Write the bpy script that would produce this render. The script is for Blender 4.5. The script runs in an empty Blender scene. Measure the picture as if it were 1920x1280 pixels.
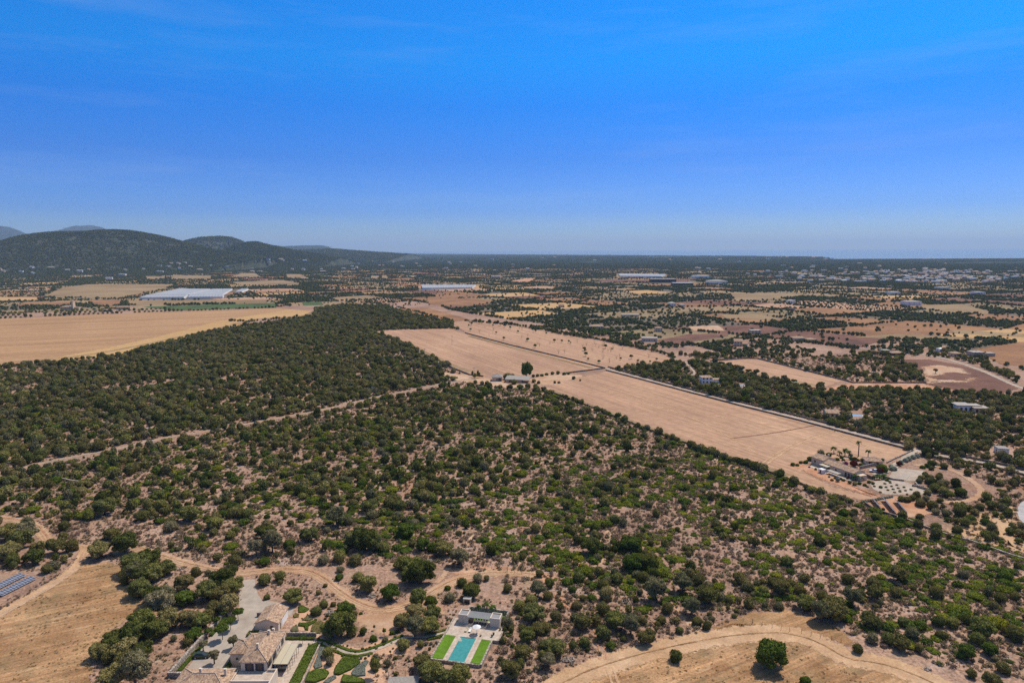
import bpy, bmesh, math, random
import numpy as np
from mathutils import Vector, Matrix, Euler
from mathutils.geometry import tessellate_polygon
R = math.radians
rnd = random.Random(7); rg = np.random.default_rng(11)
scene = bpy.context.scene; COL = scene.collection

# ---------------------------------------------------------------- camera
CAMH = 115.0; FPX = 1280.0; PITCH = R(7.67); ROLL = R(0.27)
cam_d = bpy.data.cameras.new("camera"); cam = bpy.data.objects.new("camera", cam_d); COL.objects.link(cam)
cam_d.sensor_width = 36.0; cam_d.lens = 36.0*FPX/1920.0; cam_d.clip_start = 1.0; cam_d.clip_end = 200000.0
cam.matrix_world = Matrix.Translation((0, 0, CAMH)) @ Matrix.Rotation(R(90)-PITCH, 4, 'X') @ Matrix.Rotation(-ROLL, 4, 'Z')
scene.camera = cam
# ---------------------------------------------------------------- sun, sky, exposure
SUN_EL, SUN_AZ = R(57), R(46)          # azimuth to the right of the view direction
sd = bpy.data.lights.new("sun", 'SUN'); sun = bpy.data.objects.new("sun", sd); COL.objects.link(sun)
sd.energy = 4.2; sd.angle = R(0.5); sd.color = (1.0, 0.94, 0.86)
sdir = Vector((math.sin(SUN_AZ)*math.cos(SUN_EL), math.cos(SUN_AZ)*math.cos(SUN_EL), math.sin(SUN_EL)))
sun.rotation_euler = sdir.to_track_quat('Z', 'Y').to_euler()
world = bpy.data.worlds.new("World"); scene.world = world; world.use_nodes = True
nt = world.node_tree; nt.nodes.clear()
def N(nt, t, **kw):
    n = nt.nodes.new(t)
    for k, v in kw.items(): setattr(n, k, v)
    return n
wo = N(nt, 'ShaderNodeOutputWorld'); bg = N(nt, 'ShaderNodeBackground'); sky = N(nt, 'ShaderNodeTexSky')
sky.sky_type = 'NISHITA'; sky.sun_disc = False; sky.sun_elevation = SUN_EL; sky.sun_rotation = SUN_AZ
sky.altitude = 100; sky.air_density = 1.0; sky.dust_density = 0.6; sky.ozone_density = 2.0
tc = N(nt, 'ShaderNodeTexCoord'); sx = N(nt, 'ShaderNodeSeparateXYZ'); nt.links.new(tc.outputs['Generated'], sx.inputs[0])
ramp = N(nt, 'ShaderNodeValToRGB'); nt.links.new(sx.outputs['Z'], ramp.inputs[0])
SKY = [(0.0, (0.72, 0.84, 1.10)), (0.022, (0.42, 0.62, 1.06)), (0.053, (0.23, 0.455, 1.08)), (0.126, (0.105, 0.38, 1.0)),
       (0.196, (0.028, 0.43, 1.1)), (0.25, (0.016, 0.56, 1.2)), (0.33, (0.02, 0.59, 1.27)), (0.5, (0.6, 0.8, 1.05)), (0.75, (1.3, 1.2, 1.05)), (1.0, (1.4, 1.25, 1.05))]
ramp.color_ramp.elements[0].position = 0; ramp.color_ramp.elements[1].position = 1
for p, c in SKY[1:-1]: ramp.color_ramp.elements.new(p)
for e, (p, c) in zip(ramp.color_ramp.elements, SKY): e.position = p; e.color = (*c, 1)
mul = N(nt, 'ShaderNodeMixRGB', blend_type='MULTIPLY'); mul.inputs[0].default_value = 1
nt.links.new(sky.outputs[0], mul.inputs[1]); nt.links.new(ramp.outputs[0], mul.inputs[2])
# thin cirrus veils
mp = N(nt, 'ShaderNodeMapping'); mp.inputs['Scale'].default_value = (1.6, 1.6, 14); mp.inputs['Rotation'].default_value = (0, R(5), 0)
nt.links.new(tc.outputs['Generated'], mp.inputs[0])
cn = N(nt, 'ShaderNodeTexNoise'); cn.inputs['Scale'].default_value = 1.6; cn.inputs['Detail'].default_value = 7; cn.inputs['Roughness'].default_value = .62
nt.links.new(mp.outputs[0], cn.inputs['Vector'])
cr = N(nt, 'ShaderNodeMapRange'); cr.inputs[1].default_value = .5; cr.inputs[2].default_value = .85; cr.inputs[3].default_value = 0; cr.inputs[4].default_value = .17
nt.links.new(cn.outputs[0], cr.inputs[0])
cm = N(nt, 'ShaderNodeMixRGB', blend_type='MIX'); cm.inputs[2].default_value = (3.8, 4.5, 5.8, 1)
nt.links.new(cr.outputs[0], cm.inputs[0]); nt.links.new(mul.outputs[0], cm.inputs[1])
nt.links.new(cm.outputs[0], bg.inputs[0]); bg.inputs[1].default_value = 0.13
nt.links.new(bg.outputs[0], wo.inputs[0])
scene.view_settings.view_transform = 'Standard'; scene.view_settings.look = 'None'
scene.view_settings.exposure = 0.0; scene.view_settings.gamma = 1.0; scene.view_settings.use_curve_mapping = False
cy = scene.cycles
cy.max_bounces = 5; cy.diffuse_bounces = 2; cy.glossy_bounces = 2; cy.transmission_bounces = 3; cy.volume_bounces = 0; cy.transparent_max_bounces = 16
cy.caustics_reflective = False; cy.caustics_refractive = False
cy.use_denoising = False; cy.denoising_input_passes = 'RGB_ALBEDO_NORMAL'

# ---------------------------------------------------------------- projection helpers (photo pixels -> places on the ground)
_cp, _sp, _cr, _sr = math.cos(PITCH), math.sin(PITCH), math.cos(ROLL), math.sin(ROLL)
def P(px, py, z=0.0):
    u = (px-960)/FPX; v = -(py-640)/FPX
    u, v = u*_cr+v*_sr, -u*_sr+v*_cr
    d = (u, _cp+v*_sp, -_sp+v*_cp); t = (z-CAMH)/d[2]
    return Vector((d[0]*t, d[1]*t, z))
def depth(x, y, z=0.0): return y*_cp-(z-CAMH)*_sp
def PX(x, y, z=0.0):      # numpy friendly
    D = y*_cp-(z-CAMH)*_sp; vv = (y*_sp+(z-CAMH)*_cp)/D; uu = x/D
    u = uu*_cr-vv*_sr; v = uu*_sr+vv*_cr
    return 960+u*FPX, 640-v*FPX
def Pl(l, z=0.0): return [P(a, b, z) for a, b in l]
def lay(layer, x, y): return layer*(0.012+math.hypot(x, y)*2.2e-5)
def inpoly(x, y, poly):
    x = np.asarray(x); y = np.asarray(y); r = np.zeros(x.shape, bool); n = len(poly)
    for i in range(n):
        x1, y1 = poly[i][0], poly[i][1]; x2, y2 = poly[(i+1) % n][0], poly[(i+1) % n][1]
        if y1 == y2: continue
        c = ((y1 > y) != (y2 > y)) & (x < (x2-x1)*(y-y1)/(y2-y1)+x1); r ^= c
    return r
def dist_line(x, y, pts):
    d = np.full(np.shape(x), 1e9)
    for a, b in zip(pts[:-1], pts[1:]):
        ax, ay, bx, by = a[0], a[1], b[0], b[1]; L = (bx-ax)**2+(by-ay)**2+1e-9
        t = np.clip(((x-ax)*(bx-ax)+(y-ay)*(by-ay))/L, 0, 1)
        d = np.minimum(d, np.hypot(x-ax-t*(bx-ax), y-ay-t*(by-ay)))
    return d
_tab = rg.random((256, 256))
def vnoise(x, y, s, seed=0):
    x = np.asarray(x)/s+seed*17.3; y = np.asarray(y)/s+seed*7.7
    xi = np.floor(x).astype(int); yi = np.floor(y).astype(int); fx = x-xi; fy = y-yi
    fx = fx*fx*(3-2*fx); fy = fy*fy*(3-2*fy); T = lambda a, b: _tab[a & 255, b & 255]
    return (T(xi, yi)*(1-fx)+T(xi+1, yi)*fx)*(1-fy)+(T(xi, yi+1)*(1-fx)+T(xi+1, yi+1)*fx)*fy
def fbm(x, y, s, seed=0): return .55*vnoise(x, y, s, seed)+.3*vnoise(x, y, s*.45, seed+3)+.15*vnoise(x, y, s*.2, seed+5)

# ---------------------------------------------------------------- materials
def new_mat(name):
    m = bpy.data.materials.new(name); m.use_nodes = True; nt = m.node_tree
    return m, nt, nt.nodes['Principled BSDF']
def rampnode(nt, fac, cols, pos=None):
    r = N(nt, 'ShaderNodeValToRGB'); n = len(cols); pos = pos or [i/(n-1) for i in range(n)]
    for i in range(n-2): r.color_ramp.elements.new(.5)
    for e, p, c in zip(r.color_ramp.elements, pos, cols): e.position = p; e.color = (*c, 1)
    nt.links.new(fac, r.inputs[0]); return r.outputs[0]
def noise(nt, vec, scale, detail=4, rough=.6, dist=0):
    n = N(nt, 'ShaderNodeTexNoise'); n.inputs['Scale'].default_value = scale; n.inputs['Detail'].default_value = detail
    n.inputs['Roughness'].default_value = rough; n.inputs['Distortion'].default_value = dist
    nt.links.new(vec, n.inputs['Vector']); return n.outputs[0]
def mixc(nt, fac, a, b, mode='MIX'):
    m = N(nt, 'ShaderNodeMixRGB', blend_type=mode)
    for s, v in ((0, fac), (1, a), (2, b)):
        if isinstance(v, (int, float)): m.inputs[s].default_value = v
        elif isinstance(v, tuple): m.inputs[s].default_value = (*v, 1)
        else: nt.links.new(v, m.inputs[s])
    return m.outputs[0]
def maprange(nt, v, a, b, c=0., d=1.):
    m = N(nt, 'ShaderNodeMapRange'); nt.links.new(v, m.inputs[0])
    for i, q in enumerate((a, b, c, d)): m.inputs[i+1].default_value = q
    return m.outputs[0]
def pos_out(nt, obj=False):
    if obj: return N(nt, 'ShaderNodeTexCoord').outputs['Object']
    return N(nt, 'ShaderNodeNewGeometry').outputs['Position']
def stretched(nt, vec, ang, sx, sy):
    m = N(nt, 'ShaderNodeMapping'); m.vector_type = 'TEXTURE'; m.inputs['Rotation'].default_value = (0, 0, ang)
    m.inputs['Scale'].default_value = (sx, sy, 1); nt.links.new(vec, m.inputs[0]); return m.outputs[0]
def ground_mat(name, big, fine=None, bigscale=.02, rows=None, feather=False, finescale=1.6, patch=None, rough=.95, bump=.25, mid=.22):
    """big: colours of the broad variation; fine: (dark, light) multipliers; rows=(angle, spacing, strength)"""
    m, nt, b = new_mat(name); v = pos_out(nt)
    c = rampnode(nt, maprange(nt, noise(nt, v, bigscale, 6, .62, .4), .34, .66), big)
    f1 = maprange(nt, noise(nt, v, finescale, 3, .7), .3, .7, *(fine or (.78, 1.2)))
    f2 = maprange(nt, noise(nt, v, mid, 4, .6), .32, .68, .86, 1.14)
    c = mixc(nt, 1, c, mixc(nt, 1, f1, f2, 'MULTIPLY'), 'MULTIPLY')
    if patch:
        for (col, sc, lo, hi, mx) in patch:
            c = mixc(nt, maprange(nt, noise(nt, v, sc, 5, .68, .6), lo, hi, 0, mx), c, col)
    if rows:
        for ang, sp, st in rows:
            w = noise(nt, stretched(nt, v, ang, sp*30, sp), 1., 3, .6)
            c = mixc(nt, 1, c, maprange(nt, w, .35, .65, 1-st, 1+st), 'MULTIPLY')
    nt.links.new(c, b.inputs['Base Color']); b.inputs['Roughness'].default_value = rough; b.inputs['Specular IOR Level'].default_value = .1
    if bump:
        bp = N(nt, 'ShaderNodeBump'); bp.inputs['Strength'].default_value = bump; bp.inputs['Distance'].default_value = .25
        nt.links.new(noise(nt, v, .9, 5, .7), bp.inputs['Height']); nt.links.new(bp.outputs[0], b.inputs['Normal'])
    if feather:
        at = N(nt, 'ShaderNodeAttribute', attribute_name='edge')
        ad = N(nt, 'ShaderNodeMath', operation='ADD'); nt.links.new(at.outputs['Fac'], ad.inputs[0])
        nt.links.new(maprange(nt, noise(nt, v, .45, 5, .75), .3, .7, -.55, .55), ad.inputs[1])
        nt.links.new(maprange(nt, ad.outputs[0], .42, .58), b.inputs['Alpha'])
    return m
def simple(name, col, rough=.8, var=.15, scale=2., metal=0., spec=.3, obj=True, col2=None, bump=0, bscale=8):
    m, nt, b = new_mat(name); v = pos_out(nt, obj)
    lo = tuple(x*(1-var) for x in col); hi = tuple(min(1, x*(1+var)) for x in (col2 or col))
    nt.links.new(rampnode(nt, maprange(nt, noise(nt, v, scale, 5, .65), .35, .65), [lo, hi]), b.inputs['Base Color'])
    b.inputs['Roughness'].default_value = rough; b.inputs['Metallic'].default_value = metal; b.inputs['Specular IOR Level'].default_value = spec
    if bump:
        bp = N(nt, 'ShaderNodeBump'); bp.inputs['Strength'].default_value = bump; bp.inputs['Distance'].default_value = .1
        nt.links.new(noise(nt, v, bscale, 4, .7), bp.inputs['Height']); nt.links.new(bp.outputs[0], b.inputs['Normal'])
    return m
def cell_mat(name, cols, scale, rough=.9, mortar=None, stretch=(1, 1, 1)):
    """stones or roof tiles: every cell its own tone"""
    m, nt, b = new_mat(name); tcn = N(nt, 'ShaderNodeTexCoord'); mpn = N(nt, 'ShaderNodeMapping'); mpn.inputs['Scale'].default_value = stretch
    nt.links.new(tcn.outputs['Object'], mpn.inputs[0])
    vo = N(nt, 'ShaderNodeTexVoronoi'); vo.inputs['Scale'].default_value = scale; nt.links.new(mpn.outputs[0], vo.inputs['Vector'])
    s = N(nt, 'ShaderNodeSeparateColor'); nt.links.new(vo.outputs['Color'], s.inputs[0])
    c = rampnode(nt, s.outputs[0], cols)
    c = mixc(nt, 1, c, maprange(nt, noise(nt, tcn.outputs['Object'], .7, 4), .3, .7, .8, 1.18), 'MULTIPLY')
    if mortar: c = mixc(nt, maprange(nt, vo.outputs['Distance'], .45, .75), c, mortar)
    nt.links.new(c, b.inputs['Base Color']); b.inputs['Roughness'].default_value = rough; b.inputs['Specular IOR Level'].default_value = .2
    bp = N(nt, 'ShaderNodeBump'); bp.inputs['Strength'].default_value = .5; bp.inputs['Distance'].default_value = .06
    nt.links.new(vo.outputs['Distance'], bp.inputs['Height']); bp.invert = True; nt.links.new(bp.outputs[0], b.inputs['Normal'])
    return m
def leaf_mat(name, cols, trans=.22, isl=(.6, 1.45)):
    m = bpy.data.materials.new(name); m.use_nodes = True; nt = m.node_tree; nt.nodes.clear()
    o = N(nt, 'ShaderNodeOutputMaterial'); oi = N(nt, 'ShaderNodeObjectInfo'); g = N(nt, 'ShaderNodeNewGeometry')
    c = rampnode(nt, oi.outputs['Random'], cols)
    c = mixc(nt, 1, c, maprange(nt, g.outputs['Random Per Island'], 0, 1, *isl), 'MULTIPLY')
    d = N(nt, 'ShaderNodeBsdfDiffuse'); t = N(nt, 'ShaderNodeBsdfTranslucent'); mx = N(nt, 'ShaderNodeMixShader'); mx.inputs[0].default_value = trans
    nt.links.new(c, d.inputs[0]); nt.links.new(mixc(nt, 1, c, (1.15, 1.25, .6), 'MULTIPLY'), t.inputs[0])
    nt.links.new(d.outputs[0], mx.inputs[1]); nt.links.new(t.outputs[0], mx.inputs[2]); nt.links.new(mx.outputs[0], o.inputs[0])
    return m
M = {}
SOIL_PATCH = [((.46, .36, .29), .12, .55, .7, .55), ((.36, .17, .085), .03, .56, .70, .65), ((.13, .09, .06), .35, .54, .7, .7), ((.34, .25, .13), .07, .55, .72, .5)]
M['soil'] = ground_mat('dry_scrub_soil', [(0.241, 0.138, 0.091), (0.343, 0.205, 0.136), (0.419, 0.26, 0.176)], bigscale=.012, fine=(.45, 1.5), finescale=1.0, patch=SOIL_PATCH, bump=.6)
M['field'] = ground_mat('stubble_field', [(0.368, 0.213, 0.126), (0.413, 0.24, 0.141), (0.449, 0.269, 0.158)], bigscale=.008, rows=[(R(-64), 3.0, .15), (R(-64), 11, .08)], feather=True, fine=(.9, 1.1), patch=[((.46, .29, .19), .02, .55, .72, .4)])
M['field_w'] = ground_mat('stubble_field_west', [(0.348, 0.198, 0.093), (0.389, 0.222, 0.108), (0.414, 0.245, 0.12)], bigscale=.005, rows=[(R(22), 5., .13), (R(22), 30, .10)], feather=True, fine=(.9, 1.1))
M['field_y'] = ground_mat('yellow_stubble', [(0.453, 0.27, 0.111), (0.49, 0.301, 0.127)], bigscale=.01, rows=[(R(22), 6., .07)], feather=True, fine=(.9, 1.1))
M['field_b'] = ground_mat('brown_field', [(0.198, 0.101, 0.048), (0.276, 0.138, 0.063), (0.346, 0.181, 0.079)], bigscale=.01, feather=True, fine=(.75, 1.25))
M['field_t'] = ground_mat('tan_field', [(0.229, 0.147, 0.071), (0.29, 0.191, 0.095), (0.336, 0.23, 0.118)], bigscale=.006, feather=True, rows=[(R(10), 6, .08)], patch=[((.25, .17, .10), .03, .56, .7, .6)])
M['field_d'] = ground_mat('ploughed_dark_earth', [(0.114, 0.059, 0.039), (0.172, 0.083, 0.053), (0.217, 0.108, 0.065)], bigscale=.02, feather=True, fine=(.7, 1.3))
M['field_g'] = ground_mat('green_crop', [(.06, .085, .03), (.09, .13, .04)], bigscale=.03, feather=True, rows=[(R(80), 4, .25)])
M['field_o'] = ground_mat('scrub_pasture', [(0.184, 0.128, 0.061), (0.267, 0.184, 0.094), (0.331, 0.231, 0.119)], bigscale=.02, feather=True, fine=(.6, 1.3), patch=[((.12, .10, .055), .08, .54, .66, .6)])
M['sand'] = ground_mat('bare_sandy_earth', [(.42, .23, .125), (.48, .30, .18), (.52, .355, .23)], bigscale=.05, feather=True)
M['red'] = ground_mat('red_earth', [(.40, .18, .09), (.48, .25, .14), (.50, .31, .19)], bigscale=.08, feather=True)
M['grass'] = ground_mat('dry_golden_grass', [(0.265, 0.136, 0.059), (0.371, 0.206, 0.097), (0.456, 0.267, 0.131)], bigscale=.05, rows=[(R(28), 1.2, .22), (R(28), 4, .16), (R(20), 9, .08)], feather=True, fine=(.65, 1.35), patch=[((.40, .215, .12), .06, .56, .7, .6), ((.22, .15, .07), .11, .50, .66, .7), ((.50, .35, .20), .2, .58, .70, .5)], bump=.8)
M['track'] = ground_mat('dusty_track', [(0.433, 0.257, 0.133), (0.494, 0.303, 0.164), (0.546, 0.354, 0.203)], bigscale=.08, feather=True, patch=[((.46, .25, .13), .09, .55, .7, .6)])
M['track_o'] = ground_mat('orange_track', [(0.396, 0.216, 0.114), (0.442, 0.262, 0.152), (0.478, 0.322, 0.209)], bigscale=.07, feather=True)
M['road'] = ground_mat('pale_lane', [(0.377, 0.296, 0.218), (0.451, 0.36, 0.273)], bigscale=.06, feather=True)
M['asph'] = ground_mat('pale_asphalt', [(.38, .34, .31), (.45, .41, .38)], bigscale=.06, feather=True)
M['pave'] = ground_mat('gravel_court', [(.36, .29, .225), (.42, .345, .27)], bigscale=.15, finescale=4, fine=(.9, 1.1), rows=[(R(82), .6, .05)], bump=.1)
M['gardensoil'] = ground_mat('garden_red_soil', [(.50, .27, .15), (.55, .33, .20), (.46, .31, .21)], bigscale=.1, feather=True)
M['lawn'] = ground_mat('mown_lawn', [(.085, .165, .012), (.125, .225, .018)], bigscale=.5, finescale=4, fine=(.75, 1.25), bump=.3, patch=[((.16, .20, .05), .4, .55, .75, .5)])
M['sea'] = simple('sea_water', (.05, .11, .20), .09, .1, .002, obj=False, spec=.5)
M['hill'] = ground_mat('wooded_hill', [(.04, .048, .027), (.055, .06, .034), (.08, .078, .05)], bigscale=.01, finescale=.05, fine=(.7, 1.3), patch=[((.12, .115, .08), .04, .60, .70, .25)], bump=0)
M['mount'] = ground_mat('far_mountain', [(.022, .034, .026), (.035, .045, .034)], bigscale=.002, bump=0)
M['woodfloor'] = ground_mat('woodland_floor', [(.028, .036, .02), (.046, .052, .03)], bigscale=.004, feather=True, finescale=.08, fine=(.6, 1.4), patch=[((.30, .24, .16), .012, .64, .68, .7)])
M['thicket'] = ground_mat('thicket_ground', [(.11, .085, .055), (.15, .115, .075), (.20, .15, .10)], bigscale=.02, feather=True, finescale=.3, fine=(.6, 1.4))
M['tile'] = cell_mat('roof_tiles', [(.22, .135, .085), (.34, .215, .14), (.43, .28, .18), (.54, .36, .21)], 2.6, stretch=(1.3, .8, 1))
M['ridge'] = simple('ridge_tile_clay', (.46, .34, .25), .9, .15, 3)
M['stone'] = cell_mat('dry_stone', [(.30, .235, .18), (.42, .345, .27), (.52, .44, .35), (.24, .19, .15)], 2.4, mortar=(.16, .12, .09))
M['stone_d'] = cell_mat('old_field_wall_stone', [(.13, .10, .08), (.21, .165, .13), (.29, .23, .18)], 1.2, mortar=(.09, .07, .055))
M['render'] = simple('cream_render', (.66, .53, .395), .9, .06, .8)
M['ochre'] = simple('ochre_render', (.66, .48, .32), .9, .12, .6)
M['white'] = simple('white_render', (.80, .76, .69), .85, .06, .8)
M['conc'] = simple('raw_concrete', (.38, .33, .27), .9, .14, .5)
M['paving'] = cell_mat('travertine_slabs', [(0.45, 0.343, 0.258), (0.495, 0.387, 0.292), (0.54, 0.431, 0.335)], 1.0)
M['dark'] = simple('shadowed_glass', (.03, .035, .04), .2, .2, 2, spec=.5)
M['shutter'] = simple('charcoal_shutter', (.045, .045, .05), .6, .1, 3)
M['woodb'] = simple('brown_wood', (.13, .085, .055), .7, .2, 4)
M['grey_wood'] = simple('weathered_slats', (.26, .25, .245), .85, .2, 6)
M['reed'] = simple('reed_matting', (.50, .42, .28), .9, .15, 6)
M['steel'] = simple('painted_steel', (.30, .29, .27), .5, .05, 3, metal=.5)
M['roofgrey'] = simple('grey_gravel_roof', (.27, .25, .235), .95, .1, 8)
M['sheet'] = simple('fibre_cement_sheet', (.30, .26, .215), .85, .15, 1.2)
M['plastic'] = simple('greenhouse_plastic', (.34, .345, .35), .85, .10, .05, spec=.1)
M['plastic_d'] = simple('greenhouse_mesh', (.30, .35, .40), .5, .1, .05)
M['bark'] = simple('bark', (.13, .09, .065), .95, .25, 6)
M['post'] = simple('rusty_post', (.16, .10, .075), .9, .2, 6)
M['fabric'] = simple('cream_fabric', (.74, .71, .66), .9, .04, 6)
M['panel'] = simple('solar_cells', (.075, .08, .11), .35, .12, 3, spec=.6)
M['alu'] = simple('pale_aluminium', (.60, .60, .62), .4, .04, 3, metal=.3)
M['tyre'] = simple('tyre_rubber', (.02, .02, .02), .9, .1, 6)
M['carpaint'] = simple('olive_car_paint', (.06, .075, .035), .25, .05, 2, metal=.5, spec=.5)
M['carwhite'] = simple('white_car_paint', (.7, .7, .7), .3, .03, 2, spec=.5)
M['carblue'] = simple('blue_car_paint', (.05, .09, .2), .3, .03, 2, spec=.5)
M['cable'] = simple('cable', (.05, .05, .05), .6, .1, 2)
wm, wnt, wb = new_mat('pool_water'); v = pos_out(wnt)
wnt.links.new(rampnode(wnt, maprange(wnt, noise(wnt, v, 1.2, 4, .6), .3, .7), [(.045, .22, .20), (.07, .30, .27)]), wb.inputs['Base Color'])
wb.inputs['Roughness'].default_value = .06; wb.inputs['IOR'].default_value = 1.33
wbp = N(wnt, 'ShaderNodeBump'); wbp.inputs['Strength'].default_value = .15; wbp.inputs['Distance'].default_value = .05
wnt.links.new(noise(wnt, v, 2.5, 3), wbp.inputs['Height']); wnt.links.new(wbp.outputs[0], wb.inputs['Normal']); M['water'] = wm
L = {
 'dark': leaf_mat('leaves_dark_green', [(0.105, 0.116, 0.029), (0.065, 0.072, 0.018), (0.181, 0.181, 0.046), (0.151, 0.151, 0.05), (0.239, 0.216, 0.06), (0.299, 0.233, 0.096), (0.191, 0.173, 0.048)]),
 'olive': leaf_mat('leaves_olive_brown', [(0.141, 0.125, 0.041), (0.192, 0.156, 0.053), (0.124, 0.117, 0.036), (0.219, 0.171, 0.069)]),
 'grey': leaf_mat('leaves_grey_green', [(0.183, 0.164, 0.082), (0.14, 0.135, 0.066), (0.258, 0.21, 0.117), (0.162, 0.149, 0.068)]),
 'bright': leaf_mat('leaves_bright_green', [(0.089, 0.123, 0.021), (0.117, 0.15, 0.026), (0.07, 0.097, 0.017)]),
 'lime': leaf_mat('leaves_yellow_green', [(0.187, 0.195, 0.023), (0.139, 0.164, 0.023), (0.251, 0.234, 0.026)]),
 'dry': leaf_mat('dry_brush_twigs', [(0.368, 0.251, 0.163), (0.212, 0.143, 0.101), (0.481, 0.325, 0.21), (0.163, 0.136, 0.061), (0.312, 0.19, 0.136), (0.227, 0.204, 0.095)], .1),
 'red': leaf_mat('leaves_dark_red', [(.10, .022, .018), (.13, .03, .02)]),
 'purple': leaf_mat('bougainvillea_purple', [(.22, .03, .16), (.30, .04, .18)]),
 'white': leaf_mat('white_oleander_flowers', [(.30, .32, .24), (.42, .42, .36), (.22, .25, .15)], isl=(.4, 1.7)),
 'silver': leaf_mat('silver_green_leaves', [(0.142, 0.156, 0.12), (0.18, 0.189, 0.152)]),
 'palm': leaf_mat('palm_fronds', [(.07, .11, .022), (.10, .14, .03)]),
 'farw': leaf_mat('far_wood_leaves', [(0.025, 0.041, 0.021), (0.039, 0.055, 0.026), (0.047, 0.057, 0.032)], .05),
 'far': leaf_mat('far_tree_leaves', [(0.09, 0.104, 0.037), (0.133, 0.142, 0.05), (0.114, 0.117, 0.048), (0.164, 0.161, 0.06)], .1),
}

# ---------------------------------------------------------------- object helpers
def link(o, parent=None):
    COL.objects.link(o)
    if parent is not None: o.parent = parent
    return o
def tag(o, label=None, cat=None, group=None, kind=None):
    if label: o['label'] = label
    if cat: o['category'] = cat
    if group: o['group'] = group
    if kind: o['kind'] = kind
    return o
def empty(name, loc, rz=0, label=None, cat=None, group=None):
    o = bpy.data.objects.new(name, None); o.location = loc; o.rotation_euler = (0, 0, rz); o.empty_display_size = .5
    return tag(link(o), label, cat, group)
def copy_tree(o, parent=None):
    c = o.copy(); COL.objects.link(c); c.parent = parent
    for ch in list(o.children): copy_tree(ch, c)
    return c
class MB:
    def __init__(s): s.v = []; s.f = []
    def add(s, vs, fs):
        n = len(s.v); s.v += [tuple(v) for v in vs]; s.f += [tuple(i+n for i in f) for f in fs]; return s
    def box(s, x0, x1, y0, y1, z0, z1, rot=None, c=(0, 0)):
        vs = [(x, y, z) for z in (z0, z1) for x, y in ((x0, y0), (x1, y0), (x1, y1), (x0, y1))]
        if rot is not None:
            ca, sa = math.cos(rot), math.sin(rot); vs = [(c[0]+x*ca-y*sa, c[1]+x*sa+y*ca, z) for x, y, z in vs]
        return s.add(vs, [(3, 2, 1, 0), (4, 5, 6, 7), (0, 1, 5, 4), (1, 2, 6, 5), (2, 3, 7, 6), (3, 0, 4, 7)])
    def prism(s, poly, z0, z1):
        n = len(poly); A = sum(poly[i][0]*poly[(i+1) % n][1]-poly[(i+1) % n][0]*poly[i][1] for i in range(n))
        if A < 0: poly = poly[::-1]
        vs = [(p[0], p[1], z0) for p in poly]+[(p[0], p[1], z1) for p in poly]
        fs = [(i, (i+1) % n, (i+1) % n+n, i+n) for i in range(n)]
        tri = tessellate_polygon([[Vector((p[0], p[1], 0)) for p in poly]])
        return s.add(vs, fs+[tuple(a+n for a in t) for t in tri]+[tuple(t[::-1]) for t in tri])
    def tube(s, a, b, r0, r1=None, n=6):
        a = Vector(a); b = Vector(b); r1 = r0 if r1 is None else r1; q = (b-a).to_track_quat('Z', 'Y')
        vs = []
        for p, r in ((a, r0), (b, r1)):
            for i in range(n): vs.append(p+q @ Vector((math.cos(i*2*math.pi/n)*r, math.sin(i*2*math.pi/n)*r, 0)))
        return s.add(vs, [(i, (i+1) % n, (i+1) % n+n, i+n) for i in range(n)]+[tuple(range(n))[::-1], tuple(range(n, 2*n))])
    def build(s, name, m, parent=None, loc=None, smooth=False, bevel=0):
        me = bpy.data.meshes.new(name); me.from_pydata(s.v, [], s.f)
        bm = bmesh.new(); bm.from_mesh(me); bmesh.ops.recalc_face_normals(bm, faces=bm.faces)
        if bevel: bmesh.ops.bevel(bm, geom=list(bm.edges), offset=bevel, segments=1, affect='EDGES')
        bm.to_mesh(me); bm.free()
        me.materials.append(m)
        if smooth: me.polygons.foreach_set('use_smooth', [True]*len(me.polygons))
        o = bpy.data.objects.new(name, me)
        if loc is not None: o.location = loc
        return link(o, parent)
def struct(o): o['kind'] = 'structure'; return o

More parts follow.
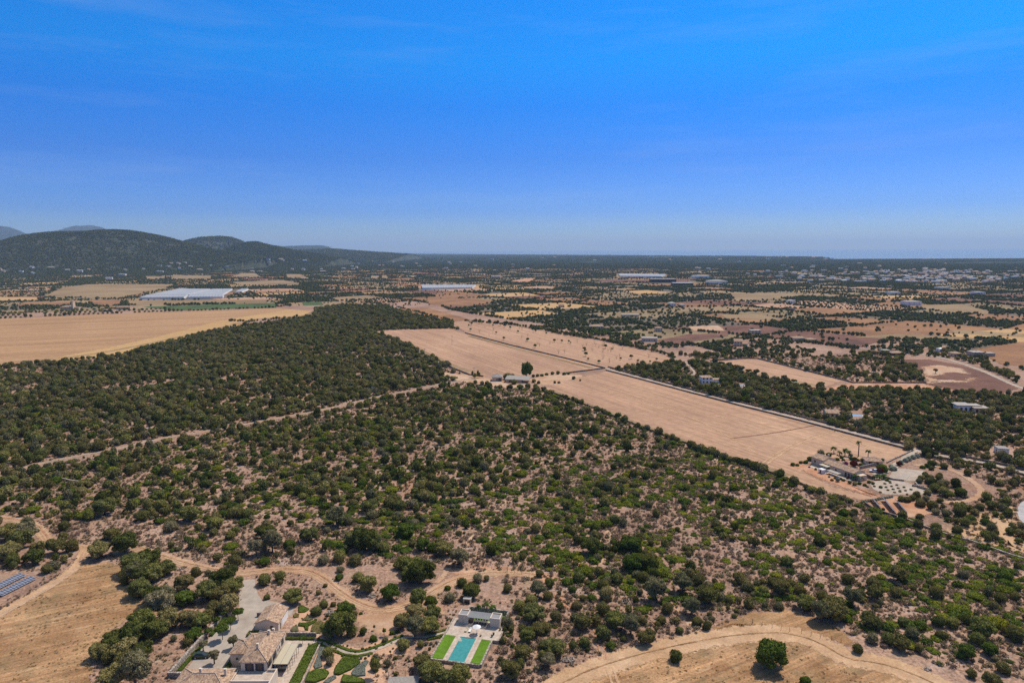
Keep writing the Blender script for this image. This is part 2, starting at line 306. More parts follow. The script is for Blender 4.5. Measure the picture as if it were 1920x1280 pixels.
def resample(pts, step, jit, closed=True, seed=0):
    r = random.Random(seed); out = []; n = len(pts)
    for i in range(n if closed else n-1):
        a, b = Vector(pts[i][:2]), Vector(pts[(i+1) % n][:2]); d = b-a; Ln = d.length
        k = max(1, int(Ln/step)); nn = Vector((-d.y, d.x))/(Ln+1e-6)
        for j in range(k):
            p = a+d*(j/k)
            if jit and j: p = p+nn*r.uniform(-jit, jit)
            out.append(p)
    if not closed: out.append(Vector(pts[-1][:2]))
    return out
FIELDS = []   # world polygons that keep the wild plants out
TRACKS = []   # (world line, half width)
def sheet(name, pts, mat, layer, feather=2., step=12, jit=.6, keepout=True, world_pts=False, grow=0):
    w = pts if world_pts else Pl(pts)
    w = [Vector(p[:2]) for p in w]
    A = sum(w[i].x*w[(i+1) % len(w)].y-w[(i+1) % len(w)].x*w[i].y for i in range(len(w)))
    if A < 0: w = w[::-1]
    if keepout: FIELDS.append([tuple(p) for p in w])
    ring = resample(w, step, jit, True, len(FIELDS)); n = len(ring); inner = []; outer = []
    for i in range(n):
        t = (ring[(i+1) % n]-ring[i-1]); nn = Vector((-t.y, t.x)).normalized()
        inner.append(ring[i]+nn*feather); outer.append(ring[i]-nn*feather)
    vs = [(p.x, p.y, lay(layer, p.x, p.y)) for p in outer+inner]
    fs = [(i, (i+1) % n, (i+1) % n+n, i+n) for i in range(n)]
    tri = tessellate_polygon([[Vector((p.x, p.y, 0)) for p in inner]])
    fs += [tuple(a+n for a in t) for t in tri]
    me = bpy.data.meshes.new(name); me.from_pydata(vs, [], fs)
    at = me.attributes.new('edge', 'FLOAT', 'POINT'); at.data.foreach_set('value', [0.]*n+[1.]*n)
    bm = bmesh.new(); bm.from_mesh(me)
    for f in bm.faces:
        f.normal_update()
        if f.normal.z < 0: f.normal_flip()
    bm.to_mesh(me); bm.free(); me.materials.append(M[mat])
    return struct(link(bpy.data.objects.new(name, me)))
def ribbon(name, pts, width, mat, layer, feather=.8, world_pts=False, keep=True, step=5., wob=.3):
    w = [Vector(p[:2]) for p in (pts if world_pts else Pl(pts))]
    # smooth the line
    for _ in range(2):
        q = [w[0]]
        for a, b in zip(w[:-1], w[1:]): q += [a*.75+b*.25, a*.25+b*.75]
        w = q+[w[-1]]
    w = resample(w, step, 0, False); n = len(w); r = random.Random(n)
    if keep: TRACKS.append(([tuple(p) for p in w], width/2))
    cols = [(-width/2-feather, 0.), (-width/2+feather*.6, 1.), (width/2-feather*.6, 1.), (width/2+feather, 0.)]
    vs = []; ed = []
    for i, p in enumerate(w):
        t = (w[min(n-1, i+1)]-w[max(0, i-1)]).normalized(); nn = Vector((-t.y, t.x))
        for o, e in cols:
            q = p+nn*(o*(1+r.uniform(-.08, .08))+r.uniform(-wob, wob)*.4); vs.append((q.x, q.y, lay(layer, q.x, q.y))); ed.append(e)
    fs = [(i*4+j+4, i*4+j, i*4+j+1, i*4+j+5)[::-1] for i in range(n-1) for j in range(3)]
    me = bpy.data.meshes.new(name); me.from_pydata(vs, [], fs)
    at = me.attributes.new('edge', 'FLOAT', 'POINT'); at.data.foreach_set('value', ed)
    bm = bmesh.new(); bm.from_mesh(me)
    for f in bm.faces:
        f.normal_update()
        if f.normal.z < 0: f.normal_flip()
    bm.to_mesh(me); bm.free(); me.materials.append(M[mat])
    return struct(link(bpy.data.objects.new(name, me)))
def stone_wall(name, pts, h, th, mat, label, world_pts=False, cat='stone wall', cap=None, group=None):
    w = [Vector(p[:2]) for p in (pts if world_pts else Pl(pts))]
    q = resample(w, 6, .12 if h < 1.4 else 0, False, len(w)); n = len(q); r = random.Random(n+3)
    vs = []
    for i, p in enumerate(q):
        t = (q[min(n-1, i+1)]-q[max(0, i-1)]).normalized(); nn = Vector((-t.y, t.x)); hh = h*(1+r.uniform(-.07, .07)) if mat == 'stone_d' else h
        for o, z in ((-th/2, -.15), (-th*.42, hh), (th*.42, hh), (th/2, -.15)): vs.append((p.x+nn.x*o, p.y+nn.y*o, z))
    fs = [(i*4+j, i*4+4+j, i*4+5+j, i*4+j+1) for i in range(n-1) for j in range(3)]+[(0, 1, 2, 3), (n*4-1, n*4-2, n*4-3, n*4-4)]
    mb = MB(); mb.add(vs, fs); o = mb.build(name, M[mat]); TRACKS.append(([tuple(p) for p in q], th))
    return tag(o, label, cat, group)
# ================================================================ THE GROUND, THE SEA, THE HILLS
COAST = [(2600, 481), (1925, 484), (1560, 485.5), (1540, 481), (1400, 479.6), (1280, 479), (1120, 478), (900, 476.6), (700, 474.8)]
g = [Vector((-45000, -600, 0)), Vector((9000, -600, 0))]+Pl(COAST)+[Vector((-9000, 40000, 0)), Vector((-45000, 40000, 0))]
def flat(name, pts, z, mat):
    me = bpy.data.meshes.new(name); tri = tessellate_polygon([[Vector((p[0], p[1], 0)) for p in pts]])
    me.from_pydata([(p[0], p[1], z) for p in pts], [], [tuple(t) for t in tri])
    bm = bmesh.new(); bm.from_mesh(me)
    for f in bm.faces:
        f.normal_update()
        if f.normal.z < 0: f.normal_flip()
    bm.to_mesh(me); bm.free(); me.materials.append(mat); return struct(link(bpy.data.objects.new(name, me)))
flat('ground', g, 0, M['soil'])
flat('sea', [(-45500, -700), (60000, -700), (60000, 55000), (-45500, 55000)], -8, M['sea'])

HILLS = []
def hill(name, prof, D, wf, wb, mat, dx, seed, amp=.05, base=0.):
    px = [p[0] for p in prof]; zs = []; xs = []
    for a, b in prof:
        u = (a-960)/FPX; v = -(b-640)/FPX; u, v = u*_cr+v*_sr, -u*_sr+v*_cr
        d = (u, _cp+v*_sp, -_sp+v*_cp); t = D/d[1]; xs.append(d[0]*t); zs.append(CAMH+d[2]*t-base)
    def h(x, y):
        x = np.asarray(x, float); y = np.asarray(y, float); s = (y-D); w = np.where(s < 0, wf, wb)
        xx = x*D/np.maximum(y, 100.) if False else x
        z = np.interp(xx, xs, zs, left=-40, right=-40); q = np.clip(np.abs(s)/w, 0, 1)
        bell = .5+.5*np.cos(q*math.pi); n = (fbm(x, y, wf*.35, seed)-.5)*2
        return z*np.clip(bell*(1+n*amp*3*(1-bell)), 0, 1.0)+n*amp*z*.25*bell-3*(1-bell)
    X = np.arange(xs[0], xs[-1]+dx, dx); Y = np.arange(D-wf, D+wb+dx, dx); XX, YY = np.meshgrid(X, Y); Z = h(XX, YY)
    nx, ny = len(X), len(Y)
    me = bpy.data.meshes.new(name); vs = np.stack([XX, YY, Z], -1).reshape(-1, 3)
    idx = np.arange(nx*ny).reshape(ny, nx); q = np.stack([idx[:-1, :-1], idx[:-1, 1:], idx[1:, 1:], idx[1:, :-1]], -1).reshape(-1, 4)
    me.from_pydata(vs.tolist(), [], q.tolist()); me.polygons.foreach_set('use_smooth', [True]*len(q)); me.materials.append(M[mat])
    struct(link(bpy.data.objects.new(name, me))); HILLS.append((xs[0], xs[-1], D-wf, D+wb, h, D))
hill('hill', [(-260, 480), (-140, 466), (-60, 458), (0, 455), (40, 451), (66, 447), (88, 438), (120, 434.5), (175, 434), (195, 432), (215, 431), (240, 432), (262, 436), (290, 441), (315, 448), (350, 457), (375, 464), (420, 472), (500, 485)], 4600, 1300, 1000, 'hill', 28, 1)
hill('hill', [(320, 478), (345, 459), (360, 450), (380, 446), (412, 443.5), (430, 445.5), (446, 451), (456, 456), (490, 470), (520, 480)], 6500, 1000, 800, 'hill', 34, 2)
hill('hill', [(400, 482), (440, 465), (458, 457), (468, 454), (480, 453), (492, 457), (510, 461), (530, 465), (548, 469), (580, 474), (640, 484)], 5300, 800, 700, 'hill', 28, 3)
hill('hill', [(420, 482), (520, 472), (580, 468.5), (625, 467), (650, 469), (690, 472), (730, 474.5), (770, 477)], 8200, 2200, 1500, 'hill', 60, 4)
hill('mountain', [(-260, 440), (-120, 415), (-60, 418), (0, 423.5), (15, 426), (35, 435), (52, 440), (75, 441), (100, 443), (140, 456), (180, 470)], 15000, 1800, 1500, 'mount', 90, 5, .08)
hill('mountain', [(40, 462), (85, 443), (110, 434), (128, 429), (145, 424), (158, 424), (170, 422), (184, 425), (200, 430.5), (225, 438), (270, 450), (330, 466)], 17000, 1800, 1500, 'mount', 90, 6, .08)
hill('mountain', [(320, 470), (332, 453), (342, 455), (400, 458), (460, 458), (490, 458.5), (512, 459.5), (528, 462), (545, 461), (575, 460.5), (600, 459.5), (612, 463), (622, 466), (680, 472)], 14000, 1600, 1500, 'mount', 90, 7, .06)
def hz(x, y):
    z = np.zeros(np.shape(x))
    for x0, x1, y0, y1, h, D in HILLS:
        m = (x > x0) & (x < x1) & (y > y0) & (y < y1)
        z = np.maximum(z, np.where(m, h(x, y), 0))
    return z

# ---- the traced fields
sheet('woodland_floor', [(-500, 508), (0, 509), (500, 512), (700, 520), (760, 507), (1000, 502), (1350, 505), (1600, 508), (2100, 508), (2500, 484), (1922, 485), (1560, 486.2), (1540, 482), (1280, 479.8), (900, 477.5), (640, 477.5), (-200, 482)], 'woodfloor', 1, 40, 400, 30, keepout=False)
sheet('harvested_field', [(-200, 600), (0, 598), (130, 592), (270, 586), (400, 582), (520, 577.5), (586, 583), (572, 591), (560, 593.5), (480, 598), (462, 603), (455, 611), (400, 621), (330, 640), (280, 650), (228, 666), (165, 674), (80, 681), (0, 686), (-200, 700)], 'field_w', 3, 3)
sheet('stubble_strip', [(430, 607), (462, 603), (484, 597.5), (560, 592.5), (572, 590), (585, 583.5), (545, 580), (480, 590), (400, 604), (300, 630), (200, 652), (80, 675), (160, 672.5), (228, 664.5), (280, 648.5), (330, 638.5), (395, 620.5), (455, 610)], 'field_y', 4, 2.5, keepout=False)
sheet('harvested_field', [(698, 621), (760, 618), (845, 616), (872, 625), (960, 648), (1060, 672), (1132, 690), (1050, 699), (985, 703), (905, 706), (880, 702), (850, 690), (805, 668), (762, 645)], 'field', 3, 2.5)
sheet('orchard_field', [(848, 605), (890, 599), (960, 611), (1100, 635), (1230, 663), (1280, 679), (1240, 683), (1150, 692), (1136, 689), (1062, 671), (962, 646.5), (874, 623.5)], 'field', 3, 2)
sheet('harvested_field', [(1018, 729), (1062, 714), (1142, 694), (1210, 714), (1300, 738), (1400, 763), (1500, 787), (1620, 820), (1702, 841), (1716, 851), (1668, 862), (1610, 862), (1540, 856), (1500, 866), (1500, 880), (1560, 912), (1640, 932), (1648, 943), (1612, 937), (1530, 916), (1470, 892), (1400, 868), (1300, 832), (1200, 797), (1110, 760)], 'field', 3, 2.5)
sheet('harvested_field', [(1333, 679), (1398, 673.5), (1418, 674), (1500, 694), (1578, 714), (1560, 722), (1530, 728), (1480, 716), (1430, 706), (1370, 691)], 'field', 3, 2.5)
sheet('ploughed_field', [(1690, 674), (1742, 674), (1800, 684), (1850, 700), (1908, 728), (1880, 737), (1800, 732), (1735, 722), (1732, 700)], 'field_d', 3, 3)
sheet('bare_earth', [(1728, 688), (1760, 684), (1800, 690), (1826, 706), (1812, 716), (1738, 718)], 'sand', 4, 5, keepout=False, step=9, jit=3)
sheet('burnt_patch', [(1738, 706), (1790, 698), (1830, 704), (1812, 714), (1760, 712)], 'field_d', 5, 4, keepout=False, step=9, jit=3)
sheet('red_strip', [(1560, 724), (1600, 718), (1735, 719), (1800, 732), (1745, 731), (1640, 729), (1540, 733)], 'red', 3, 3)
sheet('red_strip', [(1480, 872), (1560, 906), (1645, 934), (1640, 926), (1560, 890), (1500, 866)], 'red', 4, 3, keepout=False)
sheet('brown_field', [(738, 578), (800, 577), (884, 600), (850, 603), (780, 589)], 'field_b', 3, 3)
0 and sheet('red_clearing', [(1720, 872), (1772, 868), (1812, 880), (1838, 902), (1830, 918), (1790, 924), (1740, 915), (1730, 895)], 'red', 2, 4, keepout=False)
sheet('panel_yard', [(1608, 938), (1682, 930), (1735, 946), (1752, 962), (1690, 972), (1640, 956)], 'red', 3, 1.5)
for c, m, k in [([(81, 556), (117, 539), (167, 533), (333, 533), (302, 543), (244, 554), (223, 560)], 'field_t', 1), ([(240, 564), (500, 561), (500, 568), (240, 572)], 'field_t', 1),
                ([(165, 562), (228, 562), (225, 573), (178, 574)], 'field_b', 1), ([(50, 566), (133, 566), (133, 573), (33, 573)], 'field_b', 1), ([(-20, 557), (70, 557), (70, 564), (-20, 563)], 'field_y', 1),
                ([(125, 526), (208, 525), (270, 524), (260, 529), (125, 531)], 'field_y', 0), ([(273, 518), (310, 518), (310, 523), (275, 523)], 'field_t', 1), ([(325, 515), (396, 518), (396, 524), (320, 524)], 'field_t', 1),
                ([(431, 520), (452, 512), (478, 512), (490, 520)], 'field_t', 1), ([(431, 529), (530, 525), (562, 531), (560, 536), (450, 534)], 'field_t', 1), ([(535, 514), (562, 514), (582, 523), (540, 522)], 'field_t', 1),
                ([(696, 517), (710, 517), (712, 522), (695, 522)], 'field_t', 1), ([(716, 517), (725, 517), (729, 522), (716, 522)], 'field_t', 1), ([(800, 560), (887, 559), (933, 566), (890, 572), (842, 575), (805, 571)], 'field_b', 1),
                ([(268, 575), (400, 571), (517, 568), (517, 577), (400, 580), (330, 583)], 'field_g', 1), ([(567, 566), (602, 566), (608, 572), (569, 573)], 'field_g', 1), ([(950, 529), (985, 522), (1005, 522), (990, 530)], 'red', 1),
                ([(1110, 524), (1290, 524), (1290, 529), (1130, 529)], 'field_d', 1), ([(1262, 650), (1230, 638), (1290, 627), (1360, 624), (1365, 630), (1300, 640)], 'field_d', 1), ([(1290, 612), (1345, 610), (1360, 620), (1300, 620)], 'sand', 1),
                ([(1350, 590), (1420, 589), (1470, 598), (1440, 600), (1360, 596)], 'field_t', 1), ([(1730, 572), (1800, 570), (1850, 582), (1860, 588), (1780, 585), (1720, 578)], 'field_t', 1), ([(1812, 657), (1915, 641), (2050, 650), (2050, 690), (1880, 684), (1850, 668)], 'field_b', 1),
                ([(1790, 640), (1600, 632), (1680, 626), (1800, 632), (1850, 640)], 'field_t', 1), ([(1780, 618), (1920, 626), (1920, 632), (1790, 625)], 'field_t', 0), ([(1370, 553), (1420, 549), (1515, 552), (1500, 557), (1380, 565)], 'field_t', 1)]:
    sheet('field', c, m, 4, 4, 30, 1.5, keepout=bool(k))
# foreground
sheet('dry_grass_field', [(-120, 1200), (0, 1152), (60, 1116), (112, 1088), (150, 1060), (205, 1054), (238, 1068), (232, 1092), (272, 1132), (300, 1150), (236, 1160), (172, 1215), (165, 1300), (120, 1420), (-200, 1420)], 'grass', 3, 1.2, 6, .5)
sheet('dry_grass_field', [(930, 1420), (1030, 1300), (1080, 1272), (1130, 1252), (1195, 1234), (1275, 1215), (1355, 1199), (1440, 1194), (1500, 1200), (1545, 1222), (1580, 1243), (1632, 1243), (1668, 1252), (1720, 1276), (1820, 1330), (1900, 1420)], 'grass', 3, 1.2, 6, .5)
sheet('dry_grass_patch', [(1330, 1180), (1400, 1150), (1470, 1140), (1545, 1165), (1590, 1190), (1610, 1215), (1560, 1200), (1500, 1186), (1430, 1178)], 'grass', 2, 2.5, 6, 1, keepout=False)
#sheet('dry_grass_patch', [(320, 1215), (345, 1190), (400, 1140), (330, 1170), (290, 1210), (285, 1300), (300, 1290)], 'grass', 2, 2, 6, 1, keepout=False)
sheet('bare_earth', [(640, 1098), (690, 1134), (760, 1136), (830, 1092), (880, 1076), (860, 1098), (815, 1110), (840, 1150), (800, 1150), (760, 1160), (735, 1192), (690, 1180), (660, 1160), (690, 1150), (655, 1130)], 'track_o', 2, 2.2, 5, .8)
sheet('bare_earth', [(840, 1068), (900, 1062), (1020, 1070), (1060, 1088), (1020, 1092), (940, 1080), (880, 1086)], 'red', 2, 3, 5, 1, keepout=False)
sheet('bare_earth', [(1290, 838), (1330, 842), (1440, 885), (1380, 880), (1320, 862)], 'sand', 2, 3, 5, 1, keepout=False)
sheet('bare_earth', [(1780, 1000), (1840, 960), (1900, 950), (1930, 1000), (1930, 1040), (1850, 1018)], 'track', 1, 6, 6, 1, keepout=False)
sheet('bare_earth', [(1030, 700), (1090, 702), (1100, 712), (1060, 722), (1010, 722), (990, 712)], 'sand', 2, 2, 5, 1)
sheet('barn_yard', [(800, 692), (850, 700), (900, 704), (960, 722), (1000, 722), (960, 728), (880, 718), (830, 708)], 'sand', 2, 2, 5, 1)
# tracks and lanes
T_diag = [(-80, 905), (0, 888), (60, 873), (130, 857), (200, 846), (300, 822), (420, 803), (510, 786), (600, 770), (700, 746), (800, 726), (860, 713), (905, 708)]
T_low = [(-60, 966), (0, 971), (35, 975), (68, 984), (80, 1000), (92, 1016), (120, 1024), (165, 1027), (210, 1024), (262, 1026), (300, 1042), (360, 1060), (420, 1072), (462, 1074), (520, 1067), (572, 1068), (605, 1082), (640, 1113), (690, 1140), (742, 1143), (790, 1124), (830, 1098), (870, 1080), (940, 1072), (1010, 1078)]
ribbon('dirt_track', T_diag, 2.8, 'road', 4)
ribbon('dirt_track', T_low, 4.6, 'track_o', 4, 1.0)
ribbon('dirt_track', [(160, 1028), (152, 1050), (128, 1076), (92, 1098), (50, 1122), (0, 1150), (-60, 1190)], 3.6, 'track', 6, 1.0)
def ruts(line, offs, mat, layer, wd=.45):
    w = [Vector(p[:2]) for p in Pl(line)]
    for of in offs:
        q = []
        for i, p in enumerate(w):
            t = (w[min(len(w)-1, i+1)]-w[max(0, i-1)]).normalized(); q.append(p+Vector((-t.y, t.x))*of)
        ribbon('wheel_rut', q, wd, mat, layer, .35, world_pts=True, keep=False, step=2.5, wob=.25)
ruts(T_low, (-1.5, -.2, 1.2), 'track', 7); ruts(T_low, (.55,), 'red', 8, .3); ruts(T_diag, (-.8, .8), 'track', 7, .4)
T_pale = [(940, 1400), (1020, 1298), (1082, 1266), (1126, 1248), (1191, 1228), (1272, 1209), (1353, 1193), (1435, 1185), (1470, 1186), (1510, 1194), (1552, 1212), (1584, 1234), (1630, 1240), (1671, 1248), (1725, 1268), (1790, 1300), (1860, 1380)]
ribbon('dirt_track', T_pale, 8.0, 'track', 5, 2.0)
ruts(T_pale, (0.0,), 'grass', 9, .35)
for dx in (-6, 6):
    ribbon('wheel_rut', [(1042+dx*.7, 1114), (1082+dx*.7, 1152), (1115+dx*.8, 1168), (1126+dx, 1195), (1130+dx, 1236)], .6, 'red', 7, .5, keep=False, step=3)
    ribbon('wheel_rut', [(1142+dx, 1250), (1152+dx, 1275), (1160+dx, 1300)], .5, 'track', 8, .3, keep=False, step=3)
    ribbon('wheel_rut', [(158+dx*.5, 1036), (150+dx*.5, 1056), (126+dx*.6, 1080), (90+dx*.4, 1104), (48+dx*.3, 1128), (0, 1154+dx*.4)], .5, 'sand', 8, .3, keep=False, step=3)
T_lane = [(1136, 691), (1200, 708), (1300, 735), (1400, 760.5), (1500, 785), (1560, 801), (1640, 821), (1700, 839), (1735, 850), (1790, 858), (1850, 868), (1920, 886), (2000, 905)]
ribbon('country_lane', T_lane, 3.6, 'road', 5, .5)
ribbon('driveway', [(1714, 842), (1706, 854), (1688, 868), (1660, 883), (1640, 890)], 4.2, 'road', 6, .5)
ribbon('country_lane', [(1560, 645), (1640, 656), (1700, 660), (1760, 668), (1830, 690), (1862, 704), (1900, 722), (1960, 742)], 3.6, 'road', 5, .8)
ribbon('sealed_road', [(2000, 915), (1948, 932), (1924, 946), (1920, 963), (1928, 982), (1985, 1000)], 5.0, 'asph', 6, .4, step=2)
ribbon('dirt_track', [(1712, 872), (1745, 872), (1790, 882), (1822, 900), (1842, 918), (1836, 932), (1812, 940), (1770, 942)], 3, 'track_o', 6, .8)
ribbon('footpath', [(1285, 679), (1294, 688), (1305, 700), (1295, 704), (1272, 708)], 1.8, 'road', 6, .3)
ribbon('farm_track', [(905, 706), (880, 700), (840, 694), (806, 686)], 2.5, 'sand', 6, .6)
for k, (a, b) in enumerate([((1370, 822), (1536, 796)), ((1150, 700), (1260, 740))][:1]):
    ribbon('furrow', [a, (1450, 812), b], .9, 'field_d', 7, .5, keep=False)
for c in ([(1420, 875), (1455, 850), (1500, 825), (1560, 806)], [(1425, 880), (1461, 853), (1507, 827), (1566, 808)], [(1560, 806), (1600, 830), (1650, 850)], [(1566, 806), (1606, 829), (1655, 848)]):
    ribbon('wheel_mark', c, .8, 'track', 7, .5, keep=False)
for c in ([(1030, 731), (1120, 766), (1210, 801), (1300, 834), (1400, 868), (1480, 892)], [(712, 624), (770, 648), (812, 668), (858, 690), (900, 700)], [(880, 630), (1000, 662), (1110, 690)], [(5, 680), (160, 668), (300, 640), (450, 606)], [(1345, 683), (1440, 706), (1540, 725)]):
    ribbon('headland_mark', c, 5, 'field_t', 5, 2.5, keep=False)
for c in ([(740, 640), (850, 652), (980, 690)], [(900, 655), (960, 680)], [(1130, 730), (1300, 780), (1420, 850)], [(1180, 740), (1380, 790), (1480, 800)]):
    ribbon('soil_streak', c, 7, 'field_o', 5, 6, keep=False) if False else ribbon('wheel_mark', c, .9, 'track', 6, .6, keep=False)
# sandy trails through the scrub
for c in ([(820, 1092), (905, 980), (960, 930), (930, 880)], [(1140, 1040), (1150, 1010), (1110, 960)], [(1060, 1085), (1120, 1060), (1145, 1030)], [(1260, 1130), (1290, 1165), (1310, 1190)]):
    ribbon('goat_trail', c, 1.6, 'sand', 3, .9, keep=False, wob=.4, step=3)

# ---- patchwork of small fields beyond, as cells between which hedges and trees stand
CA = R(-59); cax = Vector((math.cos(CA), math.sin(CA))); cay = Vector((-math.sin(CA), math.cos(CA)))
BOUND = [(-400, 594), (0, 594), (130, 588), (270, 582), (400, 578), (520, 574), (600, 571), (660, 575), (720, 573), (790, 576), (850, 588), (892, 598), (1000, 612), (1110, 636), (1262, 664), (1330, 666), (1420, 663), (1560, 668), (1640, 652), (1700, 652), (1830, 672), (1935, 690), (2200, 700)]
bx = [p[0] for p in BOUND]; by = [p[1] for p in BOUND]
far_pts = []      # (x, y, r, kind) of trees beyond
STEP = 120.0; cells = []
def jit(i, j, k): return (_tab[(i*7+k*31) & 255, (j*13+k*17) & 255]-.5)*STEP*.45
def corner(i, j): return cax*(i*STEP+jit(i, j, 1))+cay*(j*STEP+jit(i, j, 2))
for i in range(-60, 40):
    for j in range(-5, 75):
        c = corner(i, j)*.5+corner(i+1, j+1)*.5
        if c.y < 400 or c.length > 5600: continue
        px, py = PX(c.x, c.y)
        if px < -250 or px > 2150: continue
        cs = [corner(i, j), corner(i+1, j), corner(i+1, j+1), corner(i, j+1)]
        lim = np.interp(px, bx, by)
        if py > lim: continue
        if any(PX(q.x, q.y)[1] > np.interp(PX(q.x, q.y)[0], bx, by)+1.5 for q in cs): tiny = True
        else: tiny = False
        if py < 500: wts = (.07, .03, .08, .82)
        elif py < 540: wts = (.2, .05, .20, .55) if px < 620 else ((.36, .2, .22, .22) if px < 1330 else (.2, .06, .18, .56))
        elif py < 600: wts = (.36, .12, .2, .32) if px < 620 else ((.36, .28, .16, .20) if px < 1250 else (.24, .26, .16, .34))
        else: wts = (.2, .34, .18, .28)
        t = rnd.choices('tbpw', wts)[0]
        if 1000 < px < 1330 and 575 < py < 665: t = rnd.choice('wwp')
        cells.append((i, j, t, cs, px, py, tiny))
        if t != 'w' and not tiny:
            mt = {'t': rnd.choice(['field_t', 'field_t', 'field_y', 'field']), 'b': rnd.choice(['field_b', 'field_b', 'field_b', 'field_d']), 'p': 'field_o'}[t]
            s = [cs[k]+(sum(cs, Vector((0, 0)))/4-cs[k]).normalized()*3 for k in range(4)]
            sheet('field', [tuple(q) for q in s], mt, 2, 3, 40, 1.5, keepout=False, world_pts=True)
        elif t == 'w' and not tiny: sheet('thicket_floor', [tuple(q) for q in cs], 'thicket', 1, 3, 40, 2, keepout=False, world_pts=True)
        A = STEP*STEP; cen = (cs[0]+cs[2])*.5; far = c.length > 2600
        n = {'w': int(A/(44 if not far else 72)*rnd.uniform(.6, 1.1)), 'p': int(A/260), 'b': int(A/800*rnd.random()*2), 't': int(A/700*rnd.random()*2.2)}[t]
        if t == 't' and rnd.random() < .3:      # a small orchard in rows
            for a in range(1, 9):
                for b2 in range(1, 9):
                    q = (cs[0]*(1-a/9)+cs[1]*(a/9))*(1-b2/9)+(cs[3]*(1-a/9)+cs[2]*(a/9))*(b2/9); far_pts.append((q.x+rnd.uniform(-1, 1), q.y+rnd.uniform(-1, 1), rnd.uniform(1.2, 2.1), 0))
        for _ in range(n):
            a, b2 = rnd.random(), rnd.random(); q = (cs[0]*(1-a)+cs[1]*a)*(1-b2)+(cs[3]*(1-a)+cs[2]*a)*b2
            if t == 'w' and vnoise(q.x, q.y, 40, 4) < .25: continue
            far_pts.append((q.x, q.y, rnd.uniform(1.6, 3.4) if t == 'w' else rnd.uniform(1.2, 2.8), 0))
        for a, b2 in ((cs[0], cs[1]), (cs[0], cs[3])):      # hedgerows on two sides
            if rnd.random() < (.75 if t != 'w' else .3):
                dens = rnd.uniform(.35, .95); nn = int((b2-a).length/2.8)
                for q in range(nn):
                    if rnd.random() < dens:
                        p = a+(b2-a)*(q/nn); far_pts.append((p.x+rnd.uniform(-1.5, 1.5), p.y+rnd.uniform(-1.5, 1.5), rnd.uniform(1.5, 3.2), 0))

# ---- haze: one box of even thin air around camera, land and hills
hzm = bpy.data.materials.new('haze_air'); hzm.use_nodes = True; hn = hzm.node_tree; hn.nodes.clear()
ho = N(hn, 'ShaderNodeOutputMaterial'); hv = N(hn, 'ShaderNodeVolumePrincipled')
hv.inputs['Color'].default_value = (.60, .79, 1.0, 1); hv.inputs['Density'].default_value = 3.8e-5; hv.inputs['Anisotropy'].default_value = 0.1
hn.links.new(hv.outputs[0], ho.inputs['Volume'])
hb = MB(); hb.box(-46000, 61000, -1000, 56000, -9.5, 740); o = hb.build('haze', hzm); tag(o, kind='stuff')
# ================================================================ PLANTS
def ico(sub):
    bm = bmesh.new(); bmesh.ops.create_icosphere(bm, subdivisions=sub, radius=1); v = np.array([q.co[:] for q in bm.verts]); f = np.array([[w.index for w in q.verts] for q in bm.faces]); bm.free(); return v, f
ICO1 = ico(1); ICO2 = ico(2)
def foliage_mesh(name, seed, lobes, nleaf, leaf, mat, core=.84, up=-.35, tri=False, jitn=.55, corelo=False, spread=.09):
    """lobes: list of (centre, radii). Leaves: small faces strewn through the outer shell of every lobe."""
    r = np.random.default_rng(seed); V = []; F = []; nv = 0
    area = np.array([a[0]*a[1]+a[0]*a[2] for c, a in lobes]); cnt = np.maximum(3, (nleaf*area/area.sum()).astype(int))
    for (c, a), k in zip(lobes, cnt):
        c = np.array(c); a = np.array(a)
        if core:
            iv, jf = ICO1 if corelo else ICO2
            q = iv*(1+.14*r.standard_normal((len(iv), 1)))*a*core+c; q[:, 2] = np.maximum(q[:, 2], 0.0)
            V.append(q); F += (jf+nv).tolist(); nv += len(q)
        d = r.standard_normal((k*2, 3)); d /= np.linalg.norm(d, axis=1)[:, None]; d = d[d[:, 2] > up][:k]
        p = c+a*d*(1+spread*r.standard_normal((len(d), 1))); ok = p[:, 2] > .02
        for c2, a2 in lobes:
            ok &= (((p-np.array(c2))/np.array(a2))**2).sum(1) > .60
        p = p[ok]; d = d[ok]; n = d/a; n /= np.linalg.norm(n, axis=1)[:, None]; n += jitn*r.standard_normal(n.shape); n /= np.linalg.norm(n, axis=1)[:, None]
        t = np.cross(n, r.standard_normal(n.shape)); t /= np.linalg.norm(t, axis=1)[:, None]; b = np.cross(n, t)
        s = (leaf*r.uniform(.55, 1.5, len(p)))[:, None]; m = len(p)
        if tri: q = np.stack([p-t*s-b*s*.6, p+t*s-b*s*.5, p+b*s], 1)
        else: q = np.stack([p-t*s, p-b*s*.75, p+t*s, p+b*s*.75], 1)
        w = q.shape[1]; V.append(q.reshape(-1, 3)); F += (np.arange(m*w).reshape(m, w)+nv).tolist(); nv += m*w
    me = bpy.data.meshes.new(name); me.from_pydata(np.concatenate(V).tolist(), [], F); me.materials.append(mat); return me
def bush_lobes(r, n, flat=1., tall=1.3, big=.55):
    L_ = [((0, 0, .48*tall*flat), (.7*r.uniform(.85, 1.1), .7, .5*tall*flat))]
    for i in range(n):
        a = r.uniform(0, 6.283); d = r.uniform(.15, .66); s = r.uniform(.17, .34)*big/.55; z = r.uniform(.12, .92)*tall*flat*(1-.5*d)
        L_.append(((math.cos(a)*d, math.sin(a)*d, max(z, s*.45*flat)), (s, s*r.uniform(.8, 1.2), s*r.uniform(.7, .95)*max(flat, .5))))
    return L_
